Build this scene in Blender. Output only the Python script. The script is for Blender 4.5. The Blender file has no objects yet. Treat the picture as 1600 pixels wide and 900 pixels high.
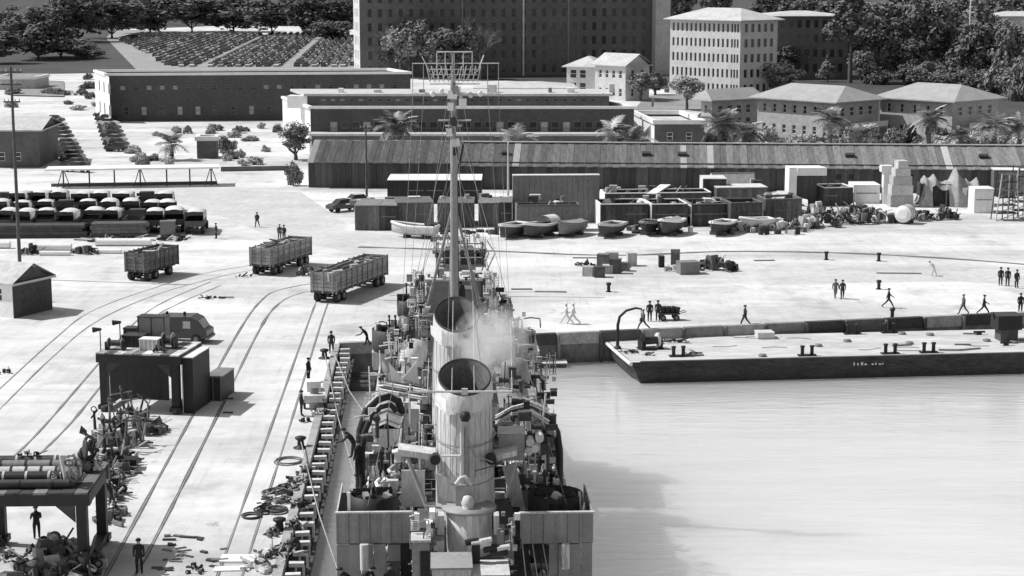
import bpy, math, random
from mathutils import Vector, Matrix, Euler, noise as mnoise
random.seed(7)
scene = bpy.context.scene
COL = scene.collection
R = math.radians
# ------------------------------------------------------------------ camera, sky, sun, exposure
F_PX, CAM_Z = 2850.0, 30.0
PITCH = math.atan(491.0 / F_PX)
cam_data = bpy.data.cameras.new('camera')
cam = bpy.data.objects.new('camera', cam_data); COL.objects.link(cam)
cam.location = (0, 0, CAM_Z)
cam.rotation_euler = (math.pi / 2 - PITCH, 0, 0)
cam_data.sensor_width = 36.0
cam_data.lens = 36.0 * F_PX / 1600.0
cam_data.clip_start = 1.0
cam_data.clip_end = 12000.0
scene.camera = cam

SUN_EL, SUN_AZ = 50.0, 11.0          # elevation; light travels to the right and a little towards the camera
LD = Vector((math.cos(R(SUN_AZ)) * math.cos(R(SUN_EL)), -math.sin(R(SUN_AZ)) * math.cos(R(SUN_EL)), -math.sin(R(SUN_EL))))
world = bpy.data.worlds.new('World'); scene.world = world
world.use_nodes = True
wn = world.node_tree.nodes; wl = world.node_tree.links
bg = wn['Background']
sky = wn.new('ShaderNodeTexSky'); sky.sky_type = 'NISHITA'; sky.sun_disc = False
sky.sun_elevation = R(SUN_EL); sky.sun_rotation = R(SUN_AZ - 90.0)
bw = wn.new('ShaderNodeRGBToBW')                 # the picture is a black and white one
wl.new(sky.outputs['Color'], bw.inputs['Color']); wl.new(bw.outputs['Val'], bg.inputs['Color'])
bg.inputs['Strength'].default_value = 0.13
sun_data = bpy.data.lights.new('sun', 'SUN'); sun_data.energy = 4.3; sun_data.angle = R(0.55)
sun = bpy.data.objects.new('sun', sun_data); COL.objects.link(sun)
sun.location = (-60, 40, 120)
sun.rotation_euler = LD.to_track_quat('-Z', 'Y').to_euler()
scene.view_settings.view_transform = 'Standard'
scene.view_settings.look = 'None'
scene.view_settings.gamma = 1.0
scene.view_settings.use_curve_mapping = False
scene.view_settings.exposure = 0.07
scene.cycles.max_bounces = 5
scene.cycles.transparent_max_bounces = 6
scene.cycles.volume_bounces = 1
scene.cycles.use_denoising = True

# ------------------------------------------------------------------ pixel of the photograph -> point of the place
CP, SP = math.cos(PITCH), math.sin(PITCH)
def ray(px, py):
    dx, dy = (px - 800.0) / F_PX, (450.0 - py) / F_PX
    return Vector((dx, CP + dy * SP, -SP + dy * CP))
def at(px, py, z=0.0):
    d = ray(px, py); t = (z - CAM_Z) / d.z
    return Vector((d.x * t, d.y * t, z))
def at_y(px, py, Y):
    d = ray(px, py); t = Y / d.y
    return Vector((d.x * t, Y, CAM_Z + d.z * t))
def top_z(px, py_base, py_top):
    p = at(px, py_base); return at_y(px, py_top, p.y).z
def mpp(py):                                      # metres per photograph pixel at ground row py
    return at(801, py).x - at(800, py).x

# ------------------------------------------------------------------ materials (grey, procedural)
MATS = {}
def mat(name, v, rough=0.8, var=0.25, scale=0.6, stretch=(1, 1, 1), metal=0.0, bump=0.0, fine=6.0, spec=0.3, rnd=0.0):
    if name in MATS: return MATS[name]
    m = bpy.data.materials.new(name); m.use_nodes = True
    n, l = m.node_tree.nodes, m.node_tree.links
    b = n['Principled BSDF']
    geo = n.new('ShaderNodeNewGeometry'); mp = n.new('ShaderNodeMapping'); mp.inputs['Scale'].default_value = stretch
    l.new(geo.outputs['Position'], mp.inputs['Vector'])
    a = n.new('ShaderNodeTexNoise'); a.inputs['Scale'].default_value = scale; a.inputs['Detail'].default_value = 5; a.inputs['Roughness'].default_value = 0.62
    c = n.new('ShaderNodeTexNoise'); c.inputs['Scale'].default_value = scale * fine; c.inputs['Detail'].default_value = 4
    l.new(mp.outputs['Vector'], a.inputs['Vector']); l.new(mp.outputs['Vector'], c.inputs['Vector'])
    mx = n.new('ShaderNodeMath'); mx.operation = 'ADD'; l.new(a.outputs['Fac'], mx.inputs[0]); l.new(c.outputs['Fac'], mx.inputs[1])
    mr = n.new('ShaderNodeMapRange'); mr.inputs['From Min'].default_value = 0.65; mr.inputs['From Max'].default_value = 1.35
    mr.inputs['To Min'].default_value = v * (1 - var); mr.inputs['To Max'].default_value = min(0.95, v * (1 + var))
    l.new(mx.outputs[0], mr.inputs['Value'])
    out = mr.outputs['Result']
    if rnd:
        oi = n.new('ShaderNodeObjectInfo'); r2 = n.new('ShaderNodeMapRange')
        r2.inputs['To Min'].default_value = 1 - rnd; r2.inputs['To Max'].default_value = 1 + rnd
        l.new(oi.outputs['Random'], r2.inputs['Value'])
        mu = n.new('ShaderNodeMath'); mu.operation = 'MULTIPLY'; l.new(out, mu.inputs[0]); l.new(r2.outputs['Result'], mu.inputs[1]); out = mu.outputs[0]
    l.new(out, b.inputs['Base Color'])
    b.inputs['Roughness'].default_value = rough; b.inputs['Metallic'].default_value = metal
    b.inputs['Specular IOR Level'].default_value = spec
    if bump:
        bp = n.new('ShaderNodeBump'); bp.inputs['Strength'].default_value = bump; bp.inputs['Distance'].default_value = 0.05
        l.new(c.outputs['Fac'], bp.inputs['Height']); l.new(bp.outputs['Normal'], b.inputs['Normal'])
    MATS[name] = m
    return m
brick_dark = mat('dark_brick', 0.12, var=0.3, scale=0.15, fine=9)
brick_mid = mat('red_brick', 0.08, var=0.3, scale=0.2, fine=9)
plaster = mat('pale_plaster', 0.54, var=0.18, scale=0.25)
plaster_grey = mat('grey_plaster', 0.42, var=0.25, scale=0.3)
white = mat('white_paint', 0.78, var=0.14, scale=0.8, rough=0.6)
offwhite = mat('weathered_white_paint', 0.6, var=0.28, scale=0.9)
glass_dark = mat('dark_window_glass', 0.03, rough=0.12, var=0.3, spec=0.5)
glass_pale = mat('window_blind', 0.4, rough=0.5, var=0.3)
roof_pale = mat('pale_felt_roof', 0.50, var=0.24, scale=0.3)
hip_roof = mat('slate_grey_roof', 0.36, var=0.2, scale=0.5, stretch=(1, 1, 1))
roof_mid = mat('grey_felt_roof', 0.42, var=0.2, scale=0.35)
roof_sheet = mat('weathered_roof_sheet', 0.23, var=0.4, scale=0.8, stretch=(3, .15, 1), rnd=0.24)
roof_sheet_new = mat('bright_roof_sheet', 0.52, var=0.1)
board_dark = mat('dark_weathered_boards', 0.08, var=0.45, scale=0.9, stretch=(2.2, 2.2, 0.15), rnd=0.35)
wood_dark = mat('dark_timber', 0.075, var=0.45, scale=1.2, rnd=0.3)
wood_mid = mat('brown_timber', 0.17, var=0.4, scale=1.5, rnd=0.3)
wood_pale = mat('bare_timber', 0.42, var=0.3, scale=1.5, rnd=0.2)
steel_dark = mat('dark_steel', 0.055, rough=0.6, var=0.45, scale=1.2)
steel_black = mat('black_steel', 0.025, rough=0.55, var=0.4, scale=1.5)
steel_mid = mat('grey_painted_steel', 0.20, rough=0.6, var=0.25, scale=0.9)
steel_pale = mat('pale_painted_steel', 0.5, rough=0.6, var=0.25, scale=1.0)
rust = mat('rusty_steel', 0.12, var=0.5, scale=1.6, rnd=0.3)
ship_grey = mat('ship_grey_paint', 0.30, rough=0.55, var=0.2, scale=0.7, bump=0.15)
ship_pale = mat('ship_pale_paint', 0.56, rough=0.55, var=0.34, scale=1.3, stretch=(1.2, 1.2, .22), bump=0.15)
ship_dark = mat('ship_deck_paint', 0.09, rough=0.7, var=0.4, scale=1.1)
soot = mat('funnel_soot', 0.035, var=0.5, scale=1.0)
soot_pale = mat('funnel_inner_plate', 0.16, var=0.4, scale=1.0)
canvas = mat('pale_canvas', 0.62, var=0.2, scale=0.9, bump=0.3)
canvas_grey = mat('grey_canvas', 0.33, var=0.35, scale=0.5, bump=0.3)
rubber = mat('black_rubber', 0.03, var=0.3)
cloth_dark = mat('dark_clothes', 0.03, var=0.3, rough=0.9, rnd=0.5)
cloth_grey = mat('grey_clothes', 0.13, var=0.3, rough=0.9, rnd=0.4)
cloth_white = mat('white_clothes', 0.62, var=0.2, rough=0.9)
skin = mat('skin', 0.36, var=0.1)
leaf_dark = mat('dark_leaves', 0.135, var=0.7, scale=0.25, fine=5, rnd=0.25)
leaf_mid = mat('leaves', 0.20, var=0.6, scale=0.3, fine=5, rnd=0.3)
leaf_pale = mat('pale_leaves', 0.40, var=0.5, scale=0.4, fine=5, rnd=0.25)
bark = mat('bark', 0.09, var=0.4, scale=2)
bark_pale = mat('pale_bark', 0.20, var=0.4, scale=2)
lamp_white = mat('enamel', 0.75, var=0.05, rough=0.3)
car_dark = mat('dark_car_paint', 0.05, rough=0.3, var=0.2, spec=0.5, rnd=0.6)
car_pale = mat('pale_car_paint', 0.45, rough=0.3, var=0.15, spec=0.5, rnd=0.4)
truck_paint = mat('drab_truck_paint', 0.10, var=0.3, scale=1.2, rnd=0.2)

# ------------------------------------------------------------------ mesh builder
class MB:
    def __init__(s):
        s.v, s.f, s.m, s.s, s.M, s.cur = [], [], [], [], None, 0
    def add(s, vs, fs, smooth=False):
        o = len(s.v)
        if s.M is not None: vs = [s.M @ Vector(p) for p in vs]
        s.v.extend([tuple(p) for p in vs])
        for q in fs:
            s.f.append([i + o for i in q]); s.m.append(s.cur); s.s.append(smooth)
        return s
    def box(s, x0, x1, y0, y1, z0, z1):
        return s.add([(x0, y0, z0), (x1, y0, z0), (x1, y1, z0), (x0, y1, z0), (x0, y0, z1), (x1, y0, z1), (x1, y1, z1), (x0, y1, z1)],
                     [(0, 3, 2, 1), (4, 5, 6, 7), (0, 1, 5, 4), (1, 2, 6, 5), (2, 3, 7, 6), (3, 0, 4, 7)])
    def rbox(s, c, size, rot=(0, 0, 0)):
        mm = Matrix.Translation(c) @ Euler(rot).to_matrix().to_4x4()
        x, y, z = size[0] / 2, size[1] / 2, size[2] / 2
        vs = [mm @ Vector(p) for p in [(-x, -y, -z), (x, -y, -z), (x, y, -z), (-x, y, -z), (-x, -y, z), (x, -y, z), (x, y, z), (-x, y, z)]]
        return s.add(vs, [(0, 3, 2, 1), (4, 5, 6, 7), (0, 1, 5, 4), (1, 2, 6, 5), (2, 3, 7, 6), (3, 0, 4, 7)])
    def poly(s, pts): return s.add(pts, [list(range(len(pts)))])
    def prism(s, pts, z0, z1):
        n = len(pts)
        vs = [(p[0], p[1], z0) for p in pts] + [(p[0], p[1], z1) for p in pts]
        return s.add(vs, [list(range(n))[::-1], list(range(n, 2 * n))] + [(i, (i + 1) % n, n + (i + 1) % n, n + i) for i in range(n)])
    def tube(s, pts, r, n=7, cap=True):
        pts = [Vector(p) for p in pts]; k = len(pts)
        rs = r if isinstance(r, (list, tuple)) else [r] * k
        vs = []; up = None
        for i, p in enumerate(pts):
            t = (pts[min(i + 1, k - 1)] - pts[max(i - 1, 0)]).normalized()
            if up is None: up = Vector((0, 0, 1)) if abs(t.z) < 0.9 else Vector((1, 0, 0))
            a = t.cross(up)
            if a.length < 1e-4: a = t.cross(Vector((0, 1, 0.3)))
            a.normalize(); b = a.cross(t).normalized(); up = b
            for j in range(n):
                an = 2 * math.pi * j / n
                vs.append(p + (a * math.cos(an) + b * math.sin(an)) * rs[i])
        fs = [(i * n + j, (i + 1) * n + j, (i + 1) * n + (j + 1) % n, i * n + (j + 1) % n) for i in range(k - 1) for j in range(n)]
        s.add(vs, fs, True)
        if cap:
            o = [list(range(n)), [(k - 1) * n + j for j in range(n)][::-1]]
            s.add(vs, o)
        return s
    def lathe(s, prof, n=20, c=(0, 0, 0), sx=1.0, sy=1.0, smooth=True, a0=0.0, a1=2 * math.pi):
        full = abs(a1 - a0 - 2 * math.pi) < 1e-6
        k = n if full else n + 1
        vs = []
        for r, z in prof:
            for j in range(k):
                a = a0 + (a1 - a0) * j / n
                vs.append((c[0] + r * sx * math.cos(a), c[1] + r * sy * math.sin(a), c[2] + z))
        fs = []
        for i in range(len(prof) - 1):
            for j in range(n):
                j2 = (j + 1) % k
                fs.append((i * k + j, i * k + j2, (i + 1) * k + j2, (i + 1) * k + j))
        s.add(vs, fs, smooth)
        return s
    def cyl(s, p0, p1, r, n=12): return s.tube([p0, p1], r, n)
    def build(s, name, m, parent=None, loc=None, rot=None):
        me = bpy.data.meshes.new(name)
        me.from_pydata(s.v, [], s.f)
        ms = m if isinstance(m, (list, tuple)) else [m]
        for x in ms: me.materials.append(x)
        me.polygons.foreach_set('use_smooth', s.s)
        if len(ms) > 1: me.polygons.foreach_set('material_index', s.m)
        me.update()
        return put(name, me, parent, loc, rot)
def put(name, me, parent=None, loc=None, rot=None):
    o = bpy.data.objects.new(name, me); COL.objects.link(o)
    if parent is not None: o.parent = parent
    if loc is not None: o.location = loc
    if rot is not None: o.rotation_euler = rot
    return o
def tag(o, label=None, cat=None, group=None, kind=None):
    if label: o['label'] = label
    if cat: o['category'] = cat
    if group: o['group'] = group
    if kind: o['kind'] = kind
    return o
def thing(name, label, cat, loc=(0, 0, 0), rz=0.0, group=None):
    o = bpy.data.objects.new(name, None); COL.objects.link(o)
    o.empty_display_size = 0.3
    o.location = loc; o.rotation_euler = (0, 0, rz)
    return tag(o, label, cat, group)
def copy_tree(o, parent=None):
    c = o.copy(); COL.objects.link(c)
    if parent is not None: c.parent = parent
    for ch in list(o.children): copy_tree(ch, c)
    return c
def dup(o, loc, rz, label, group=None, s=1.0):
    c = copy_tree(o); c.location = loc; c.rotation_euler = (0, 0, rz); c.scale = (s, s, s)
    c['label'] = label
    if group: c['group'] = group
    return c

# ------------------------------------------------------------------ pier frame: u to the right, v away along the quay
PA = R(2.455)
PU = Vector((math.cos(PA), math.sin(PA), 0)); PV = Vector((-math.sin(PA), math.cos(PA), 0))
def pv(u, v, z=0.0): return PU * u + PV * v + Vector((0, 0, z))
def to_uv(p): return p.dot(PU), p.dot(PV)
WATER_Z = -2.4
# ================================================================== THE SETTING
Q_U = to_uv(at(496, 675))[0]                       # quay edge beside the ship
bl = at(524, 540); br = at(1600, 491.5)            # edge of the back quay
bdir = (br - bl); bdir.z = 0; bdir.normalize()
bang = math.atan2(bdir.y, bdir.x)
corner_v = to_uv(bl)[1]
corner = pv(Q_U, corner_v)
far_r = corner + bdir * 700.0

def node_mat(name):
    m = bpy.data.materials.new(name); m.use_nodes = True
    return m, m.node_tree.nodes, m.node_tree.links, m.node_tree.nodes['Principled BSDF']
# yard paving: pale concrete and packed dust, long drags of tyres, oil patches
gm, n, l, b = node_mat('yard_paving')
geo = n.new('ShaderNodeNewGeometry')
def nz(scale, stretch=(1, 1, 1), det=6, rot=0.0, rough=0.6, dist=0.0):
    mp = n.new('ShaderNodeMapping'); mp.inputs['Scale'].default_value = stretch; mp.inputs['Rotation'].default_value = (0, 0, rot)
    l.new(geo.outputs['Position'], mp.inputs['Vector'])
    t = n.new('ShaderNodeTexNoise'); t.inputs['Scale'].default_value = scale; t.inputs['Detail'].default_value = det; t.inputs['Roughness'].default_value = rough
    t.inputs['Distortion'].default_value = dist
    l.new(mp.outputs['Vector'], t.inputs['Vector']); return t.outputs['Fac']
def mrange(x, a, c, d, e):
    r = n.new('ShaderNodeMapRange'); r.inputs['From Min'].default_value = a; r.inputs['From Max'].default_value = c
    r.inputs['To Min'].default_value = d; r.inputs['To Max'].default_value = e; l.new(x, r.inputs['Value']); return r.outputs['Result']
def op(o, x, y):
    r = n.new('ShaderNodeMath'); r.operation = o
    for i, q in enumerate((x, y)):
        if isinstance(q, (int, float)): r.inputs[i].default_value = q
        else: l.new(q, r.inputs[i])
    return r.outputs[0]
g1 = mrange(nz(0.05, det=7), 0.35, 0.65, 0.56, 0.77)
g2 = mrange(nz(0.045, (0.35, 3.0, 1), rot=R(6), dist=0.6), 0.45, 0.70, 1.0, 0.72)    # tyre drags along the road
g3 = mrange(nz(0.5, det=8, rough=0.7), 0.3, 0.75, 1.08, 0.80)
g4 = mrange(nz(0.16, det=5), 0.56, 0.70, 1.0, 0.72)                                   # patches
g5 = mrange(nz(0.8, (3, 0.12, 1), rot=R(2.4)), 0.52, 0.72, 1.0, 0.89)
g6 = mrange(nz(0.35, (1, 1, 1), det=9, rough=0.75, dist=0.8), 0.62, 0.69, 1.0, 0.62)          # spills and worn spots
g7 = mrange(nz(1.1, (1, 0.09, 1), rot=R(38), dist=0.25), 0.60, 0.72, 1.0, 0.88)             # tyre marks on the skew
l.new(op('MULTIPLY', op('MULTIPLY', op('MULTIPLY', g1, g2), op('MULTIPLY', g3, g4)), op('MULTIPLY', g5, op('MULTIPLY', g6, g7))), b.inputs['Base Color'])
b.inputs['Roughness'].default_value = 0.85; b.inputs['Specular IOR Level'].default_value = 0.2
bp = n.new('ShaderNodeBump'); bp.inputs['Strength'].default_value = 0.25; bp.inputs['Distance'].default_value = 0.06
l.new(nz(1.5, det=8), bp.inputs['Height']); l.new(bp.outputs['Normal'], b.inputs['Normal'])
yard_paving = gm

BIG = 9000.0
g = MB()
cl = pv(Q_U, -120)
pts = [(-BIG, cl.y), (cl.x, cl.y), (corner.x, corner.y), (far_r.x, far_r.y), (far_r.x + BIG, far_r.y), (far_r.x + BIG, BIG), (-BIG, BIG)]
g.add([(x, y, 0) for x, y in pts], [[0, 1, 2, 6], [2, 3, 5, 6], [3, 4, 5]])
tag(g.build('ground', yard_paving), kind='structure')

# water: milky, with low wind ripples
wm, n, l, b = node_mat('harbour_water')
geo = n.new('ShaderNodeNewGeometry')
wcol = mrange(nz(0.03, (0.6, 2.0, 1), rot=R(-4)), 0.3, 0.7, 0.70, 0.84)
wst = mrange(nz(0.10, (0.25, 2.4, 1), det=6, rot=R(-3), dist=0.7), 0.52, 0.72, 1.0, 0.92)      # silt streaks that also paint ripple tones into the colour
ws2 = mrange(nz(0.7, (0.22, 2.0, 1), det=5, rot=R(4), dist=0.9), 0.35, 0.65, 0.95, 1.03)  # finer colour streaks standing in for the sheen of ripples
wcol = op('MULTIPLY', op('MULTIPLY', wcol, wst), ws2)
b.inputs['Coat Weight'].default_value = 1.0; b.inputs['Coat Roughness'].default_value = 0.03; b.inputs['Coat IOR'].default_value = 1.33
l.new(wcol, b.inputs['Base Color'])
b.inputs['Subsurface Weight'].default_value = 0.8; b.inputs['Subsurface Radius'].default_value = (1, 1, 1); b.inputs['Subsurface Scale'].default_value = 30.0   # milky silt laden water
b.inputs['Roughness'].default_value = 0.10; b.inputs['IOR'].default_value = 1.33; b.inputs['Specular IOR Level'].default_value = 1.0
h = op('ADD', op('MULTIPLY', nz(0.35, (0.35, 1.6, 1), det=4, rot=R(-5), dist=0.5), 1.0), op('MULTIPLY', nz(1.1, (0.45, 1.5, 1), det=5, rot=R(8), dist=.4), 0.8))
bp = n.new('ShaderNodeBump'); bp.inputs['Strength'].default_value = 0.5; bp.inputs['Distance'].default_value = 0.085
l.new(h, bp.inputs['Height']); l.new(bp.outputs['Normal'], b.inputs['Normal']); l.new(bp.outputs['Normal'], b.inputs['Coat Normal'])
w = MB()
w.add([(-200, -400, WATER_Z), (2500, -400, WATER_Z), (2500, 700, WATER_Z), (-200, 700, WATER_Z)], [(0, 1, 2, 3)])
tag(w.build('water', wm), kind='structure')

# ---- quay walls
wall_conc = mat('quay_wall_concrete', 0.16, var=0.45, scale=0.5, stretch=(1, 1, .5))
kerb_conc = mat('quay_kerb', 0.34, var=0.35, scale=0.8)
qt = thing('quay_wall', 'dark concrete quay wall between the pier and the moored warship', 'quay wall', pv(Q_U, corner_v - 60, WATER_Z), PA)
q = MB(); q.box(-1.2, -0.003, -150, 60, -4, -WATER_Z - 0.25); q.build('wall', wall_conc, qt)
q = MB()
for i in range(42): q.box(-0.45, 0.06, -150 + i * 5, -150 + i * 5 + 4.96, -WATER_Z - 0.25, -WATER_Z + 0.16)
o = q.build('coping', kerb_conc, qt); o['kind'] = 'stuff'
bt = thing('quay_wall', 'dark concrete quay wall running behind the moored barge', 'quay wall', corner + Vector((0, 0, WATER_Z)), bang)
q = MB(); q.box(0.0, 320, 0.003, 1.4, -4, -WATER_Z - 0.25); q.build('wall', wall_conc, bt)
for i in range(46):
    x = i * 3.7
    p = MB(); p.box(x, x + 3.55, -0.12, 0.45, -WATER_Z - 0.75, -WATER_Z + 0.22); p.build('coping_panel', [kerb_conc, wood_mid, wood_dark][(i * 7 + i // 3) % 3], bt)
    if i < 16 or i % 2 == 0:
        p = MB(); p.box(x - 0.12, x + 0.12, -0.34, -0.123, -2.5, -WATER_Z + 0.12); p.build('fender_post', [wood_dark, wood_mid][i % 2], bt)

# fender piles with pale heads along the ship's berth
pm = MB(); pm.tube([(0, 0, -5), (0, 0, 2.35)], [0.2, 0.19], 9)
pile_me = pm.build('fender_pile', wood_dark); pile_me['category'] = 'fender pile'
hm = MB(); hm.box(-0.55, 0.22, -0.19, 0.19, 2.352, 2.56); hm.box(-0.24, 0.26, -0.12, 0.12, 1.7, 2.35)
pile_head = hm.build('pile_head', offwhite, pile_me)
nb = 0
for i in range(46):
    v = 66 + i * 1.75
    o = pile_me if i == 0 else copy_tree(pile_me)
    o.location = pv(Q_U + 0.82 + random.uniform(-.05, .05), v, WATER_Z); o.rotation_euler = (random.uniform(-.02, .02), random.uniform(-.03, .03), PA + random.uniform(-.12, .12))
    tag(o, 'dark timber fender pile with pale square head along the warship quay', 'fender pile', 'fender piles along the quay beside the warship')
fb = thing('fender_boarding', 'dark timber boarding hung along the quay face beside the warship', 'fender', pv(Q_U, 66, WATER_Z), PA)
for i in range(27):
    q = MB(); q.box(.06, .6, i * 3.0, i * 3.0 + 2.9, -.4, 1.75); q.build('board', wood_dark, fb)
sr = MB(); sr.box(-0.1, 0.1, 0, 82, 0.0, 0.25)
tag(sr.build('waling_timber', wood_dark, None, pv(Q_U + 1.12, 65, WATER_Z + 1.1), (0, 0, PA)), 'long dark waling timber bolted across the fender piles', 'timber')
# curved rub rail and mooring lines come with the ship

# ---- railway tracks sunk in the paving
groove = mat('rail_groove', 0.13, var=0.5, scale=0.6)
railtop = mat('worn_rail_head', 0.30, var=0.3, rough=0.4)
def track(label, lines, wd=0.16):
    t = thing('railway_track', label, 'railway track', at(*lines[0][0]))
    for pts in lines:
        P = [at(*p) for p in pts]
        # resample smoothly
        Q = []
        for i in range(len(P) - 1):
            p0 = P[max(i - 1, 0)]; p1 = P[i]; p2 = P[i + 1]; p3 = P[min(i + 2, len(P) - 1)]
            for k in range(8):
                s = k / 8.0
                Q.append(0.5 * ((2 * p1) + (p2 - p0) * s + (2 * p0 - 5 * p1 + 4 * p2 - p3) * s * s + (3 * p1 - p0 - 3 * p2 + p3) * s ** 3))
        Q.append(P[-1])
        mb = MB(); vs = []; vr = []
        for i, p in enumerate(Q):
            d = (Q[min(i + 1, len(Q) - 1)] - Q[max(i - 1, 0)]).normalized(); nn = Vector((-d.y, d.x, 0))
            jit = 0.75 + 0.6 * mnoise.noise(p * 0.35)
            vs += [p - nn * wd * jit + Vector((0, 0, 0.004)), p + nn * wd * jit + Vector((0, 0, 0.004))]
            vr += [p - nn * 0.035 + Vector((0, 0, 0.02)), p + nn * 0.035 + Vector((0, 0, 0.02))]
        off = at(*lines[0][0])
        fs = [(2 * i, 2 * i + 1, 2 * i + 3, 2 * i + 2) for i in range(len(Q) - 1)]
        mb.add([v - off for v in vs], fs); g_ = mb.build('flangeway', groove, t)
        mb = MB(); mb.add([v - off for v in vr], fs); mb.build('rail', railtop, t)
    return t
track('pair of rails running away between the portal cranes and the quay', [[(100, 1010), (170, 890), (287, 675), (372, 520), (408, 470), (440, 452), (520, 438)], [(140, 1010), (228, 869), (327, 675), (402, 522), (432, 478), (470, 458), (540, 448)]], 0.15)
track('pair of rails nearest the quay edge and the warship', [[(300, 1010), (352, 867), (422, 672), (490, 482), (500, 468), (530, 452)], [(345, 1010), (389, 867), (451, 672), (508, 486), (520, 470), (550, 455)]], 0.10)
track('pair of rails curving past the boarded portal crane at the yard corner', [[(-30, 632), (0, 607), (85, 530), (140, 488), (225, 455), (330, 425), (440, 408)], [(-30, 668), (2, 637), (80, 560), (150, 503), (240, 462), (345, 432), (450, 412)]], 0.10)
track('pair of rails passing behind the nearest portal crane', [[(-20, 752), (60, 676), (150, 573), (215, 500), (260, 470), (330, 440)], [(15, 752), (97, 676), (150, 613), (232, 505), (280, 474), (345, 446)]], 0.13)
track('long single rail curving across the open yard behind the barge', [[(560, 386), (760, 392), (960, 399), (1130, 393), (1300, 395), (1450, 402), (1600, 413), (1700, 424)]], 0.6)
track('short pair of rails on the yard between the warship and the barge', [[(600, 470), (740, 464), (860, 464), (945, 465)], [(610, 462), (740, 457), (840, 456)]], 0.18)

# ---- roads, lawns and hills far back
grass_m = mat('dry_grass', 0.065, var=0.5, scale=0.05, fine=12)
grass_p = mat('bleached_grass', 0.26, var=0.4, scale=0.05, fine=12)
road_m = mat('dusty_road', 0.30, var=0.2, scale=0.05)
NSH = [0]
def sheet(name, pix, m, z=0.004, kind='structure'):
    NSH[0] += 1; z = 0.003 if m.name == 'worn_road' else 0.006 + 0.02 * NSH[0]
    mb = MB(); mb.poly([at(*p) + Vector((0, 0, z)) for p in pix]); o = mb.build(name, m); o['kind'] = kind; return o
sheet('lawn', [(1090, 232), (1640, 238), (1700, 150), (1600, 60), (1330, 60), (1200, 100), (1140, 140), (1090, 180)], grass_m)
sheet('lawn', [(990, 172), (1100, 172), (1140, 145), (1010, 150)], grass_p)
sheet('lawn', [(640, 118), (1050, 140), (1060, 40), (560, 40)], grass_m)
sheet('lawn', [(-60, 118), (214, 113), (180, 47), (-60, 42)], grass_m)
sheet('lawn', [(-200, 41), (1800, 41), (1900, 20), (-300, 20)], grass_m)
sheet('lawn', [(-300, 19), (1900, 19), (3000, -30), (-1500, -30)], grass_m)
sheet('lawn', [(1200, 99), (1330, 59), (1600, 59), (1700, 42), (1130, 42), (1140, 100)], grass_m)
sheet('road', [(205, 300), (335, 296), (470, 300), (545, 352), (690, 400), (560, 396), (430, 372), (330, 330)], mat('worn_road', .52, var=.2, scale=.2))
sheet('road', [(1180, 436), (1330, 424), (1520, 424), (1640, 434), (1640, 448), (1500, 440), (1330, 442), (1200, 446)], mat('worn_road', .52))
sheet('road', [(1040, 450), (1160, 446), (1170, 452), (1060, 458)], mat('worn_road', .52))
sheet('car_park', [(215, 112), (560, 112), (566, 60), (180, 46), (165, 60)], road_m)
sheet('road', [(20, 150), (100, 152), (100, 128), (0, 124)], grass_p)
# a low wooded hill on the skyline left of the car park
hb = MB(); vs = []; NX, NY = 40, 14
h0 = at(-120, 44); h1 = at(240, 44)
for j in range(NY + 1):
    for i in range(NX + 1):
        u, v = i / NX, j / NY
        x = (h0.x - 200) * (1 - u) + (h1.x + 40) * u; y = 1000 + 700 * v
        z = 26 * math.sin(math.pi * min(1, v * 1.0)) ** 0.8 * math.sin(math.pi * u) ** 0.7 + 3 * mnoise.noise(Vector((x, y, 0)) * 0.01) - 1.5
        vs.append((x, y, max(z, -1.0)))
hb.add(vs, [(j * (NX + 1) + i, j * (NX + 1) + i + 1, (j + 1) * (NX + 1) + i + 1, (j + 1) * (NX + 1) + i) for j in range(NY) for i in range(NX)], True)
tag(hb.build('hill', grass_m), kind='structure')
# ================================================================== BUILDINGS
def facade(mb, W, z0, z1, ops, d, X):
    """wall W wide in local x-z, outside towards -y, real openings with reveals d deep; X places it"""
    xs = sorted({0, W} | {a for o in ops for a in o[:2]}); zs = sorted({z0, z1} | {a for o in ops for a in o[2:4]})
    old = mb.M; mb.M = X if old is None else old @ X
    inside = lambda x, z: any(o[0] < x < o[1] and o[2] < z < o[3] for o in ops)
    for i in range(len(xs) - 1):
        j = 0
        while j < len(zs) - 1:
            if inside((xs[i] + xs[i + 1]) / 2, (zs[j] + zs[j + 1]) / 2): j += 1; continue
            k = j
            while k + 1 < len(zs) - 1 and not inside((xs[i] + xs[i + 1]) / 2, (zs[k + 1] + zs[k + 2]) / 2): k += 1
            mb.poly([(xs[i], 0, zs[j]), (xs[i + 1], 0, zs[j]), (xs[i + 1], 0, zs[k + 1]), (xs[i], 0, zs[k + 1])]); j = k + 1
    for o in ops:
        a, c, e, f = o[:4]
        mb.poly([(a, 0, e), (a, d, e), (a, d, f), (a, 0, f)]); mb.poly([(c, 0, e), (c, 0, f), (c, d, f), (c, d, e)])
        mb.poly([(a, 0, f), (a, d, f), (c, d, f), (c, 0, f)]); mb.poly([(a, 0, e), (c, 0, e), (c, d, e), (a, d, e)])
    mb.M = old
WIN = {}
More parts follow.
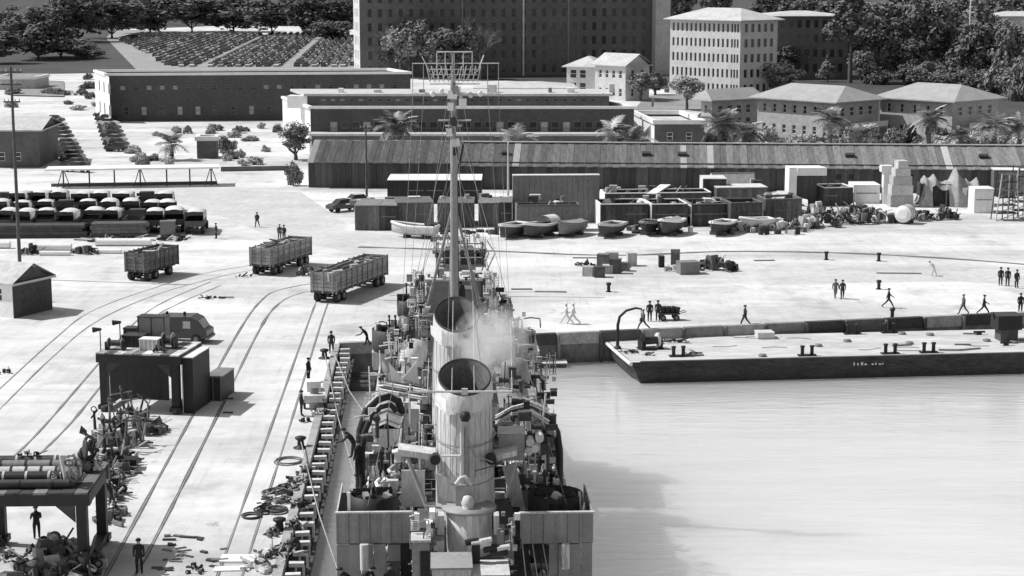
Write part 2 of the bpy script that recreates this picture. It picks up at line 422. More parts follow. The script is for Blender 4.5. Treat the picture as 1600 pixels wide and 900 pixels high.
def window(parent, X, o, d, fm, gm_, cross=True):
    a, c, e, f = o[:4]; w, h = round(c - a, 2), round(f - e, 2)
    key = (w, h, fm.name, gm_.name, cross)
    if key not in WIN:
        mb = MB(); t = min(0.09, w * 0.1)
        mb.box(-w / 2, -w / 2 + t, -0.06, 0.04, 0, h); mb.box(w / 2 - t, w / 2, -0.06, 0.04, 0, h)
        mb.box(-w / 2 + t, w / 2 - t, -0.05, 0.04, 0, t); mb.box(-w / 2 + t, w / 2 - t, -0.05, 0.04, h - t, h)
        if cross:
            mb.box(-w / 2 + t, w / 2 - t, -0.07, 0.03, h * 0.48, h * 0.48 + t)
        f1 = mb.build('window', fm); me1 = f1.data; bpy.data.objects.remove(f1)
        mb = MB(); mb.box(-w / 2, w / 2, 0.042, 0.06, 0, h); p1 = mb.build('pane', gm_); me2 = p1.data; bpy.data.objects.remove(p1)
        WIN[key] = (me1, me2)
    m1, m2 = WIN[key]
    o1 = put('window', m1, parent); o1.matrix_local = X @ Matrix.Translation(((a + c) / 2, d - 0.07, e))
    put('pane', m2, o1)
    return o1
def grid(x0, x1, n, w, rows):
    """n openings w wide spread between x0 and x1, for each (z0,z1) of rows"""
    st = (x1 - x0) / n
    return [(x0 + st * (i + 0.5) - w / 2, x0 + st * (i + 0.5) + w / 2, a, c) for a, c in rows for i in range(n)]
def house(name, label, cat, O, rz, W, Dp, H, wall, front=(), left=(), right=(), roof='flat', roof_m=None, rh=3.0, ov=0.7, fm=None, gl=None, depth=0.25, skew=0.0, group=None, base=-0.5, lit_left_wall=None, cross=True, ridge_in=None):
    """O = front left corner on the ground; local x along the front, y into the depth"""
    fm = fm or white; gl = gl or glass_dark; roof_m = roof_m or roof_pale
    t = thing(name, label, cat, O, rz, group)
    P = [Vector((0, 0, 0)), Vector((W, 0, 0)), Vector((W + skew, Dp, 0)), Vector((skew, Dp, 0))]
    faces = [(P[0], P[1], list(front)), (P[1], P[2], list(right)), (P[2], P[3], []), (P[3], P[0], list(left))]
    mbs = {}
    for k, (a, c, ops) in enumerate(faces):
        d = c - a; X = Matrix.Translation(a) @ Matrix.Rotation(math.atan2(d.y, d.x), 4, 'Z')
        m = lit_left_wall if (k == 3 and lit_left_wall) else wall  # paler left wall puts the sunlight on that end into its colour
        mb = mbs.setdefault(m.name, (MB(), m))[0]
        facade(mb, d.length, base, H, ops, depth, X)
        for o in ops:
            gg = gl if not isinstance(gl, (list, tuple)) else gl[0 if random.random() < 0.75 else 1]
            window(t, X, o, depth, fm, gg, cross)
    for nm, (mb, m) in mbs.items(): mb.build('wall', m, t)
    if roof == 'flat':
        mb = MB(); mb.add([(p.x, p.y, H - 0.35) for p in P], [(0, 1, 2, 3)]); mb.build('roof', roof_m, t)
        mb = MB(); c = sum(P, Vector()) / 4
        o_ = [p + Vector((math.copysign(0.28, p.x - c.x), math.copysign(0.28, p.y - c.y), 0)) for p in P]
        i_ = [p - Vector((math.copysign(0.35, p.x - c.x), math.copysign(0.35, p.y - c.y), 0)) for p in P]
        vs = [(p.x, p.y, H + 0.003) for p in o_] + [(p.x, p.y, H + 0.003) for p in i_] + [(p.x, p.y, H + ov) for p in o_] + [(p.x, p.y, H + ov) for p in i_]
        fs = []
        for k in range(4):
            k2 = (k + 1) % 4
            fs += [(k, k2, 8 + k2, 8 + k), (8 + k, 8 + k2, 12 + k2, 12 + k), (4 + k2, 4 + k, 12 + k, 12 + k2), (k2, k, 4 + k, 4 + k2)]
        mb.add(vs, fs); mb.build('parapet', white if roof_m is roof_pale else roof_m, t)
    elif roof in ('hip', 'gable'):
        mb = MB(); e = [(-ov, -ov), (W + ov, -ov), (W + ov, Dp + ov), (-ov, Dp + ov)]
        along_x = W >= Dp if roof == 'hip' else True
        if ridge_in is None: ins = (min(W, Dp) / 2 + ov) * 0.9 if roof == 'hip' else 0
        else: ins = ridge_in
        if along_x: r0, r1 = (-ov + ins, Dp / 2), (W + ov - ins, Dp / 2)
        else: r0, r1 = (W / 2, -ov + ins), (W / 2, Dp + ov - ins)
        zb = H + 0.004; zt = H + 0.22
        vs = [(x, y, zb) for x, y in e] + [(x, y, zt) for x, y in e] + [(r0[0], r0[1], H + rh), (r1[0], r1[1], H + rh)]
        fs = [(3, 2, 1, 0), (0, 1, 5, 4), (1, 2, 6, 5), (2, 3, 7, 6), (3, 0, 4, 7)]
        if along_x: fs += [(4, 5, 9, 8), (6, 7, 8, 9), (5, 6, 9), (7, 4, 8)]
        else: fs += [(5, 6, 9, 8), (7, 4, 8, 9), (4, 5, 8), (6, 7, 9)]
        if roof == 'gable':
            # gable ends are wall, set back under the verge
            mb.add(vs, fs[:5] + [(4, 5, 9, 8), (6, 7, 8, 9)])
            gmb = MB()
            for x in (0.0, W): gmb.add([(x, 0, H), (x, Dp, H), (x, Dp / 2, H + rh * 0.93)], [(0, 1, 2)])
            gmb.build('gable', wall, t)
        else: mb.add(vs, fs)
        mb.build('roof', roof_m, t)
    return t
def gpx(px, py): return at(px, py)
# --- big dark brick block behind, its head out of the picture
O = at(563, 121); rz = R(10)
W = 94.0; rows = [(1.0 + i * 4.1, 3.5 + i * 4.1) for i in range(8)]
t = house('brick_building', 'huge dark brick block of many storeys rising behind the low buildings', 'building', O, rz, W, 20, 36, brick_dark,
      front=grid(1.5, W - 7, 28, 1.35, rows), left=grid(3, 17, 3, 1.4, rows), roof='flat', roof_m=roof_mid, lit_left_wall=plaster, fm=steel_mid, depth=0.4, cross=False)
for xq in (0.32, 0.515, 0.66):
    p = MB(); p.box(W * xq, W * xq + 0.5, -0.25, -0.003, 0, 36); p.build('downpipe', steel_pale if xq == 0.515 else steel_mid, t)
p = MB(); p.box(W - 6, W - 1.5, -4.2, -0.003, 0, 36); p.build('lit_bay', plaster_grey, t)  # projecting bay added so its sunlit side shows as a pale strip
rows2 = [(1.0 + i * 4.1, 2.8 + i * 4.1) for i in range(8)]
# --- long low dark building between the car park and the yard
O = at(168, 190); rt = at(642, 186)
W = (rt - O).length; H = top_z(400, 188, 117)
ops = grid(2, W - 2, 22, 1.1, [(H - 3.0, H - 2.1)]) + grid(2, W - 2, 16, 1.1, [(1.2, 3.0)])
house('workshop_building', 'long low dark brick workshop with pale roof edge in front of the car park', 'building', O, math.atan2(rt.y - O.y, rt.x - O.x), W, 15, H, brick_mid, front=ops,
      left=grid(3, 22, 3, 1.5, [(1.2, 3.6), (H - 3.6, H - 1.4)]), roof='flat', lit_left_wall=white, gl=[glass_dark, glass_pale], fm=steel_mid, ov=0.5, skew=-4)
# --- two tier flat building in the middle: main block, set back clerestory, low front
Of = at(486, 236); Or = at(990, 236); rz = math.atan2(Or.y - Of.y, Or.x - Of.x); W = (Or - Of).length
Hm = top_z(700, 236, 170); Hu = top_z(700, 226, 146)
ops = [(a, c, e, f) for a, c, e, f in grid(3, W - 3, 26, 1.35, [(Hm - 4.4, Hm - 2.2)])]
mt = house('store_building', 'long flat roofed two tier store with lit white end wall, behind the plank shed', 'building', Of, rz, W, 26, Hm, brick_mid, front=ops, roof='flat', lit_left_wall=white, gl=[glass_dark, glass_pale], ov=0.45, skew=-8.0, fm=steel_mid)
mb = MB(); facade(mb, W - 3, Hm - 0.3, Hu, grid(2, W - 5, 30, 0.9, [(Hm + 0.9, Hu - 0.5)]), 0.2, Matrix.Translation((-1.0, 5.0, 0)))
mb.add([(-1, 5, Hm - .3), (-1, 5, Hu), (-5, 18, Hu), (-5, 18, Hm - .3)], [(3, 2, 1, 0)])
mb.add([(W - 4, 5, Hm - .3), (W - 4, 18, Hm - .3), (W - 4, 18, Hu), (W - 4, 5, Hu)], [(0, 1, 2, 3)])
mb.build('clerestory', brick_dark, mt)
for o in grid(2, W - 5, 30, 0.9, [(Hm + 0.9, Hu - 0.5)]):
    window(mt, Matrix.Translation((-1.0, 5.0, 0)), o, 0.2, steel_mid, glass_pale if random.random() < .45 else glass_dark, False)
mb = MB(); mb.prism([(-1.6, 4.6), (W - 3.4, 4.6), (W - 3.4, 18.5), (-5.6, 18.5)], Hu + 0.003, Hu + 0.4); mb.build('upper_roof', roof_pale, mt)
mb = MB(); mb.prism([(-4.6, 5.6), (-1.02, 4.7), (-1.02, 5.6), (-4.3, 9.0)], Hm - 0.3, Hu); mb.build('end_pier', white, mt)  # white here carries the sun on the stepped end
Hl = top_z(700, 236, 209)
mb = MB(); mb.box(0.6, W - 3.0, -4.0, -0.01, 0, Hl); mb.build('front_annexe', brick_dark, mt)
mb = MB(); mb.box(0.2, W - 2.8, -4.4, -0.004, Hl + .003, Hl + 0.35); mb.build('annexe_roof', roof_pale, mt)
mb = MB(); mb.box(0.2, 0.598, -4.2, -0.02, 0, Hl - .01); mb.build('annexe_end', white, mt)  # annexe end whitened for the sunlight it takes
for k in range(6):
    p = MB(); xx = 6 + k * 10.7 + random.uniform(-2, 2); p.tube([(xx, 3 + random.random() * 9, Hm - .4), (xx, 3 + random.random() * 9, Hm + random.uniform(1.0, 2.2))], random.uniform(.15, .35), 8); p.build('roof_vent', [white, steel_dark, steel_mid][k % 3], mt)
for k in range(9):
    p = MB(); xx = 4 + k * 7 + random.uniform(-2, 2); p.box(xx, xx + random.uniform(.5, 1.6), 8, 9.5, Hu + 0.402, Hu + random.uniform(0.9, 2.0)); p.build('roof_housing', [white, offwhite, steel_mid][k % 3], mt)
# pale low roof behind
O = at(745, 175); rr = at(868, 172)
house('flat_building', 'low pale roofed building showing just over the two tier store', 'building', O, 0.02, (rr - O).length + 3, 16, top_z(800, 175, 139), plaster, roof='hip', rh=1.2, ov=0.8)
# --- pale four storey office with hipped roof
C = at(1155, 152); a = R(-48)                       # near corner
L1 = 23.5
O = C - Vector((math.cos(a), math.sin(a), 0)) * L1
Hh = at_y(1155, 33, C.y).z
fl = Hh / 5.0
rows = [(fl * i + 0.9, fl * i + 3.0) for i in range(5)]
house('office_building', 'pale four storey office with hipped roof and rows of narrow windows', 'building', O, a, L1, 14, Hh, plaster, front=grid(0.4, L1 - 3.4, 13, 0.72, rows) + grid(L1 - 3.2, L1 - 0.4, 3, 0.6, rows), right=grid(1, 13, 5, 1.3, rows), roof='hip', rh=3.0, ov=1.3, depth=0.3, cross=False, fm=plaster_grey)
# wing behind it, in shade
O2 = at(1196, 124); rz2 = R(4)
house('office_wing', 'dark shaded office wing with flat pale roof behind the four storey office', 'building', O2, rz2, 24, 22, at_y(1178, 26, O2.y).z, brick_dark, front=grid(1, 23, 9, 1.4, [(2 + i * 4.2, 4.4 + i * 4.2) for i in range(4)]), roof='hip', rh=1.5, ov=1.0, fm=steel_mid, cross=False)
O3 = at(1545, 92)
house('far_building', 'pale roofed building half hidden by dark trees near the flagpole', 'building', O3, R(-4), 30, 14, at_y(1545, 26, O3.y).z, plaster_grey, front=grid(1, 29, 9, 1.2, [(3, 5), (7, 9)]), roof='hip', rh=1.8)
# --- gabled house with lit wall, two sections
C = at(977, 158); a = R(-46); L1 = 10.0
He = at_y(977, 104, C.y).z
O = C - Vector((math.cos(a), math.sin(a), 0)) * L1
house('gabled_house', 'pale two storey house with gable roof and shaded end wall', 'house', O, a, L1, 8.5, He, plaster, front=grid(.6, L1 - .6, 4, 1.0, [(1.0, 2.9), (He - 2.9, He - 1.0)]), right=grid(1, 7.5, 2, 1.1, [(1, 2.8), (He - 2.8, He - .9)]), roof='gable', rh=2.9, ov=0.8)
O = at(886, 150)
house('gabled_house', 'smaller pale house section with big windows left of the gable roofed one', 'house', O + Vector((0, 4, 0)), R(-24), 8.6, 9, at_y(900, 106, O.y).z, plaster, front=grid(.5, 5.6, 2, 1.7, [(.8, 3.2), (4.3, 6.4)]), roof='hip', rh=2.7, ov=1.0)
# --- three hipped houses on the right among shrubs
def corner_house(label, cx, cy, eave, latl, latr, rh, rail=None, a=R(-48), wins=7):
    C = at(cx, cy); s = mpp(cy)
    L1 = latl * s / math.cos(a); L2 = latr * s / abs(math.sin(a)) * 0.92
    H = at_y(cx, eave, C.y).z
    O = C - Vector((math.cos(a), math.sin(a), 0)) * L1
    t = house('hipped_house', label, 'house', O, a, L1, L2, H, plaster_grey, front=grid(.5, L1 - 1, wins, 0.8, [(H - 2.4, H - .8), (.9, 2.5)]), right=grid(1, L2 - 1, 4, 1.3, [(H - 2.6, H - .9), (.7, 2.7)]), roof='hip', rh=rh, ov=1.3, roof_m=hip_roof, ridge_in=(min(L1, L2) / 2) * .62)
    if rail:
        p = MB(); y0, y1 = L2 * .12, L2 * .95; zr = H * .36
        p.box(L1 + 2.6, L1 + 2.75, y0, y1, zr, zr + .9); p.build('porch_rail', white, t)
        p = MB(); p.box(L1 + .01, L1 + 2.9, y0, y1, zr - .25, zr - .004); p.build('porch_deck', plaster_grey, t)
        for k in range(4):
            yy = y0 + (y1 - y0) * k / 3; p = MB(); p.box(L1 + 2.4, L1 + 2.58, yy - .1, yy + .1, -.2, zr - .26); p.build('porch_post', white, t)
    return t
corner_house('grey hip roofed house with long lit wall, middle of the three in a row', 1303, 222, 161, 105, 90, 2.7, True, a=R(-48))
corner_house('grey hip roofed house with porch, last of the three towards the dark trees', 1486, 222, 160, 92, 100, 2.8, True, a=R(-48), wins=5)
corner_house('small shaded hip roofed house beside the palm clump', 1112, 208, 158, 15, 84, 2.2, None, a=R(-55), wins=1)
# --- small dark store with bright flat roof
O = at(1022, 240); rr = at(1100, 240)
house('small_store', 'small dark brick store with bright sloping flat roof behind the plank shed', 'building', O, 0.0, (rr - O).length, 22, top_z(1060, 240, 194), brick_dark, roof='flat', roof_m=roof_pale, lit_left_wall=white, skew=-2, front=grid(1.0, 7.5, 2, 1.0, [(2.2, 3.6)]))
# --- long plank shed with sheeted roof
O = at(482, 293); E = at(1660, 303)
rz = math.atan2(E.y - O.y, E.x - O.x); W = (E - O).length
Hs = top_z(482, 293, 250); 
sh = thing('plank_shed', 'very long dark plank shed with striped sheet roof across the yard', 'shed', O, rz)
rise = 2.6; dep = 11.0
mb = MB()
mb.add([(0.02, 0.02, -.2), (0.02, dep, -.2), (0.02, dep, Hs - .25), (0.02, dep / 2, Hs + rise - .35), (0.02, 0.02, Hs - .25)], [(4, 3, 2, 1, 0)])
mb.build('lit_end_wall', white, sh)  # shed end painted white to show it sunlit
mb = MB(); mb.box(0.05, W, .12, .2, -.2, Hs - .2); mb.box(0.05, W, dep - .2, dep, -.2, Hs); mb.build('wall', wood_dark, sh)
nbd = 118; bw_ = W / nbd
mb = MB(); mb.box(0.015, bw_ - 0.02, 0, .1, 0, Hs - .05); o = mb.build('wall_plank', board_dark, sh); pme = o.data
for i in range(1, nbd): put('wall_plank', pme, sh, (i * bw_, random.uniform(-.03, .03), 0))
npn = 112; pw = W / npn; sl = math.hypot(dep / 2 + .7, rise); ang = math.atan2(rise, dep / 2 + .7)
def panel_me(m):
    mb = MB()
    k = 6
    for q in range(k):                                    # corrugation
        x0 = pw * q / k; x1 = pw * (q + 1) / k; xm = (x0 + x1) / 2
        mb.add([(x0, 0, 0), (xm, 0, .11), (x1, 0, 0), (x1, sl, 0), (xm, sl, .11), (x0, sl, 0)], [(0, 1, 4, 5), (1, 2, 3, 4)])
        mb.add([(x0, 0, -.05), (x1, 0, -.05), (x1, 0, 0), (xm, 0, .11), (x0, 0, 0)], [(0, 1, 2, 3, 4)])
    o = mb.build('roof_panel', m, sh); me = o.data; bpy.data.objects.remove(o); return me
pmes = [panel_me(roof_sheet), panel_me(roof_sheet_new)]
bright = {0, 31, 56, 60, 95}
for i in range(npn):
    z = Hs - .08 - (0.35 if i > 22 else 0) + (0.05 if i % 2 else 0)
    o = put('roof_panel', pmes[1 if i in bright else 0], sh, (i * pw, -.7, z - .2), (ang, 0, random.uniform(-.004, .004)))
mb = MB(); mb.add([(0, dep / 2 - .02, Hs + rise - .36), (W, dep / 2 - .02, Hs + rise - .36), (W, dep + .7, Hs - .3), (0, dep + .7, Hs - .3)], [(0, 1, 2, 3)]); mb.build('roof', roof_sheet, sh)
mb = MB(); mb.tube([(0, dep / 2, Hs + rise - .33), (W, dep / 2, Hs + rise - .33)], .12, 6); mb.build('ridge_cap', roof_sheet_new, sh)
for fx in (0.265, 0.455, 0.503, 0.725, 0.9):
    mb = MB(); mb.rbox((W * fx, 2.4, Hs + 1.05), (1.3, .6, .35), (ang, 0, 0)); mb.build('roof_vent', steel_dark, sh)
for fx in (.705, .722, .80):
    mb = MB(); mb.box(W * fx, W * fx + .7, -.07, -.035, Hs * .45, Hs * .45 + .7); mb.build('window', steel_black, sh)
# --- left edge: small buildings
O = at(-20, 262)
house('dark_shed', 'dark shed with a pale roof beside the parked cars and tall pole', 'shed', O, R(2), (at(62, 262) - O).x, 14, top_z(30, 262, 205), brick_dark, roof='gable', rh=1.8, roof_m=roof_pale, front=grid(1, 6, 2, 1.2, [(1, 2.4)]))
O = at(-10, 140); house('flat_shed', 'small pale roofed shed far off beyond the parked cars', 'shed', O, 0, (at(56, 140) - O).x, 14, top_z(30, 140, 124), plaster_grey, roof='flat')
O = at(308, 248); house('block_house', 'small square dark block house standing alone by the bushes', 'hut', O, R(4), (at(338, 248) - O).x, 4, top_z(320, 248, 220), brick_dark, roof='flat', roof_m=roof_pale, lit_left_wall=white)
O = at(-40, 497); rr = at(30, 497)
hw_w, hw_h = (rr - O).length, top_z(0, 497, 446)
hw = house('white_hut', 'white boarded hut with pitched roof beside the tall pole', 'hut', O + Vector((0, 1.6, 0)), R(-27), (rr - O).length, 5.0, top_z(0, 497, 446), white, roof='gable', rh=1.7, ov=0.35, roof_m=roof_pale, front=[(1.0, 2.7, 1.4, 2.6)])
q = MB(); q.box(hw_w + .006, hw_w + .06, -.02, 5.02, -.1, hw_h - .01); q.build('shaded_end', wood_dark, hw)  # dark boards over the end wall, painting in its shade
q = MB(); q.add([(hw_w + .03, -.1, hw_h), (hw_w + .03, 5.1, hw_h), (hw_w + .03, 2.5, hw_h + 1.5)], [(0, 1, 2)]); q.build('shaded_gable', wood_dark, hw)  # gable darkened the same way, shade put into the colour
# low wall and hedge by the road
p0, p1 = at(345, 268), at(466, 266)
hw_ = MB(); d = (p1 - p0)
hw_.box(0, d.length, 0, .5, 0, .7)
tag(hw_.build('low_wall', brick_dark, None, p0, (0, 0, math.atan2(d.y, d.x))), 'low dark wall along the road left of the plank shed', 'wall')
p0, p1 = at(-40, 281), at(330, 279); d = p1 - p0
# ================================================================== TREES, SHRUBS, PALMS, PARKED CARS
def crown_me(name, m, seed, nclump, nleaf, rx, rz, leaf, shape='round', zc=0.0):
    rg = random.Random(seed); vs, fs = [], []
    cl = []
    for i in range(nclump):
        if shape == 'cone':
            h = rg.random(); rr = (1 - h) * rx * rg.uniform(.5, 1); an = rg.uniform(0, 6.28)
            cl.append((Vector((rr * math.cos(an), rr * math.sin(an), (h - .5) * 2 * rz)), rx * .32 * (1.15 - h)))
        else:
            d = Vector((rg.gauss(0, 1), rg.gauss(0, 1), rg.gauss(0, 1))).normalized(); k = rg.uniform(.35, .95)
            if shape == 'dome' and d.z < -.25: d.z *= -.6
            cl.append((Vector((d.x * rx * k, d.y * rx * k, d.z * rz * k)), rg.uniform(.22, .42) * rx))
    for c, r in cl:
        for j in range(nleaf):
            d = Vector((rg.gauss(0, 1), rg.gauss(0, 1), rg.gauss(0, 1))).normalized()
            p = c + d * r * rg.uniform(.55, 1.05)
            nn = (d + Vector((rg.gauss(0, .5), rg.gauss(0, .5), rg.gauss(0, .5) + .35))).normalized()
            a = nn.cross(Vector((rg.gauss(0, 1), rg.gauss(0, 1), rg.gauss(0, 1)))).normalized(); q = nn.cross(a)
            s = leaf * rg.uniform(.6, 1.3); s2 = s * rg.uniform(.45, .8)
            o = len(vs); vs += [tuple(p - a * s), tuple(p + q * s2), tuple(p + a * s), tuple(p - q * s2)]; fs.append((o, o + 1, o + 2, o + 3))
    me = bpy.data.meshes.new(name); me.from_pydata([(x, y, z + zc) for x, y, z in vs], [], fs); me.materials.append(m); me.update(); return me
CROWNS = {}
def crown(kind, mname, k):
    key = (kind, mname, k)
    if key not in CROWNS:
        m = {'dark': leaf_dark, 'mid': leaf_mid, 'pale': leaf_pale}[mname]
        if kind == 'round': CROWNS[key] = crown_me('crown', m, hash(key) % 999 if False else 11 + k * 7 + len(mname), 44, 80, 1.0, 0.95, .085)
        elif kind == 'tall': CROWNS[key] = crown_me('crown', m, 31 + k * 7, 50, 75, 1.0, 1.5, .085)
        elif kind == 'cone': CROWNS[key] = crown_me('crown', m, 51 + k * 7, 60, 60, 1.0, 1.3, .085, 'cone')
        elif kind == 'bush': CROWNS[key] = crown_me('foliage', m, 71 + k * 7, 30, 80, 1.0, .8, .105, 'dome')
    return CROWNS[key]
def trunk_mb(h, r, lean, rg, limbs=4, crz=2.0):
    mb = MB(); top = Vector((lean, 0, h + crz * .5))
    mb.tube([(0, 0, -.3), (lean * .3, 0.05, h * .5), (lean * .7, -.05, h), top], [r * 1.25, r, r * .8, r * .3], 8)
    for k in range(limbs):
        an = rg.uniform(0, 6.28); z0 = h * rg.uniform(.75, 1.0); L = crz * rg.uniform(.6, 1.0)
        p = Vector((lean * z0 / max(h, .1) * .7, 0, z0)); e = p + Vector((math.cos(an) * L * .7, math.sin(an) * L * .7, L * .75))
        mb.tube([p, (p + e) / 2 + Vector((0, 0, -.1 * L)), e], [r * .5, r * .36, r * .12], 6)
    return mb
nt = 0
def tree(px, yb, yt, wpx, kind, tone, label, tr=.35, trunk_frac=None, name='tree', lean=0.0, group=None, sq=1.0):
    global nt
    nt += 1; rg = random.Random(nt * 13)
    p = at(px, yb); s = mpp(yb); H = at_y(px, yt, p.y).z; rad = wpx * s / 2
    tf = trunk_frac if trunk_frac is not None else .3
    cz = H * tf + (H - H * tf) / 2; crz = (H - H * tf) / 2
    t = thing(name, label, 'tree' if name != 'shrub' else 'shrub', p, rg.uniform(0, 6.28), group)
    bh = {'round': .95, 'tall': 1.5, 'cone': 1.3, 'bush': .8}[kind]
    if kind == 'bush': cz, crz = H * .26, H * .68
    c = put('crown', crown(kind, tone, nt % 3), t, (lean * .7, 0, cz)); c.scale = (rad * 1.0, rad * 1.0, crz / bh * .92)
    trunk_mb(max(H * tf, .4), tr, lean, rg, 4, crz).build('trunk', bark, t)
    return t
# right-hand park
tree(1001, 158, 112, 52, 'round', 'mid', 'round street tree with grey green crown beside the gabled house', .3, .35)
tree(1073, 172, 118, 54, 'round', 'pale', 'pale thin leaved street tree in front of the four storey office', .3, .35)
tree(1024, 148, 112, 40, 'round', 'dark', 'dark tree standing between the two round street trees', .3, .2)
tree(1206, 148, 92, 92, 'round', 'pale', 'wide pale bush-like tree at the foot of the office building', .3, .1)
tree(1262, 122, 52, 66, 'round', 'dark', 'dark tree in front of the shaded office wing', .4, .15)
tree(1225, 124, 66, 50, 'tall', 'dark', 'second dark tree against the shaded office wing, nearer the office', .4, .15)
tree(1293, 128, 82, 32, 'cone', 'mid', 'small conical tree on the pale drive behind the hip roofed houses', .2, .15)
tree(1328, 130, -26, 92, 'cone', 'dark', 'tall dark conifer with a long bare trunk over the houses', .55, .44, 'conifer')
tree(1352, 122, 34, 70, 'round', 'mid', 'mid grey tree right behind the tall conifer trunk', .4, .2)
tree(1385, 122, 8, 84, 'tall', 'dark', 'large dark tree between the tall conifer and the leaning bush', .5, .15)
tree(1412, 130, 56, 78, 'round', 'dark', 'dark round tree above the last hipped roof', .4, .12)
tree(1438, 130, 78, 30, 'tall', 'pale', 'narrow pale leaning tree in front of the dark round tree', .25, .15, lean=1.2)
tree(1445, 118, -10, 90, 'round', 'dark', 'large dark tree left of the white flagpole', .5, .15)
tree(1492, 118, 18, 60, 'round', 'dark', 'dark tree just left of the flagpole foot', .4, .15)
tree(1535, 132, 14, 92, 'round', 'dark', 'broad dark tree right of the white flagpole', .5, .12)
tree(1582, 138, 28, 70, 'round', 'dark', 'dark tree at the far edge of the park beyond the flagpole', .5, .12)
tree(1560, 152, 92, 60, 'bush', 'mid', 'mid grey bushy tree below the broad dark tree', .3, .1)
tree(1598, 158, 88, 50, 'bush', 'mid', 'bushy tree at the edge of the last house garden', .3, .1)
tree(1500, 146, 104, 60, 'bush', 'dark', 'dark bush behind the ridge of the last hipped house', .3, .1)
tree(1465, 140, 100, 40, 'bush', 'mid', 'grey bush between the leaning tree and the flagpole', .3, .1)
tree(1370, 132, 96, 40, 'bush', 'dark', 'dark bush between the ridges of two hipped houses', .3, .1)
# shrub belt in front of the houses
rg = random.Random(5)
k = 0
for px in range(1100, 1640, 17):
    yb = 232 + rg.uniform(-6, 6); ht = rg.uniform(16, 34); w = rg.uniform(28, 46)
    tone = rg.choice(['pale', 'pale', 'pale', 'mid', 'dark'])
    if 1318 < px < 1400: ht = rg.uniform(26, 40)
    where = ('below the small hip roofed house' if px < 1195 else 'below the middle hip roofed house' if px < 1400 else 'below the last hip roofed house')
    tree(px + rg.uniform(-6, 6), yb, yb - ht, w, 'bush', tone, f'{tone if tone != "mid" else "grey"} garden shrub behind the long shed roof, {where}', .12, .05, 'shrub', group='garden shrubs in front of the hip roofed houses')
# left side vegetation
tree(462, 250, 184, 52, 'tall', 'mid', 'dark leafy tree at the white end of the plank shed', .3, .16)
tree(458, 290, 252, 0.1 + 30, 'bush', 'mid', 'low bush at the foot of the dark tree by the shed end', .12, .05, 'shrub')
for (px, yb, yt, w, lb) in [(352, 238, 212, 34, 'leafy bush up the slope beside the square block house'), (362, 248, 234, 24, 'small round bush right of the block house'), (172, 214, 190, 24, 'bush at the head of the parked car lines'), (176, 236, 214, 22, 'bush beside the road under the long workshop'), (330, 214, 204, 26, 'low bush on the pale slope below the workshop wall'), (372, 208, 196, 22, 'low bush on the pale slope near the store end wall')]:
    tree(px, yb, yt, w, 'bush', 'mid', lb, .12, .05, 'shrub')
# far skyline woods
for i, (px, yb, yt, w) in enumerate([(-10, 100, 44, 90), (60, 94, 10, 110), (25, 72, 6, 90), (115, 66, -12, 110), (175, 60, -16, 110), (235, 52, -10, 110), (300, 50, -14, 120), (365, 50, -8, 110), (425, 56, -12, 90), (480, 57, -10, 100), (535, 56, -14, 90), (520, 62, 30, 80), (95, 90, 58, 110), (135, 92, 70, 60)]):
    tree(px, yb, yt, w, 'round' if i % 2 else 'tall', 'dark', ['far dark tree on the wooded rise above the parked car field', 'far dark broad tree on the wooded rise above the parked car field'][i % 2], .5, .1, group='far trees on the rise above the car field')
for i, (px, w) in enumerate([(1060, 70), (1120, 60), (1210, 90), (1290, 90), (1500, 100), (1570, 90)]):
    tree(px, 44, -26, w * .8, 'round', 'dark', 'far dark tree beyond the office roofs at the picture top', .5, .1, group='far trees beyond the office roofs')
for i, (px, yb, yt, w) in enumerate([(1250, 62, 2, 70), (1340, 80, 10, 80), (1400, 78, -6, 90), (1460, 84, 4, 80), (1515, 80, -4, 90), (1590, 84, -2, 90), (1370, 108, 44, 70), (1475, 112, 48, 60), (1510, 124, 66, 60), (1555, 112, 38, 70), (1610, 122, 40, 70), (1430, 60, -10, 90), (1300, 60, 2, 70), (1345, 126, 86, 36), (1425, 136, 100, 40), (1530, 150, 112, 50), (1400, 122, 72, 70), (1448, 140, 104, 50), (1475, 150, 118, 46), (1590, 156, 112, 60), (1355, 108, 60, 60), (1500, 100, 40, 80), (1545, 100, 30, 80)]):
    tree(px, yb, yt - 8, w * 1.25, 'round', 'mid' if i % 3 == 1 else 'dark', 'broad park tree in the dark wood behind the hip roofed houses', .4, .06, group='trees of the dark wood behind the hip roofed houses')
rgs = random.Random(77)
for i in range(26):
    px, yb = rgs.uniform(195, 440), rgs.uniform(200, 262)
    if 300 < px < 345 and yb > 210: continue
    h = rgs.uniform(6, 15); tree(px, yb, yb - h, rgs.uniform(14, 30), 'bush', rgs.choice(['mid', 'pale', 'pale']), 'low scrub bush on the pale slope between the workshop and the long shelter', .06, .05, 'shrub', group='scrub on the pale slope below the workshop')
for i in range(16):
    px, yb = rgs.uniform(10, 160), rgs.uniform(122, 172)
    h = rgs.uniform(5, 12); tree(px, yb, yb - h, rgs.uniform(14, 32), 'bush', rgs.choice(['mid', 'dark', 'pale']), 'low scrub bush by the upper end of the sunny road', .06, .05, 'shrub', group='scrub by the upper end of the sunny road')
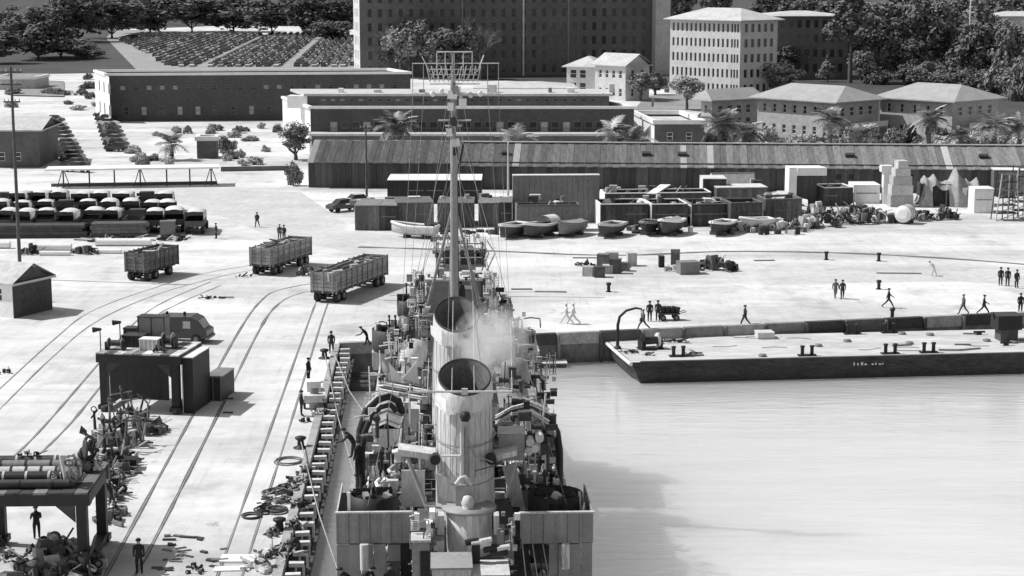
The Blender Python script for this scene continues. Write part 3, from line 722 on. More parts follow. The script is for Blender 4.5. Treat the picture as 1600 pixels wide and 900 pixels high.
# bare trees in front of the brick block
def bare_tree(px, yb, yt, label, seed):
    rg = random.Random(seed); p = at(px, yb); H = at_y(px, yt, p.y).z
    t = thing('bare_tree', label, 'tree', p, rg.uniform(0, 6))
    tm = MB(); cm = MB()
    def br(q, d, L, r, lv):
        e = q + d * L; mb = tm if lv < 2 else cm
        mb.tube([q, q + d * L * .5 + Vector((rg.gauss(0, .04), rg.gauss(0, .04), 0)) * L, e], [r, r * .8, r * .6], 5 if lv < 2 else 3, False)
        if lv >= 5: return
        for k in range(3 if lv else 4):
            nd = (d + Vector((rg.gauss(0, .55), rg.gauss(0, .55), rg.gauss(.15, .3)))).normalized()
            br(q + d * L * rg.uniform(.6, 1), nd, L * rg.uniform(.62, .82), r * .55, lv + 1)
    br(Vector((0, 0, -.2)), Vector((.05, 0, 1)), H * .3, H * .022, 0)
    tm.build('trunk', bark_pale, t); cm.build('crown', bark_pale, t)
tree(640, 122, 26, 74, 'round', 'mid', 'leafy grey tree in front of the brick block, nearest its lit corner', .4, .2)
tree(705, 124, 36, 84, 'round', 'dark', 'dark leafy tree in front of the brick block behind the mast head', .4, .2)
tree(600, 120, 66, 46, 'round', 'mid', 'small leafy tree at the corner of the brick block', .3, .15)
bare_tree(625, 121, 2, 'bare branched grey tree in front of the brick block, near its corner', 3)
bare_tree(672, 122, 22, 'bare branched grey tree in front of the brick block, half way along', 4)
bare_tree(750, 124, 8, 'bare branched grey tree behind the mast head aerials', 8)
# palms
fr_me = {}
def frond_me(m, seed):
    rg = random.Random(seed); vs, fs = [], []
    n = 9
    pts = [Vector((i / n, 0, .42 * (i / n) - 0.72 * (i / n) ** 2.1)) for i in range(n + 1)]
    for i in range(n):
        a, c = pts[i], pts[i + 1]; o = len(vs)
        vs += [tuple(a + Vector((0, -.012, 0))), tuple(a + Vector((0, .012, 0))), tuple(c + Vector((0, .01, 0))), tuple(c + Vector((0, -.01, 0)))]; fs.append((o, o + 1, o + 2, o + 3))
        if i == 0: continue
        for sd in (-1, 1):
            L = .34 * math.sin(math.pi * (i / n) ** .7) + .08
            for k in range(2):
                q = a.lerp(c, k * .5); o = len(vs); e = q + Vector((.14 + .06 * rg.random(), sd * L, -.10 * rg.random() - .03))
                vs += [tuple(q), tuple(q + Vector((.085, 0, 0))), tuple(e)]; fs.append((o, o + 1, o + 2) if sd > 0 else (o, o + 2, o + 1))
    me = bpy.data.meshes.new('frond'); me.from_pydata(vs, [], fs); me.materials.append(m); me.update(); return me
frond_p = [frond_me(leaf_pale, 1), frond_me(leaf_mid, 2), frond_me(leaf_pale, 3)]
skirt_me = crown_me('dead_frond_skirt', leaf_dark, 77, 14, 26, .55, .55, .1)
def palm(px, yb, ytc, wpx, label, seed, nf=24, skirt=True):
    rg = random.Random(seed); p = at(px, yb); s = mpp(yb); zc = at_y(px, ytc, p.y).z; rad = wpx * s / 2 * 1.22
    t = thing('palm_tree', label, 'palm', p, 0)
    mb = MB(); mb.tube([(0, 0, -.2), (.05, 0, zc * .5), (0, 0, zc)], [rad * .16, rad * .13, rad * .12], 9); mb.build('trunk', bark, t)
    for k in range(nf):
        o = put('frond', frond_p[k % 3], t, (0, 0, zc)); L = rad * rg.uniform(.85, 1.15)
        o.scale = (L, L, L); o.rotation_euler = (rg.uniform(-.3, .3), rg.uniform(-1.15, .55), rg.uniform(0, 6.28))
    if skirt:
        o = put('dead_frond_skirt', skirt_me, t, (0, 0, zc - rad * .45)); o.scale = (rad * .75, rad * .75, rad * .9)
palm(620, 262, 200, 54, 'big feathery palm rising in front of the two tier store', 1, 44)
palm(955, 252, 205, 44, 'upright palm at the end of the two tier store', 2, 22, False)
palm(990, 252, 222, 50, 'low palm between the store and the small bright roofed one', 3, 22, False)
palm(806, 248, 224, 56, 'pale low palm showing above the shed roof in mid row', 4, 24, False)
palm(1124, 246, 196, 50, 'palm with dark skirt by the small hip roofed house', 5, 40)
palm(1165, 246, 208, 46, 'palm to the right of the skirted one by the small hip roofed house', 6, 34)
palm(1296, 246, 190, 44, 'tall palm at the corner of the middle hip roofed house', 7, 40)
palm(1342, 246, 214, 44, 'low palm under the porch of the middle hip roofed house', 8, 22, False)
palm(1450, 246, 188, 46, 'tall palm at the lit corner of the last hip roofed house', 9, 40)
palm(1552, 246, 198, 50, 'palm under the porch of the last hip roofed house', 10, 24, False)
palm(1592, 246, 200, 40, 'palm at the end of the garden, farthest along the row', 11, 34)
palm(1500, 246, 214, 36, 'small palm between the tall one and the porch of the last house', 12, 20, False)
palm(268, 250, 226, 44, 'low spreading palm near the long shelter', 13, 20, False)
# flagpole, poles
def pole(px, yb, yt, r, m, label, name='utility_pole', arms=(), z0=0, cat='pole'):
    p = at(px, yb); H = at_y(px, yt, p.y).z
    t = thing(name, label, cat, p, R(6))
    mb = MB(); mb.tube([(0, 0, -.3), (0, 0, H)], [r, r * .65], 8); mb.build('shaft', m, t)
    for z, w_ in arms:
        mb = MB(); mb.box(-w_ / 2, w_ / 2, -r - .11, -r * .9, H - z - .1, H - z + .05); mb.build('crossarm', m, t)
        for q in (-.45, -.2, .2, .45):
            mb = MB(); mb.tube([(w_ * q, -r - .05, H - z + .05), (w_ * q, -r - .05, H - z + .28)], .05, 6); mb.build('insulator', steel_pale, t)
    return t
pole(1511.5, 130, -6, .26, white, 'tall white flagpole among the dark trees', 'flagpole', cat='flagpole')
pole(32, 436, 104, .19, bark, 'tall dark utility pole with crossarms beside the white hut', arms=((.5, 2.2), (1.7, 2.0), (3.4, 1.6)))
pole(573, 308, 195, .17, wood_dark, 'dark pole standing in front of the plank shed near the big palm', arms=((.4, 1.6),))
pole(652, 232, 176, .13, wood_mid, 'slim pole against the two tier store with a short crossarm', arms=((.3, 3.0),))
pole(794, 318, 222, .16, wood_pale, 'pale pole with hanging canvas beside the tall grey screen')
# ---- cars
def car_mb():
    mb = MB()
    prof = [(-2.2, .45), (-2.25, .85), (-1.7, 1.05), (-1.25, 1.12), (-.75, 1.6), (.55, 1.62), (.95, 1.15), (1.95, 1.05), (2.2, .8), (2.2, .42)]
    for i in range(len(prof) - 1):
        (a, za), (c, zc) = prof[i], prof[i + 1]
        wa = .82 if za < 1.1 else .62; wc = .82 if zc < 1.1 else .62
        mb.cur = 1 if (3 <= i <= 3 or i == 5) else 0
        mb.add([(a, -wa, za), (a, wa, za), (c, wc, zc), (c, -wc, zc)], [(0, 1, 2, 3)])
    mb.cur = 0
    for sd in (-1, 1):
        mb.cur = 0; mb.add([(x, sd * .82, z) for x, z in [(-2.2, .42), (-2.25, .85), (-1.25, 1.1), (.95, 1.1), (2.2, .8), (2.2, .42)]], [(0, 1, 2, 3, 4, 5)])
        mb.cur = 1; mb.add([(-1.25, sd * .82, 1.1), (.95, sd * .82, 1.1), (.55, sd * .62, 1.6), (-.75, sd * .62, 1.6)], [(0, 1, 2, 3)])
        mb.cur = 2
        for x in (-1.4, 1.4): mb.tube([(x, sd * .6, .33), (x, sd * .86, .33)], .34, 8)
    return mb
car_me = []
for m_ in (car_dark, car_pale):
    o = car_mb().build('parked_car', [m_, glass_dark, rubber]); car_me.append(o.data); bpy.data.objects.remove(o)
# the packed car field: rows running away up the slope
cars = []
rg = random.Random(21)
yy = 0
for row in range(60):
    for col_ in range(38):
        d = 598 + row * 5.4
        p = at(300, 100); X0 = at(555, 112).x - col_ * 3.1 - row * .35
        q = Vector((X0 + rg.uniform(-.25, .25), d + rg.uniform(-.5, .5), 0))
        px = 800 + q.x / q.y * F_PX
        lim = 262 - row * 1.6
        if px < lim or px > 553 or rg.random() < .06: continue
        if col_ % 9 == 8: continue
        cars.append(q)
cars.sort(key=lambda q: q.y)
for i, q in enumerate(cars[:235]):
    k = 1 if rg.random() < .38 else 0
    o = put('parked_car', car_me[k], None, q, (0, 0, R(90 + 8) + rg.uniform(-.05, .05)))
    tag(o, ['dark saloon car parked in the packed field above the workshop roof', 'pale saloon car parked in the packed field above the workshop roof'][k], 'car', 'cars parked in the packed field above the workshop roof')
vs, fs, ms = [], [], []
tmpl = car_me[0]; tv = [v.co.copy() for v in tmpl.vertices]; tf = [(tuple(p.vertices), p.material_index) for p in tmpl.polygons if len(p.vertices) <= 6]
for q in cars[235:]:
    rot = Matrix.Rotation(R(98), 3, 'Z'); o = len(vs); pal = rg.random() < .38
    vs += [tuple(rot @ v + q) for v in tv]
    for p, mi in tf: fs.append([x + o for x in p]); ms.append(3 if (pal and mi == 0) else mi)
me = bpy.data.meshes.new('distant_parked_cars'); me.from_pydata(vs, [], fs)
for m_ in (car_dark, glass_dark, rubber, car_pale): me.materials.append(m_)
me.polygons.foreach_set('material_index', ms); me.update()
tag(put('distant_parked_cars', me), 'farther rows of small parked cars in the packed field', 'cars', kind='stuff')
# two lines of cars along the sunny road at the left
for i in range(13):
    px = 84 + i * 3.1; yb = 192 + i * 6.4
    k = 1 if i % 4 == 1 else 0
    o = put('parked_car', car_me[k], None, at(px, yb), (0, 0, R(160 + rg.uniform(-4, 4))))
    tag(o, f'{"pale" if k else "dark"} car in the slanting line left of the sunny road', 'car', 'cars in the slanting line left of the sunny road')
for i in range(9):
    px = 163 + i * 2.6; yb = 184 + i * 6.6
    k = 1 if i % 4 == 2 else 0
    o = put('parked_car', car_me[k], None, at(px, yb), (0, 0, R(165 + rg.uniform(-4, 4))))
    tag(o, f'{"pale" if k else "dark"} car in the line right of the sunny road, under the workshop', 'car', 'cars in the line right of the sunny road')
for px, yb, k, lb, rz in [(545, 330, 0, 'dark car parked at the lit end of the container row', 40), (568, 322, 1, 'pale car behind the dark one at the container row end', 30)]:
    o = put('parked_car', car_me[k], None, at(px - 8, yb), (0, 0, R(rz))); tag(o, lb, 'car')
# ================================================================== YARD: TRUCKS, TRAILERS, STACKS, BOATS, CRANES
def wheel(parent, c, r=.5, w=.28, axis='x'):
    mb = MB(); a = Vector((w / 2, 0, 0)) if axis == 'x' else Vector((0, w / 2, 0))
    c = Vector(c); mb.tube([c - a, c + a], r, 12); o = mb.build('wheel', rubber, parent)
    mb = MB(); mb.tube([c - a * 1.06, c + a * 1.06], r * .5, 10); mb.build('rim', steel_mid, o)
    return o
# ---- canvas covered army trucks: seen from the back; local y = forward (away)
def make_truck():
    t = thing('army_truck', 'x', 'truck', (0, 0, 0))
    mb = MB(); mb.box(-1.1, 1.1, 0, 3.9, 1.0, 1.12); mb.box(-1.1, -1.04, 0, 3.9, 1.12, 1.75); mb.box(1.04, 1.1, 0, 3.9, 1.12, 1.75); mb.box(-1.04, 1.04, 3.84, 3.9, 1.12, 1.75); mb.build('cargo_bed', truck_paint, t)
    mb = MB(); mb.box(-1.04, 1.04, -.06, -.003, .95, 1.65); mb.build('tailgate', truck_paint, t)
    mb = MB(); n = 10; prof = [(-1.12, 1.75)] + [(-1.12 * math.cos(math.pi * i / n), 2.25 + .5 * math.sin(math.pi * i / n)) for i in range(n + 1)] + [(1.12, 1.75)]
    k = len(prof); ys = [-.1, .9, 1.9, 2.9, 3.95]
    vs = [(x * (1 - .02 * (j % 2)), y, z - (.05 if j % 2 else 0)) for j, y in enumerate(ys) for x, z in prof]
    mb.add(vs, [(j * k + i, (j + 1) * k + i, (j + 1) * k + i + 1, j * k + i + 1) for j in range(len(ys) - 1) for i in range(k - 1)], True)
    mb.add([(x, 3.95, z) for x, z in prof], [list(range(k))])
    mb.build('canvas_cover', canvas, t)
    mb = MB(); mb.add([(-1.1, -.095, 2.72), (1.1, -.095, 2.72), (1.1, -.095, 2.3), (-1.1, -.095, 2.3)], [(0, 1, 2, 3)])
    mb.tube([(x * .98, -.08, z - .02) for x, z in prof], .035, 5); mb.build('rear_bow', steel_dark, t)
    mb = MB(); mb.box(-.95, .95, 4.1, 5.5, .9, 1.7); mb.prism([(-.95, 4.1), (.95, 4.1), (.9, 5.3), (-.9, 5.3)], 1.7, 2.35); mb.build('cab', truck_paint, t)
    mb = MB(); mb.box(-.6, .6, 5.5, 6.7, .85, 1.55); mb.build('hood', truck_paint, t)
    mb = MB(); mb.box(-.35, -.2, 0, 6.6, .7, .98); mb.box(.2, .35, 0, 6.6, .7, .98); mb.build('chassis', steel_black, t)
    for y in (.9, 2.1, 5.7):
        for x in (-.9, .9): wheel(t, (x, y, .48), .48, .34)
    return t
tr0 = make_truck()
first = True
for row, (yb, x0) in enumerate([(366, 305), (350, 300), (335, 292)]):
    for i in range(10):
        px = x0 - i * 33.5 + random.uniform(-3, 3)
        if row and i in (0,) : continue
        pos = at(px, yb); pos.y += random.uniform(-1.0, 1.0)
        where = ['front', 'middle', 'far'][row]
        nm = ['first', 'second', 'third', 'fourth', 'fifth', 'sixth', 'seventh', 'eighth', 'ninth', 'tenth'][i]
        bare = (i * 3 + row * 5) % 7 == 2 and not first
        lb = f'army truck with {"bare bed" if bare else "pale arched canvas"}, {nm} from the trailer end of {where} row'
        if first: tr0.location = pos; tr0.rotation_euler = (0, 0, R(4)); tr0['label'] = lb; tr0['group'] = 'army trucks parked in rows beside the long shelter'; first = False
        else:
            c = dup(tr0, pos, R(5 + random.uniform(-5, 5)), lb, 'army trucks parked in rows beside the long shelter')
            for ch in list(c.children):
                nmc = ch.name.split('.')[0]
                if nmc == 'canvas_cover':
                    if bare: bpy.data.objects.remove(ch)
                    else: ch.scale = (random.uniform(.96, 1.02), random.uniform(.9, 1.02), random.uniform(.94, 1.03))
# ---- long open shelter
p0 = at(78, 294); p1 = at(338, 290); d = p1 - p0; Ls = d.length; ra = math.atan2(d.y, d.x); Hr = top_z(100, 294, 266)
sh = thing('open_shelter', 'long open shelter with thin pale flat roof on dark posts behind the trucks', 'shelter', p0, ra)
mb = MB(); mb.box(-.5, Ls + .5, -1.0, 3.4, Hr, Hr + .22); mb.build('roof', white, sh)
for fx in (.08, .235, .385, .54, .70, .84, .97):
    mb = MB(); mb.box(Ls * fx - .1, Ls * fx + .1, .4, .6, 0, Hr - .003); mb.build('post', wood_dark, sh)
    if fx in (.08, .54, .97):
        mb = MB(); mb.tube([(Ls * fx - .9, .5, 0), (Ls * fx - .12, .5, Hr - .1)], .07, 6); mb.tube([(Ls * fx + .9, .5, 0), (Ls * fx + .12, .5, Hr - .1)], .07, 6); mb.build('brace', wood_dark, sh)
mb = MB(); mb.box(0, Ls, 1.6, 2.0, .02, .45); mb.build('bench', wood_dark, sh)
# ---- stacks of dark timber and beams in front of the trucks
def stack(name, label, cat, pa, pb, depth, h, m, nrow, nlay, piece, gap=.06, jit=.15):
    a, b_ = at(*pa), at(*pb); d = b_ - a; L_ = d.length
    t = thing(name, label, cat, a, math.atan2(d.y, d.x))
    dy = depth / nrow; dz = h / nlay
    mes = []
    mb = MB(); mb.box(0, L_, gap / 2, dy - gap / 2, .0, dz - gap / 2); o = mb.build(piece, m, t); me = o.data
    for j in range(nlay):
        for i in range(nrow):
            if i == j == 0: continue
            q = put(piece, me, t, (random.uniform(-jit, jit), i * dy, j * dz + .02)); q.scale.x = random.uniform(.94, 1.0)
    return t
stack('beam_stack', 'long low stack of dark squared beams in front of the covered trucks', 'beams', (-20, 373), (135, 372), 2.4, 1.5, wood_dark, 5, 4, 'beam')
stack('beam_stack', 'second stack of dark beams, between the pole and the grey panel crate', 'beams', (142, 371), (232, 370), 2.2, 1.6, rust, 5, 4, 'beam')
stack('plank_stack', 'long thin layer of paler planks lying on top behind the beams', 'planks', (-20, 362), (160, 360), 2.0, 1.7, wood_mid, 4, 3, 'plank')
for (x0, x1, y, lb) in [(56, 112, 392, 'long white pipe on the ground behind the empty trailer, next to the pole'), (150, 236, 384, 'long white pipe lying behind the loaded trailer front'), (-15, 16, 388, 'short white pipe at the yard edge left of the pole'), (62, 110, 399, 'thin white pipe in front of the longer one by the pole'), (150, 190, 396, 'thin short white pipe beside the dark heap')]:
    a, b_ = at(x0, y), at(x1, y); mb = MB(); r = .42 if y < 393 else .25
    mb.tube([(0, 0, r), (b_.x - a.x, b_.y - a.y, r)], r, 14); mb.tube([(0, 0, r), (.05, 0, r)], r * 1.12, 14)
    tag(mb.build('white_pipe', white, None, a), lb, 'pipe')
def lump(name, label, cat, px, yb, w, h, d, m, seed, parts=14, m2=None, rz=0.0, group=None):
    """a heap of angular scrap: every piece its own part"""
    rg = random.Random(seed); t = thing(name, label, cat, at(px, yb), rz, group)
    for k in range(int(parts * 1.35)):
        mb = MB(); f = rg.random()
        c = (rg.uniform(-w / 2, w / 2) * .85, rg.uniform(0, d), 0)
        zt = h * (1 - abs(c[0]) / (w * .62)) * rg.uniform(.55, 1)
        q_ = rg.random(); mm = (m2 if (m2 and q_ < .3) else steel_black if q_ < .55 else steel_pale if q_ > .93 else m)
        ty = rg.random()
        if ty < .34:
            mb.rbox((c[0], c[1], zt * .5), (w * rg.uniform(.06, .2), d * rg.uniform(.12, .35), max(.12, zt * rg.uniform(.4, .9))), (rg.uniform(-.2, .2), rg.uniform(-.25, .25), rg.uniform(0, 3)))
            mb.build('scrap_plate', mm, t)
        elif ty < .72:
            a = Vector((c[0], c[1], .1)); e = a + Vector((rg.uniform(-.8, .8) * w * .5, rg.uniform(-.4, .4) * d, zt * rg.choice((.1, .25, .5, .8, 1.1)))); (mb.tube([a, e], rg.uniform(.03, .075), 6) if rg.random() < .6 else mb.rbox((a + e) / 2, (rg.uniform(.06, .16), .05, (e - a).length), ((e - a).to_track_quat('Z', 'X').to_euler()))); mb.build('scrap_bar', mm, t)
        else:
            r = rg.uniform(.10, .24) * min(h, w); mb.lathe([(r * .55, -r * .18), (r, -r * .18), (r, r * .18), (r * .55, r * .18), (r * .55, -r * .18)], 14, c=(0, 0, 0))
            o = mb.build('scrap_ring', mm, t, (c[0], c[1], max(r, zt * .6)), (rg.uniform(.6, 1.57), 0, rg.uniform(0, 3)))
    return t
lump('scrap_heap', 'dark mound of scrap behind the empty trailer, right of the first white pipe', 'heap', 130, 398, 3.4, 1.5, 2, rust, 3, 20, steel_black)
lump('scrap_heap', 'dark mound of scrap at the foot of the tall utility pole', 'heap', 42, 399, 2.6, 1.4, 2, rust, 4, 16, steel_black)
lump('scrap_heap', 'jumble of wheels and axles under the end of the beam stack', 'heap', 185, 378, 7.0, .9, 2, steel_black, 5, 26, steel_pale)
lump('scrap_heap', 'jumble of axles under the grey panelled crate', 'heap', 265, 377, 4.0, .9, 2, steel_black, 6, 18, steel_pale)
def crate(name, label, cat, px, yb, w, d, h, rz, m, slat=None, group=None, z=0.0):
    t = thing(name, label, cat, at(px, yb) + Vector((0, 0, z)), rz, group)
    mb = MB(); mb.box(-w / 2, w / 2, 0, d, 0.0, h); mb.build('body', m, t)
    sm = slat or m
    for x in (-w / 2 - .03, w / 2 - .05):
        mb = MB(); mb.box(x, x + .08, -.04, -.003, 0, h + .03); mb.build('batten', sm, t)
    mb = MB(); mb.box(-w / 2 + .06, w / 2 - .06, -.035, -.004, h * .86, h); mb.build('top_rail', sm, t)
    mb = MB(); mb.box(-w / 2 - .05, w / 2 + .05, -.05, d + .05, h + .003, h + .07); mb.build('lid', sm, t)
    return t
crate('panel_crate', 'grey panelled crate standing between the beams and the covered trucks', 'crate', 262, 368, 1.7, 1.6, 1.6, 0.1, steel_mid)
# ---- freight trailers: end towards us at local y = 0, body goes away
def trailer(label, px, py, rz, Lt, Wt, Hb, m, load, floor=1.15, nst=8, mm=None):
    t = thing('freight_trailer', label, 'trailer', at(px, py), rz)
    mb = MB(); mb.box(-Wt / 2, Wt / 2, 0, Lt, floor - .2, floor); mb.build('bed', steel_dark, t)
    nb_ = 5
    for k in range(nb_):
        z0 = floor + .01 + Hb * k / nb_; z1 = floor + Hb * (k + 1) / nb_ - .03
        for nm, a in (('side_board', (-Wt / 2, -Wt / 2 + .07, 0.08, Lt)), ('side_board', (Wt / 2 - .07, Wt / 2, 0.08, Lt)), ('end_board', (-Wt / 2, Wt / 2, 0, .07)), ('end_board', (-Wt / 2 + .08, Wt / 2 - .08, Lt - .07, Lt))):
            mb = MB(); mb.box(*a, z0, z1); mb.build(nm, m, t)
    for i in range(nst):
        y = .15 + (Lt - .3) * i / (nst - 1)
        for s in (-1, 1):
            mb = MB(); mb.box(s * (Wt / 2 + .005) - (.1 if s < 0 else 0), s * (Wt / 2 + .005) + (.1 if s > 0 else 0), y - .06, y + .06, floor - .25, floor + Hb + .04); mb.build('stake', mm or m, t)
    for x in (-Wt / 2 + .2, 0, Wt / 2 - .2):
        mb = MB(); mb.box(x - .06, x + .06, -.08, -.004, floor - .22, floor + Hb + .02); mb.build('end_stake', mm or m, t)
    ys = (.8, 2.0, Lt - 1.6) if Lt < 8 else (.9, 2.1, Lt - 2.2, Lt - 1.0)
    for y in ys:
        mb = MB(); mb.tube([(-Wt / 2 + .2, y, .5), (Wt / 2 - .2, y, .5)], .09, 7); mb.build('axle', steel_black, t)
        for s in (-1, 1): wheel(t, (s * (Wt / 2 - .25), y, .5), .5, .4)
    mb = MB(); mb.box(-.5, -.3, .1, Lt, .65, floor - .21); mb.box(.3, .5, .1, Lt, .65, floor - .21); mb.build('chassis', steel_black, t)
    rg = random.Random(int(px))
    for k in range(load):
        mb = MB(); y = rg.uniform(.4, Lt - .6); x = rg.uniform(-.8, .8)
        if k % 3: mb.rbox((x, y, floor + Hb * rg.uniform(.75, 1.02)), (rg.uniform(.1, .3), rg.uniform(1.0, 3.0), .12), (rg.uniform(-.25, .25), rg.uniform(-.2, .2), rg.uniform(-.9, .9)))
        else: mb.rbox((x, y, floor + Hb * .75), (rg.uniform(.5, 1.0), rg.uniform(.6, 1.2), .7), (rg.uniform(-.2, .2), 0, rg.uniform(0, 3)))
        mb.build('scrap_load', [wood_pale, wood_mid, steel_mid][k % 3], t)
    mb = MB(); mb.box(-Wt / 2 + .08, Wt / 2 - .08, .1, Lt - .1, floor, floor + Hb * .55); mb.build('load_bed', rust, t)
    return t
tr_m = mat('trailer_paint', .14, var=.35, scale=1.0, rnd=.25); tr_m2 = mat('faded_trailer_paint', .26, var=.4, scale=1.2, rnd=.2)
trailer('dark empty boarded freight trailer alone near the beam stacks', 212, 440, R(-21), 6.2, 2.4, 1.75, tr_m, 5)
trailer('pale patched freight trailer, middle one of the three, with equipment beside it', 408, 431, R(-20), 9.0, 2.5, 1.7, tr_m2, 10)
trailer('long boarded freight trailer heaped with boards, nearest of the three to the warship', 505, 474, R(-20), 12.0, 2.45, 1.75, tr_m2, 16, nst=11)
lump('winch_gear', 'upright winch gear standing at the end of the middle freight trailer', 'machine', 478, 432, 1.8, 1.9, 1.2, steel_dark, 8, 14, steel_mid)
lump('ballast_block', 'low dark block lying left of the middle freight trailer', 'block', 381, 434, 1.8, .55, .8, steel_dark, 9, 6)
lump('scrap_heap', 'few thin sticks lying on the pale yard below the middle trailer', 'debris', 330, 468, 3.0, .35, 1.5, wood_mid, 10, 12)
# ---- container row, screen and sheds in the middle of the yard
def container(label, pa, pb, ytop, depth, m, seams=3, name='steel_container', cat='container', left=None, top=None):
    a, b_ = at(*pa), at(*pb); d = b_ - a; L_ = d.length; H = top_z(pa[0], pa[1], ytop)
    t = thing(name, label, cat, a, math.atan2(d.y, d.x))
    if name == 'storage_bin':                       # open topped, filled with gear
        mb = MB(); mb.box(0.01, L_, 0, .08, 0, H); mb.box(0.01, L_, depth - .08, depth, 0, H); mb.box(0.01, .09, .081, depth - .081, 0, H); mb.box(L_ - .08, L_, .081, depth - .081, 0, H); mb.box(.1, L_ - .09, .09, depth - .09, 0, H * .62); mb.build('body', m, t)
        mb = MB(); mb.box(-.06, L_ + .06, -.08, .14, H + .003, H + .12); mb.box(-.06, L_ + .06, depth - .14, depth + .06, H + .003, H + .12); mb.box(-.06, .14, .143, depth - .143, H + .003, H + .12); mb.box(L_ - .14, L_ + .06, .143, depth - .143, H + .003, H + .12); mb.build('rim', top or wood_mid, t)
        rgb = random.Random(len(label) * 7 + int(pa[0]))
        for q in range(int(L_ * 2.2)):
            mb = MB(); x, y = rgb.uniform(.5, L_ - .5), rgb.uniform(.4, depth - .5); z = H * .62; k = rgb.randrange(3)
            if k == 0: mb.rbox((x, y, z + .3), (rgb.uniform(.3, .9), rgb.uniform(.3, .8), rgb.uniform(.4, 1.1)), (0, 0, rgb.uniform(0, 3)))
            elif k == 1: mb.tube([(x - .6, y, z + .1), (x + rgb.uniform(-.3, .7), y + rgb.uniform(-.5, .5), z + rgb.uniform(.5, 1.6))], .06, 6)
            else: mb.tube([(x, y, z), (x, y, z + .9)], .28, 9)
            mb.build('bin_content', [offwhite, steel_black, wood_mid, steel_mid, rust][rgb.randrange(5)], t)
    else:
        mb = MB(); mb.box(0.01, L_, 0, depth, 0, H); mb.build('body', m, t)
        mb = MB(); mb.box(-.06, L_ + .06, -.08, depth + .06, H + .003, H + .1); mb.build('roof', top or wood_mid, t)
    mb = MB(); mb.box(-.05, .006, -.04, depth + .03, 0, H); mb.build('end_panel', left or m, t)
    for i in range(seams + 1):
        x = L_ * i / max(seams, 1); x = min(x, L_ - .1); mb = MB(); mb.box(x + .012, x + .11, -.05, -.003, 0, H - .01); mb.build('rib', m, t)
    nbo = max(2, int(L_ / .62)); bw2 = L_ / nbo
    if name not in ('white_box', 'sheet_screen'):
        mb = MB(); mb.box(0, bw2 - .04, -.045, -.004, .05, H - .12); o = mb.build('front_board', m, t); me_ = o.data; o.location.x = .02
        for i in range(1, nbo):
            q = put('front_board', me_, t, (i * bw2 + .02, random.uniform(-.02, 0.0), random.uniform(-.03, .02)))
    for i in range(seams):
        if (i + len(label)) % 3 == 0: continue
        x = L_ * (i + .5) / seams; mb = MB(); z_ = H * .55; mb.box(x - L_ / seams * .42, x + L_ / seams * .42, -.075, -.048, z_, z_ + .1); mb.build('door_bar', steel_mid, t)
    return t
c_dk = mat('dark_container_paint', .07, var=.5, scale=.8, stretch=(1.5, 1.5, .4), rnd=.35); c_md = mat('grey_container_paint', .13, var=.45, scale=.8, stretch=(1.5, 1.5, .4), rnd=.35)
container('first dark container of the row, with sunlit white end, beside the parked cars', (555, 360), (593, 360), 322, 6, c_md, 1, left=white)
container('second darker container of the row, behind the white motor boat bow', (594, 360), (620, 360), 322, 6, c_dk, 1)
container('wide grey container in the row above the white motor boat', (621, 358), (678, 357), 318, 6, c_md, 2)
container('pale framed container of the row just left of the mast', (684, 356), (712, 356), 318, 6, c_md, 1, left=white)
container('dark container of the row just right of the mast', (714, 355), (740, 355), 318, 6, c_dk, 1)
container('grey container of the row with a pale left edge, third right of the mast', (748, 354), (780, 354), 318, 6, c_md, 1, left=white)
container('narrow dark container at the end of the row next to the grey screen', (781, 354), (800, 354), 317, 6, c_dk, 1)
container('low dark store shed with a thin white roof edge behind the container row', (606, 318), (752, 318), 282, 7, steel_black, 5, 'store_shed', 'shed', top=white)
container('tall mid grey boarded screen behind the beached boats', (802, 348), (936, 347), 275, 1.2, steel_mid, 6, 'boarded_screen', 'screen', top=offwhite)
container('low grey bin in front of the tall boarded screen', (808, 362), (905, 361), 322, 2.5, steel_mid, 3, 'storage_bin', 'bin')
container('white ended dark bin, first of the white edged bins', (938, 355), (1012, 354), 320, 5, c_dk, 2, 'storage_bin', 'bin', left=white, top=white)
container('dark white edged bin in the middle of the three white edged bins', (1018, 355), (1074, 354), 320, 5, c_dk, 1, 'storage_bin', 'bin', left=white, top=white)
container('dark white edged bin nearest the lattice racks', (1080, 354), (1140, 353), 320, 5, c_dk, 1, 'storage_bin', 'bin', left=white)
container('long low white topped bin behind the first white edged bins', (945, 334), (1110, 332), 303, 4, c_dk, 3, 'storage_bin', 'bin', left=white, top=white)
container('dark framed locker shed beyond the white edged bins', (1098, 325), (1134, 325), 280, 4, c_dk, 1, 'locker_shed', 'shed', left=offwhite, top=offwhite)
container('pale sheeted screen standing against the long plank shed', (1112, 310), (1178, 309), 272, .8, offwhite, 5, 'sheet_screen', 'screen')
container('long dark rack shed with thin pale roof line, right of the locker shed', (1120, 328), (1198, 327), 294, 4, c_md, 4, 'rack_shed', 'shed', top=offwhite)
container('dark framed bin behind the scrap wheels', (1142, 356), (1190, 355), 318, 4, c_dk, 2, 'storage_bin', 'bin')
container('grey slatted bin behind the scrap boats', (1196, 350), (1252, 349), 312, 4, c_md, 4, 'storage_bin', 'bin', top=wood_mid)
container('low white flat box beside the tall crate stack', (1334, 318), (1374, 318), 290, 4, white, 1, 'white_box', 'box', top=white)
container('dark low box under the white tarpaulin, left of the low white box', (1288, 322), (1332, 321), 294, 4, c_dk, 2, 'storage_bin', 'bin', top=white)
container('small white hut with a dark doorway near the lattice towers', (1522, 333), (1552, 333), 296, 3, white, 1, 'white_hut', 'hut', top=white)
container('large pale roofed crate behind the lattice towers', (1552, 306), (1640, 307), 266, 7, c_md, 3, 'storage_shed', 'shed', top=white)
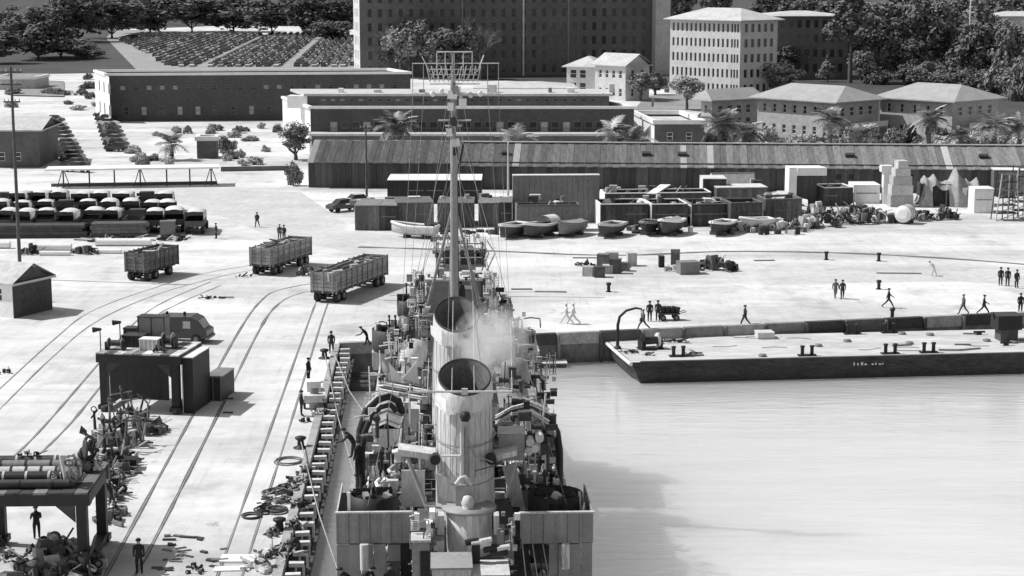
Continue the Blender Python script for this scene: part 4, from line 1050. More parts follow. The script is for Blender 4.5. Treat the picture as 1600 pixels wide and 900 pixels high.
# white lean-to awnings
def awning(label, pts, m=white, name='awning', cat='awning', th=.12):
    t = thing(name, label, cat, pts[0])
    o = pts[0]; n = (pts[1] - pts[0]).cross(pts[3] - pts[0]).normalized() * th
    mb = MB(); vs = [p - o for p in pts] + [p - o - n for p in pts]
    mb.add(vs, [(0, 1, 2, 3), (7, 6, 5, 4), (0, 4, 5, 1), (1, 5, 6, 2), (2, 6, 7, 3), (3, 7, 4, 0)]); mb.build('sheet', m, t)
    for p in pts:
        q = p - o; mb = MB(); mb.tube([(q.x, q.y, -o.z), (q.x, q.y, q.z - .16)], .06, 6); mb.build('prop', wood_mid, t)
    return t
def qd(px, py, z): return at(px, py, z)
awning('white sloping awning board leaning over the white edged bins', [qd(1010, 302, 2.6), qd(1026, 302, 2.6), qd(1048, 288, 3.0), qd(1032, 288, 3.0)])
Y0 = at(1235, 320).y
L_t = thing('canvas_shelter', 'tall white canvas shelter with a dark open front before the plank shed', 'shelter', at(1232, 322), R(2))
s_ = mpp(322)
mb = MB(); mb.box(0, 12 * s_, 0, 3, 0, 60 * s_); mb.build('end_panel', white, L_t)
mb = MB(); mb.prism([(12 * s_ + .005, -.3), (58 * s_, -.3), (54 * s_, 3), (12 * s_ + .005, 3)], 48 * s_, 60 * s_); mb.build('roof', white, L_t)
mb = MB(); mb.box(12 * s_ + .01, 50 * s_, 2.4, 2.9, 0, 47 * s_); mb.build('back_panel', board_dark, L_t)
awning('pale tilted awning in front of the tall white canvas shelter', [qd(1200, 318, 2.2), qd(1218, 318, 2.2), qd(1234, 298, 3.4), qd(1214, 298, 3.4)], offwhite)
awning('grey tilted sheet beside the canvas shelter, above the scrap heap', [qd(1224, 316, 1.9), qd(1262, 322, 1.9), qd(1262, 312, 2.6), qd(1228, 304, 2.6)], offwhite)
# stack of pale crates and white chute
def crate_tower():
    t = thing('crate_stack', 'tall stack of pale crates beside the sagging tent', 'crates', at(1406, 322), R(5))
    s = mpp(322); z = 0; rg = random.Random(9)
    for k, (w, h) in enumerate([(36, 18), (34, 16), (30, 14), (24, 12), (16, 12)]):
        mb = MB(); mb.box(-w * s / 2, w * s / 2, -.9, .9, z, z + h * s - .03); mb.build('crate', [wood_pale, steel_pale][k % 2], t); z += h * s
    return t
crate_tower()
c = thing('white_chute', 'white hooked duct standing left of the tall crate stack', 'duct', at(1384, 318)); s = mpp(318)
mb = MB(); mb.box(-6 * s, 6 * s, -.6, .6, 0, 50 * s); mb.build('shaft', white, c)
mb = MB(); mb.prism([(-10 * s, -.7), (8 * s, -.7), (8 * s, .7), (-10 * s, .7)], 50 * s + .004, 60 * s); mb.build('hood', white, c)
# camouflage tent
def tent():
    t = thing('camouflage_tent', 'large sagging dark netted tent with pale peak near the lattice towers', 'tent', at(1487, 320), R(-2)); s = mpp(320)
    mb = MB(); X = [-56, -46, -30, -12, 4, 20, 36, 50]; Z = [4, 48, 50, 38, 60, 42, 44, 6]
    def prof_z(x):
        for i in range(7):
            if X[i] <= x <= X[i + 1]:
                f = (x - X[i]) / (X[i + 1] - X[i]); return Z[i] * (1 - f) + Z[i + 1] * f - 7 * math.sin(math.pi * f)
        return 4
    rows_ = [(-2.8, .02), (-2.4, .4), (-2.0, .7), (-1.4, .9), (0, 1.0), (1.4, .9), (2.4, .4)]
    nx = 46; vs = []
    for y, f in rows_:
        for i in range(nx + 1):
            x = -56 + 106 * i / nx
            vs.append((x * s, y + .35 * mnoise.noise(Vector((x * .12, y, 0))), max(0.05, prof_z(x) * s * f + .16 * mnoise.noise(Vector((x * .15, y * 1.5, 1))) * min(1, f * 2))))
    k = nx + 1; mb.add(vs, [(j * k + i, j * k + i + 1, (j + 1) * k + i + 1, (j + 1) * k + i) for j in range(len(rows_) - 1) for i in range(k - 1) if not (j < 2 and 8 < i < 20)], True); mb.build('netting', canvas_grey, t)
    for x in (-50, -14, 18, 46):
        mb = MB(); mb.box(x * s - .06, x * s + .06, -2.3, -2.2, 0, 26 * s); mb.build('tent_pole', wood_mid, t)
    mb = MB(); mb.box(-52 * s, -2 * s, -1.5, 1.5, 0, 34 * s); mb.build('stored_crates', c_dk, t)
    mb = MB(); mb.prism([(10 * s, -2.25), (34 * s, -2.25), (34 * s, -2.1), (10 * s, -2.1)], 8 * s, 30 * s); mb.build('front_sheet', canvas, t)
tent()
# lattice towers
def lattice(px, yb, yt, wpx, dep, label):
    p = at(px, yb); H = at_y(px, yt, p.y).z; w = wpx * mpp(yb)
    t = thing('lattice_tower', label, 'scaffold', p, R(8))
    for x in (-w / 2, 0, w / 2):
        for y in (0, dep):
            mb = MB(); mb.tube([(x * 1.25, y, 0), (x * .8, y, H)], .07, 6); mb.build('leg', steel_pale if y == 0 else steel_dark, t)
    n = 6
    for i in range(1, n + 1):
        z = H * i / n; f = 1.25 - .45 * i / n
        mb = MB(); mb.box(-w / 2 * f, w / 2 * f, -.06, .0, z - .1, z + .04); mb.build('crosspiece', steel_dark if i % 2 else steel_mid, t)
        mb = MB(); mb.tube([(-w / 2 * f, .1, z - H / n), (w / 2 * f, .1, z)], .05, 5); mb.build('brace', steel_mid, t)
        mb = MB(); mb.box(-w / 2 * f * .9, w / 2 * f * .9, .1, dep, z - .05, z + .02); mb.build('platform', steel_dark, t)
lattice(1574, 345, 272, 30, 1.6, 'dark lattice scaffold tower with pale ladder legs at the yard edge')
lattice(1598, 342, 262, 26, 1.6, 'taller lattice scaffold tower half beyond the yard edge')
# ---- boats on the hard; local y = bow direction
def hull_mb(Lb, Wb, Hb, open_=True, th=.07):
    st = []; n = 9
    for i in range(n + 1):
        u = i / n; w = Wb / 2 * (1 - max(0, (u - .45) / .55) ** 2.2) * (.82 + .18 * min(1, u * 3)); sh_ = Hb * (1 + .35 * max(0, u - .4) ** 1.6 * 2)
        st.append((u * Lb, max(w, .02), sh_, Hb * .0 + Hb * .55 * max(0, u - .75) * 2))
    mb = MB(); vs = []
    for y, w, h, k in st: vs += [(-w, y, h), (-w * .92, y, h * .55 + k * .3), (-w * .5, y, .12 + k), (0, y, k), (w * .5, y, .12 + k), (w * .92, y, h * .55 + k * .3), (w, y, h)]
    fs = [(i * 7 + j, i * 7 + j + 1, (i + 1) * 7 + j + 1, (i + 1) * 7 + j) for i in range(n) for j in range(6)]
    mb.add(vs, fs, True); mb.add(vs[:7], [(0, 1, 2, 3, 4, 5, 6)])
    return mb, st
def boat(label, px, py, rz, Lb, Wb, Hb, mh, mrim, cover=None, group='boats laid up on the hard'):
    t = thing('beached_boat', label, 'boat', at(px, py), rz, group)
    mb, st = hull_mb(Lb, Wb, Hb); mb.build('hull', mh, t, (0, 0, .25))
    mb = MB()
    for s in (-1, 1): mb.tube([(s * w, y, h + .28) for y, w, h, k in st], .17, 6)
    mb.tube([(-st[0][1], 0, Hb + .25), (st[0][1], 0, Hb + .28)], .17, 6); mb.build('gunwale', mrim, t)
    mb = MB(); vs = []
    for y, w, h, k in st: vs += [(-w * .93, y, h * .55 + .25), (w * .93, y, h * .55 + .25)]
    mb.add(vs, [(2 * i, 2 * i + 1, 2 * i + 3, 2 * i + 2) for i in range(len(st) - 1)]); mb.build('floor', wood_dark, t)
    for u in (.25, .5, .7):
        i = int(u * 9); y, w, h, k = st[i]; mb = MB(); mb.box(-w * .95, w * .95, y - .14, y + .14, h * .8 + .25, h * .8 + .31); mb.build('thwart', wood_pale, t)
    for y in (Lb * .25, Lb * .65):
        mb = MB(); mb.box(-Wb * .45, Wb * .45, y - .1, y + .1, 0, .42); mb.build('cradle', wood_dark, t)
    if cover == 'hood':
        mb = MB(); n = 8; ys = [.1, 1.0, 1.9]
        vs = [(-math.cos(math.pi * i / n) * Wb * .47, y, Hb + .25 + math.sin(math.pi * i / n) * .95) for y in ys for i in range(n + 1)]
        mb.add(vs, [(j * 9 + i, j * 9 + i + 1, (j + 1) * 9 + i + 1, (j + 1) * 9 + i) for j in range(2) for i in range(n)], True); mb.build('canopy', canvas, t)
    if cover == 'tarp':
        mb = MB(); vs = []
        for y, w, h, k in st: vs += [(-w * 1.03, y, h + .22), (0, y, h + .62), (w * 1.03, y, h + .22)]
        mb.add(vs, [(3 * i + j, 3 * i + j + 1, 3 * i + 3 + j + 1, 3 * i + 3 + j) for i in range(len(st) - 1) for j in range(2)]); mb.build('tarpaulin', canvas_grey, t)
    if cover == 'cabin':
        mb = MB(); mb.box(-Wb * .36, Wb * .36, .5, 2.2, Hb * .6, Hb + 1.2); mb.build('cabin', white, t)
    return t
boat('white motor boat with an open well, bow pointing at the parked cars', 682, 373, R(70), 5.6, 2.1, 1.1, offwhite, white)
crate('dark_drum_rack', 'dark cylindrical cage standing at the stern of the white motor boat', 'machine', 674, 372, 1.4, 1.2, 1.5, .1, steel_black)
b_hull = mat('boat_hull_paint', .075, var=.3, scale=1.2, rnd=.3)
boat('white rimmed launch under the grey screen, first of the beached row', 818, 366, R(150), 5.4, 2.3, 1.1, b_hull, white, None)
boat('launch with a white arched hood in front of the grey screen', 866, 366, R(140), 5.6, 2.4, 1.2, b_hull, white, 'hood')
boat('grey tarpaulin covered boat at the end of the grey screen', 908, 364, R(148), 5.2, 2.3, 1.15, steel_mid, steel_mid, 'tarp')
boat('broad dark boat with gear inside, before the first white edged bin', 968, 365, R(150), 5.2, 2.4, 1.1, b_hull, offwhite, None)
boat('small black boat before the middle white edged bin', 1020, 362, R(165), 4.6, 2.2, 1.1, steel_black, steel_mid, None)
boat('round dark boat with a white rim beside the small black boat', 1058, 362, R(155), 5.0, 2.5, 1.3, b_hull, white, 'tarp')
boat('long dark skiff with a high bow lying side on behind the other boats', 1075, 352, R(-80), 6.4, 2.0, 1.0, steel_black, wood_pale, None)
boat('worn boat with a white bow in front of the scrap wheels', 1140, 362, R(150), 5.2, 2.3, 1.1, b_hull, white, None)
boat('small capsized looking white boat near the lorry wheels', 1205, 358, R(110), 4.2, 2.0, 1.0, white, white, None)
# scrap row on the right
for i, (px, yb, w, h, lb) in enumerate([(1168, 362, 4.5, 2.2, 'tangle of rings and bars beside the worn boat'), (1222, 360, 4.2, 1.9, 'pale and dark scrap in front of the slatted bin'), (1258, 358, 3.8, 2.6, 'scrap wheels and a tall plate before the canvas shelter'), (1290, 356, 4.2, 2.4, 'dark machinery heap right of the scrap wheels'), (1322, 352, 4.6, 2.6, 'leaning girders in the middle of the scrap row'), (1352, 351, 4.4, 2.6, 'pale jumbled castings next to the white tank'), (1382, 350, 4.0, 2.5, 'jumbled valves touching the white tank'), (1446, 346, 4.8, 1.6, 'low machinery frame right of the white tank'), (1480, 344, 3.4, 2.2, 'black engine block at the end of the scrap row'), (1345, 336, 5.5, 2.0, 'second line of scrap behind the jumbled castings'), (1282, 338, 5.0, 2.2, 'second line of scrap behind the machinery heap')]):
    lump('scrap_heap', lb, 'heap', px, yb, w, h, 2.2, rust, 30 + i, 26, [steel_pale, offwhite, steel_black][i % 3], group='heaps along the scrap row')
def tank(label, px, yb, ln, r, rz, m, name='storage_tank', z=0.0):
    t = thing(name, label, 'tank', at(px, yb) + Vector((0, 0, z)), rz)
    mb = MB(); mb.tube([(-ln / 2, 0, r + .2), (ln / 2, 0, r + .2)], r, 20); mb.build('shell', m, t)
    for s in (-1, 1):
        mb = MB(); mb.tube([(s * ln / 2, 0, r + .2), (s * (ln / 2 + .18), 0, r + .2)], [r * .97, r * .55], 20); mb.build('end_cap', m, t)
    for x in (-.35, 0, .35):
        mb = MB(); mb.tube([(x * ln - .05, 0, r + .2), (x * ln + .05, 0, r + .2)], r * 1.05, 20); mb.build('band', steel_mid, t)
    for x in (-.3, .3):
        mb = MB(); mb.box(x * ln - .12, x * ln + .12, -r * .8, r * .8, 0, .45); mb.build('saddle', wood_dark, t)
    return t
tank('short fat white tank lying in the scrap row', 1414, 349, 2.0, 1.05, R(60), white)
# ---- crates and machine pile on the open yard
for i, (px, yb, w, h, m, lb) in enumerate([(941, 424, 1.1, 1.7, wood_mid, 'tall brown crate in the small crate cluster behind the barge'), (937, 434, 1.0, 1.0, wood_dark, 'dark cube crate nearest us in the small crate cluster'), (956, 418, 1.3, 1.5, wood_pale, 'pale slatted crate at the back of the small crate cluster'), (961, 428, 1.1, 1.4, wood_dark, 'dark crate in the middle of the small crate cluster'), (974, 424, 1.0, .8, wood_mid, 'low brown crate right of the middle of the small cluster'), (988, 416, .9, 1.3, wood_pale, 'pale crate standing off at the end of the small cluster'), (918, 432, 1.0, .9, wood_pale, 'low pale crate at the front of the small cluster'), (950, 428, .9, .8, wood_pale, 'small pale crate wedged beside the tall brown one')]):
    crate('yard_crate', lb, 'crate', px, yb, w, .9, h, random.uniform(-.3, .3), m)
lump('trestle', 'long trestle with thin legs beside the small crate cluster', 'trestle', 914, 416, 2.6, .8, .5, wood_mid, 60, 10)
mb = MB(); mb.box(0, 2.6, 0, .3, .75, .85); tag(mb.build('trestle_board', wood_mid, None, at(895, 415)), 'thin board resting across the trestle by the crate cluster', 'board')
lump('machine_pile', 'pile of dismantled dark machinery on the open yard, right of the crate cluster', 'machinery', 1118, 425, 5.0, 2.0, 2.5, rust, 61, 34, steel_black)
crate('yard_crate', 'grey covered box crate in front of the dismantled machinery', 'crate', 1078, 429, 2.0, 1.4, 1.2, .25, steel_mid)
crate('yard_crate', 'small dark crate perched behind the grey covered box', 'crate', 1055, 414, .9, .8, 1.5, -.1, wood_mid)
crate('yard_crate', 'black narrow crate at the crate cluster end of the machinery pile', 'crate', 1034, 418, .5, .7, 1.1, .1, steel_black)
lump('scrap_heap', 'small bits of fittings between the narrow black crate and the grey box', 'heap', 1052, 425, 1.8, .9, 1.0, steel_mid, 62, 16, white)
for px, yb, lb in [(1291, 406, 'dark stub post on the open yard near the curved rail'), (1373, 408, 'second dark stub post along the curved rail, farther right'), (1373, 452, 'dark stub post in front of the walking pair'), (951, 456, 'small dark stub post on the yard above the barge bow'), (1394, 497, 'dark bollard on the quay edge behind the barge')]:
    p = at(px, yb); t = thing('mooring_post', lb, 'post', p); mb = MB(); mb.lathe([(.0, .9), (.22, .9), (.26, .75), (.16, .6), (.16, 0)], 12); mb.build('post', steel_black, t); mb = MB(); mb.lathe([(.3, 0), (.3, .06), (0, .06)], 12); mb.build('base', steel_black, t)
for px, yb, w, lb in [(1195, 408, 2.2, 'thin dark plank lying by the curved rail'), (860, 457, 3.0, 'flat dark plank on the yard behind the warship'), (1405, 428, 4.5, 'long flat strip of dark dunnage on the open yard'), (815, 453, 2.0, 'short dark plank on the yard behind the warship')]:
    mb = MB(); mb.box(-w / 2, w / 2, 0, .5, .005, .08); tag(mb.build('loose_plank', wood_mid, None, at(px, yb), (0, 0, random.uniform(-.1, .1))), lb, 'plank')

# ---- goods piled on and round the container row
rg = random.Random(314)
spots = [(560, 354, 2.5), (610, 352, 2.5), (640, 352, 2.6), (700, 350, 2.6), (725, 350, 2.6), (765, 348, 2.6), (790, 348, 2.6), (960, 349, 2.4), (1000, 348, 2.4), (1040, 348, 2.4), (1100, 347, 2.3), (1120, 347, 2.3), (960, 330, 2.2), (1010, 329, 2.2), (1060, 328, 2.2), (1160, 349, 2.6), (1210, 343, 2.7), (1235, 343, 2.7), (1140, 322, 2.5), (1180, 322, 2.5), (840, 356, 2.8), (870, 356, 2.8), (1310, 316, 1.9)]
for i, (px, yb, z) in enumerate(spots):
    for q in range(3):
        p = at(px + rg.uniform(-11, 11), yb) + Vector((0, rg.uniform(.5, 2.5), z)); mb = MB(); k = rg.randrange(4)
        m_ = [wood_pale, offwhite, wood_dark, steel_dark, canvas, wood_mid][rg.randrange(6)]
        if k == 0: w, d, h = rg.uniform(.5, 1.5), rg.uniform(.5, 1.2), rg.uniform(.3, .9); mb.box(-w / 2, w / 2, 0, d, 0, h); mb.box(-w / 2 - .04, w / 2 + .04, -.04, d + .04, h + .002, h + .08); nm, ct = 'stored_box', 'box'
        elif k == 1: mb.tube([(0, 0, 0), (0, 0, rg.uniform(.5, .9))], .3, 10); nm, ct = 'oil_drum', 'drum'
        elif k == 2: w = rg.uniform(1.2, 2.6); mb.rbox((0, 0, .12), (w, .25, .1), (0, rg.uniform(-.05, .05), rg.uniform(-.4, .4))); mb.rbox((0, .3, .1), (w * .8, .2, .12), (0, 0, rg.uniform(-.4, .4))); nm, ct = 'loose_timber', 'timber'
        else: mb.lathe([(0, .5), (.3, .45), (.55, .15), (.6, 0)], 9, sx=rg.uniform(.8, 1.4)); nm, ct = 'covered_bundle', 'bundle'
        o = mb.build(nm, m_, None, p, (0, 0, rg.uniform(-.4, .4)))
        tag(o, {'stored_box': 'box of goods lying on top of the long container and bin row', 'oil_drum': 'oil drum standing on top of the container and bin row', 'loose_timber': 'loose timbers lying on top of the container and bin row', 'covered_bundle': 'rounded bundle lying on top of the container and bin row'}[nm], ct, f'{nm.replace("_", " ")} pieces on top of the container and bin row')
for i in range(40):
    px = rg.choice([rg.uniform(1150, 1260), rg.uniform(940, 1150), rg.uniform(690, 800)]); yb = rg.uniform(360, 367)
    mb = MB(); k = rg.randrange(3); m_ = [wood_dark, steel_black, offwhite, rust][rg.randrange(4)]
    if k == 0: mb.tube([(0, 0, 0), (0, 0, .85)], .3, 10); nm, ct, lb = 'oil_drum', 'drum', 'oil drum standing on the ground among the beached boats'
    elif k == 1: mb.rbox((0, 0, .25), (rg.uniform(.4, 1.0), .5, .5), (0, 0, rg.uniform(0, 3))); mb.rbox((0, 0, .53), (rg.uniform(.4, 1.0), .4, .05), (0, 0, rg.uniform(0, 3))); nm, ct, lb = 'small_box', 'box', 'small box on the ground among the beached boats'
    else: mb.lathe([(.25, -.12), (.5, -.12), (.5, .12), (.25, .12), (.25, -.12)], 14); nm, ct, lb = 'lorry_tyre', 'tyre', 'old tyre lying among the beached boats'
    o = mb.build(nm, m_ if k != 2 else rubber, None, at(px, yb) + Vector((0, 0, .14 if k == 2 else 0)), (0, 0, rg.uniform(0, 3)))
    tag(o, lb, ct, f'{nm.replace("_", " ")} pieces among the beached boats')
# ================================================================== PORTAL CARRIERS, QUAYSIDE GEAR, BARGE
def gantry(label, pl, pr, ytop, depth, boarded):
    """low portal: near legs at pixels pl and pr; local y = away"""
    a, b_ = at(*pl), at(*pr); d = b_ - a; W = d.length; H = top_z(pr[0], pr[1], ytop)
    t = thing('portal_gantry', label, 'gantry', a, math.atan2(d.y, d.x))
    bw = .62
    for x in (0, W - bw):
        for y in (0, depth - bw):
            mb = MB(); mb.box(x + .05, x + bw - .05, y + .05, y + bw - .05, .35, H - bw); mb.box(x - .08, x + bw + .08, y - .1, y + bw + .1, .18, .5)
            o = mb.build('leg', steel_black, t)
            for yy in (-.05, .45):
                mb = MB(); mb.tube([(x + .15, y + yy + .1, .24), (x + bw - .15, y + yy + .1, .24)], .24, 12); mb.build('travel_wheel', steel_dark, o)
    for y in (0, depth - bw):
        mb = MB(); mb.box(-.15, W + .15, y, y + bw, H - bw + .003, H); mb.build('cross_beam', steel_black, t)
        for s in (0, 1):
            x0 = bw if s == 0 else W - bw; x1 = x0 + (1 - 2 * s) * 1.0
            mb = MB(); mb.add([(x0, y + .1, H - bw - .9), (x0, y + .1, H - bw + .001), (x1, y + .1, H - bw + .001), (x0, y + .2, H - bw - .9), (x0, y + .2, H - bw + .001), (x1, y + .2, H - bw + .001)], [(0, 1, 2), (5, 4, 3), (0, 2, 5, 3)]); mb.build('knee_plate', steel_dark, t)
    for x in (-.1, W - bw + .1):
        mb = MB(); mb.box(x, x + bw, bw + .003, depth - bw - .003, H - bw, H - .01); mb.build('side_beam', steel_dark, t)
        mb = MB(); mb.box(x + .1, x + bw - .1, bw, depth - bw, .3, .62); mb.build('sill_beam', steel_black, t)
    nb_ = 9
    for i in range(nb_):
        x0 = -.1 + (W + .2) * i / nb_; mb = MB(); mb.box(x0, x0 + (W + .2) / nb_ - .03, -.12, depth + .1, H + .003, H + .09 + .02 * (i % 2)); mb.build('deck_plank', [wood_pale, offwhite, wood_mid][(i * 2) % 3] if boarded else [wood_dark, steel_dark, wood_mid][i % 3], t)
    if boarded:
        n = 7
        for i in range(n):
            x0 = bw + .15 + (W - 2 * bw - .3) * i / n; mb = MB(); mb.box(x0, x0 + (W - 2 * bw - .3) / n - .02, .12, .22, .95, H - bw - .01); mb.build('infill_panel', steel_black, t)
    return t, W, H
g1, W1, H1 = gantry('low black portal gantry with a boarded front and machinery on its deck', (156, 643), (281, 648), 557, 4.6, True)
base1 = g1.location.copy(); rz1 = g1.rotation_euler.z
def on(g, x, y, z):
    return g.location + Matrix.Rotation(g.rotation_euler.z, 3, 'Z') @ Vector((x, y, z))
def deck_box(g, name, label, cat, x, y, z, w, d, h, m, m2=None, slats=0):
    t = thing(name, label, cat, on(g, x, y, z), g.rotation_euler.z)
    mb = MB(); mb.box(0, w, 0, d, 0, h); mb.build('body', m, t)
    mb = MB(); mb.box(-.04, w + .04, -.05, d + .04, h + .003, h + .07); mb.build('lid', m2 or m, t)
    for i in range(slats + 1):
        x0 = (w - .07) * i / max(1, slats); mb = MB(); mb.box(x0, x0 + .07, -.04, -.003, 0, h); mb.build('rib', m2 or m, t)
    return t
ZD = H1 + .12
deck_box(g1, 'gear_cabinet', 'grey slatted cabinet standing on the boarded portal gantry', 'cabinet', 1.75, 3.2, ZD, 2.0, 1.0, 1.9, steel_mid, steel_dark, 2)
deck_box(g1, 'winch_housing', 'dark low winch housing in the middle of the boarded gantry deck', 'machine', 1.0, 2.0, ZD, 1.5, 1.6, .75, steel_black, steel_dark, 2)
deck_box(g1, 'motor_block', 'pale ribbed motor block on the boarded gantry deck', 'machine', 2.6, 1.2, ZD, 1.3, .9, .7, steel_pale, white, 4)
deck_box(g1, 'tool_box', 'small dark box at the back of the boarded gantry deck', 'box', .6, 3.4, ZD, .9, .9, 1.0, steel_dark, None, 1)
def drum_winch(g, label, x, y, z, r, w):
    t = thing('winch', label, 'winch', on(g, x, y, z), g.rotation_euler.z)
    mb = MB(); mb.tube([(-w / 2, 0, r + .1), (w / 2, 0, r + .1)], r * .62, 12); mb.build('drum', steel_dark, t)
    for s in (-1, 1):
        mb = MB(); mb.tube([(s * w / 2, 0, r + .1), (s * (w / 2 + .08), 0, r + .1)], r, 14); mb.build('flange', steel_mid, t)
        mb = MB(); mb.prism([(s * (w / 2 + .16) - .06, -r), (s * (w / 2 + .16) + .06, -r), (s * (w / 2 + .16) + .06, r), (s * (w / 2 + .16) - .06, r)], 0, r + .2); mb.build('bracket', steel_black, t)
drum_winch(g1, 'rope winch with pale flanges near the lamp side of the boarded gantry', .9, 1.1, ZD, .35, .9)
drum_winch(g1, 'rope winch beside the dark right hand housing of the boarded gantry', 4.35, 2.2, ZD, .5, .6)
for x, y, lb in [(.12, .3, 'floodlight on a short pole at the near corner of the boarded gantry'), (.5, 3.0, 'floodlight on a short pole farther back on the boarded gantry')]:
    t = thing('flood_lamp', lb, 'lamp', on(g1, x, y, ZD), 0)
    mb = MB(); mb.tube([(0, 0, 0), (0, 0, 1.55)], .04, 6); mb.build('pole', steel_dark, t)
    mb = MB(); mb.tube([(.1, 0, 1.55), (-.5, 0, 1.5)], [.08, .2], 10); mb.build('lamp_head', steel_black, t)
t = deck_box(g1, 'end_housing', 'tall dark housing with a pale top panel against the right of the boarded gantry', 'cabinet', W1 + .05, .5, 0.0, .8, 3.6, H1 - .2, steel_black, white, 0)
deck_box(g1, 'pale_box', 'dark box with a grey lid behind the tall dark housing', 'crate', W1 + .35, 4.4, 0.0, 1.2, 3.0, 1.7, steel_dark, steel_mid, 2)
lump('deck_gear', 'small pale castings on the right end of the boarded gantry deck', 'gear', 265, 650, .8, .8, .6, steel_pale, 70, 10, steel_dark).location = on(g1, 4.2, .5, ZD)
# dark van behind
def van():
    t = thing('dark_van', 'dark rounded van parked behind the boarded portal gantry', 'van', at(240, 536), R(-8)); s = mpp(536)
    L_ = 86 * s
    mb = MB(); prof = [(0, .45), (.0, 1.7), (.25, 2.2), (L_ * .7, 2.25), (L_ * .82, 2.0), (L_ * .93, 1.25), (L_, 1.1), (L_, .45)]
    for i in range(len(prof) - 1):
        (a, za), (c, zc) = prof[i], prof[i + 1]
        mb.add([(a, 0, za), (a, 2.0, za), (c, 2.0, zc), (c, 0, zc)], [(0, 3, 2, 1)])
    for y in (0, 2.0): mb.poly([(x, y, z) for x, z in prof])
    mb.build('body', car_dark, t)
    mb = MB(); mb.box(L_ * .56, L_ * .7, -.02, -.004, 1.3, 1.9); mb.build('side_window', glass_pale, t)
    mb = MB(); mb.add([(L_ * .835, .2, 1.95), (L_ * .835, 1.8, 1.95), (L_ * .935, 1.8, 1.3), (L_ * .935, .2, 1.3)], [(0, 3, 2, 1)]); mb.build('windscreen', glass_pale, t)
    mb = MB(); mb.box(.1, L_ * .5, -.03, -.005, 1.0, 1.1); mb.build('side_moulding', steel_dark, t)
    mb = MB(); mb.box(L_ + .003, L_ + .12, 0, 2.0, .4, .6); mb.build('bumper', steel_mid, t)
    for x in (.8, L_ * .8):
        for y in (.05, 1.95): wheel(t, (x, y, .42), .42, .22, 'y')
    for x in (.9, 2.4):
        mb = MB(); mb.tube([(x, 1, 2.2), (x, 1, 2.5)], .12, 8); mb.build('roof_vent', steel_black, t)
van()
# second gantry, nearest
g2, W2, H2 = gantry('nearest black portal gantry loaded with two rows of long cylinders', (-46, 901), (140, 899), 772, 5.6, False)
ZG = H2 + .12
def cyl_bundle(label, x, y, z, ln, r, m, nb_, rings):
    t = thing('gas_cylinder', label, 'cylinder', on(g2, x, y, z), g2.rotation_euler.z)
    mb = MB(); mb.tube([(0, 0, r), (ln, 0, r)], r, 18); mb.build('shell', m, t)
    mb = MB(); mb.tube([(ln, 0, r), (ln + .22, 0, r)], [r * .95, r * .35], 14); mb.build('neck', m, t)
    for i in range(nb_):
        xx = ln * (i + .5) / nb_; mb = MB(); mb.tube([(xx - .06, 0, r), (xx + .06, 0, r)], r * 1.07, 18); mb.build('band', rings, t)
    for i in (0.2, .8):
        mb = MB(); mb.box(ln * i - .1, ln * i + .1, -r * .8, r * .8, 0, r * .35); mb.build('saddle', wood_dark, t)
cyl_bundle('long dark cylinder with pale bands at the back of the nearest gantry', 0.0, 4.6, ZG, 5.0, .34, steel_dark, 5, steel_pale)
cyl_bundle('long dark grey cylinder beside the pale banded one on the nearest gantry', 0.2, 3.8, ZG, 5.2, .32, steel_mid, 4, steel_black)
cyl_bundle('long pale cylinder with dark bands in the middle of the nearest gantry', -.2, 2.4, ZG, 4.6, .34, steel_pale, 6, steel_black)
cyl_bundle('long dark cylinder at the front of the nearest gantry deck', -.2, 1.6, ZG, 4.6, .32, steel_black, 4, steel_pale)
cyl_bundle('thin dark cylinder lying along the front edge of the nearest gantry', 0.0, .8, ZG, 5.0, .22, steel_dark, 3, steel_black)
lump('deck_gear', 'valves and pipe ends heaped at the right of the nearest gantry deck', 'gear', 120, 880, 1.6, 2.5, .9, steel_mid, 71, 22, steel_pale).location = on(g2, W2 - 1.2, 1.0, ZG)
lump('deck_gear', 'dark fittings and rods on the back corner of the nearest gantry deck', 'gear', 120, 880, 1.8, 2.0, .9, rust, 72, 20, steel_pale).location = on(g2, W2 - .9, 3.6, ZG)
lump('deck_gear', 'pale rope and cloth thrown over the back cylinders of the nearest gantry', 'gear', 60, 880, 1.2, .6, .35, canvas, 73, 8).location = on(g2, 2.2, 4.4, ZG + .66)
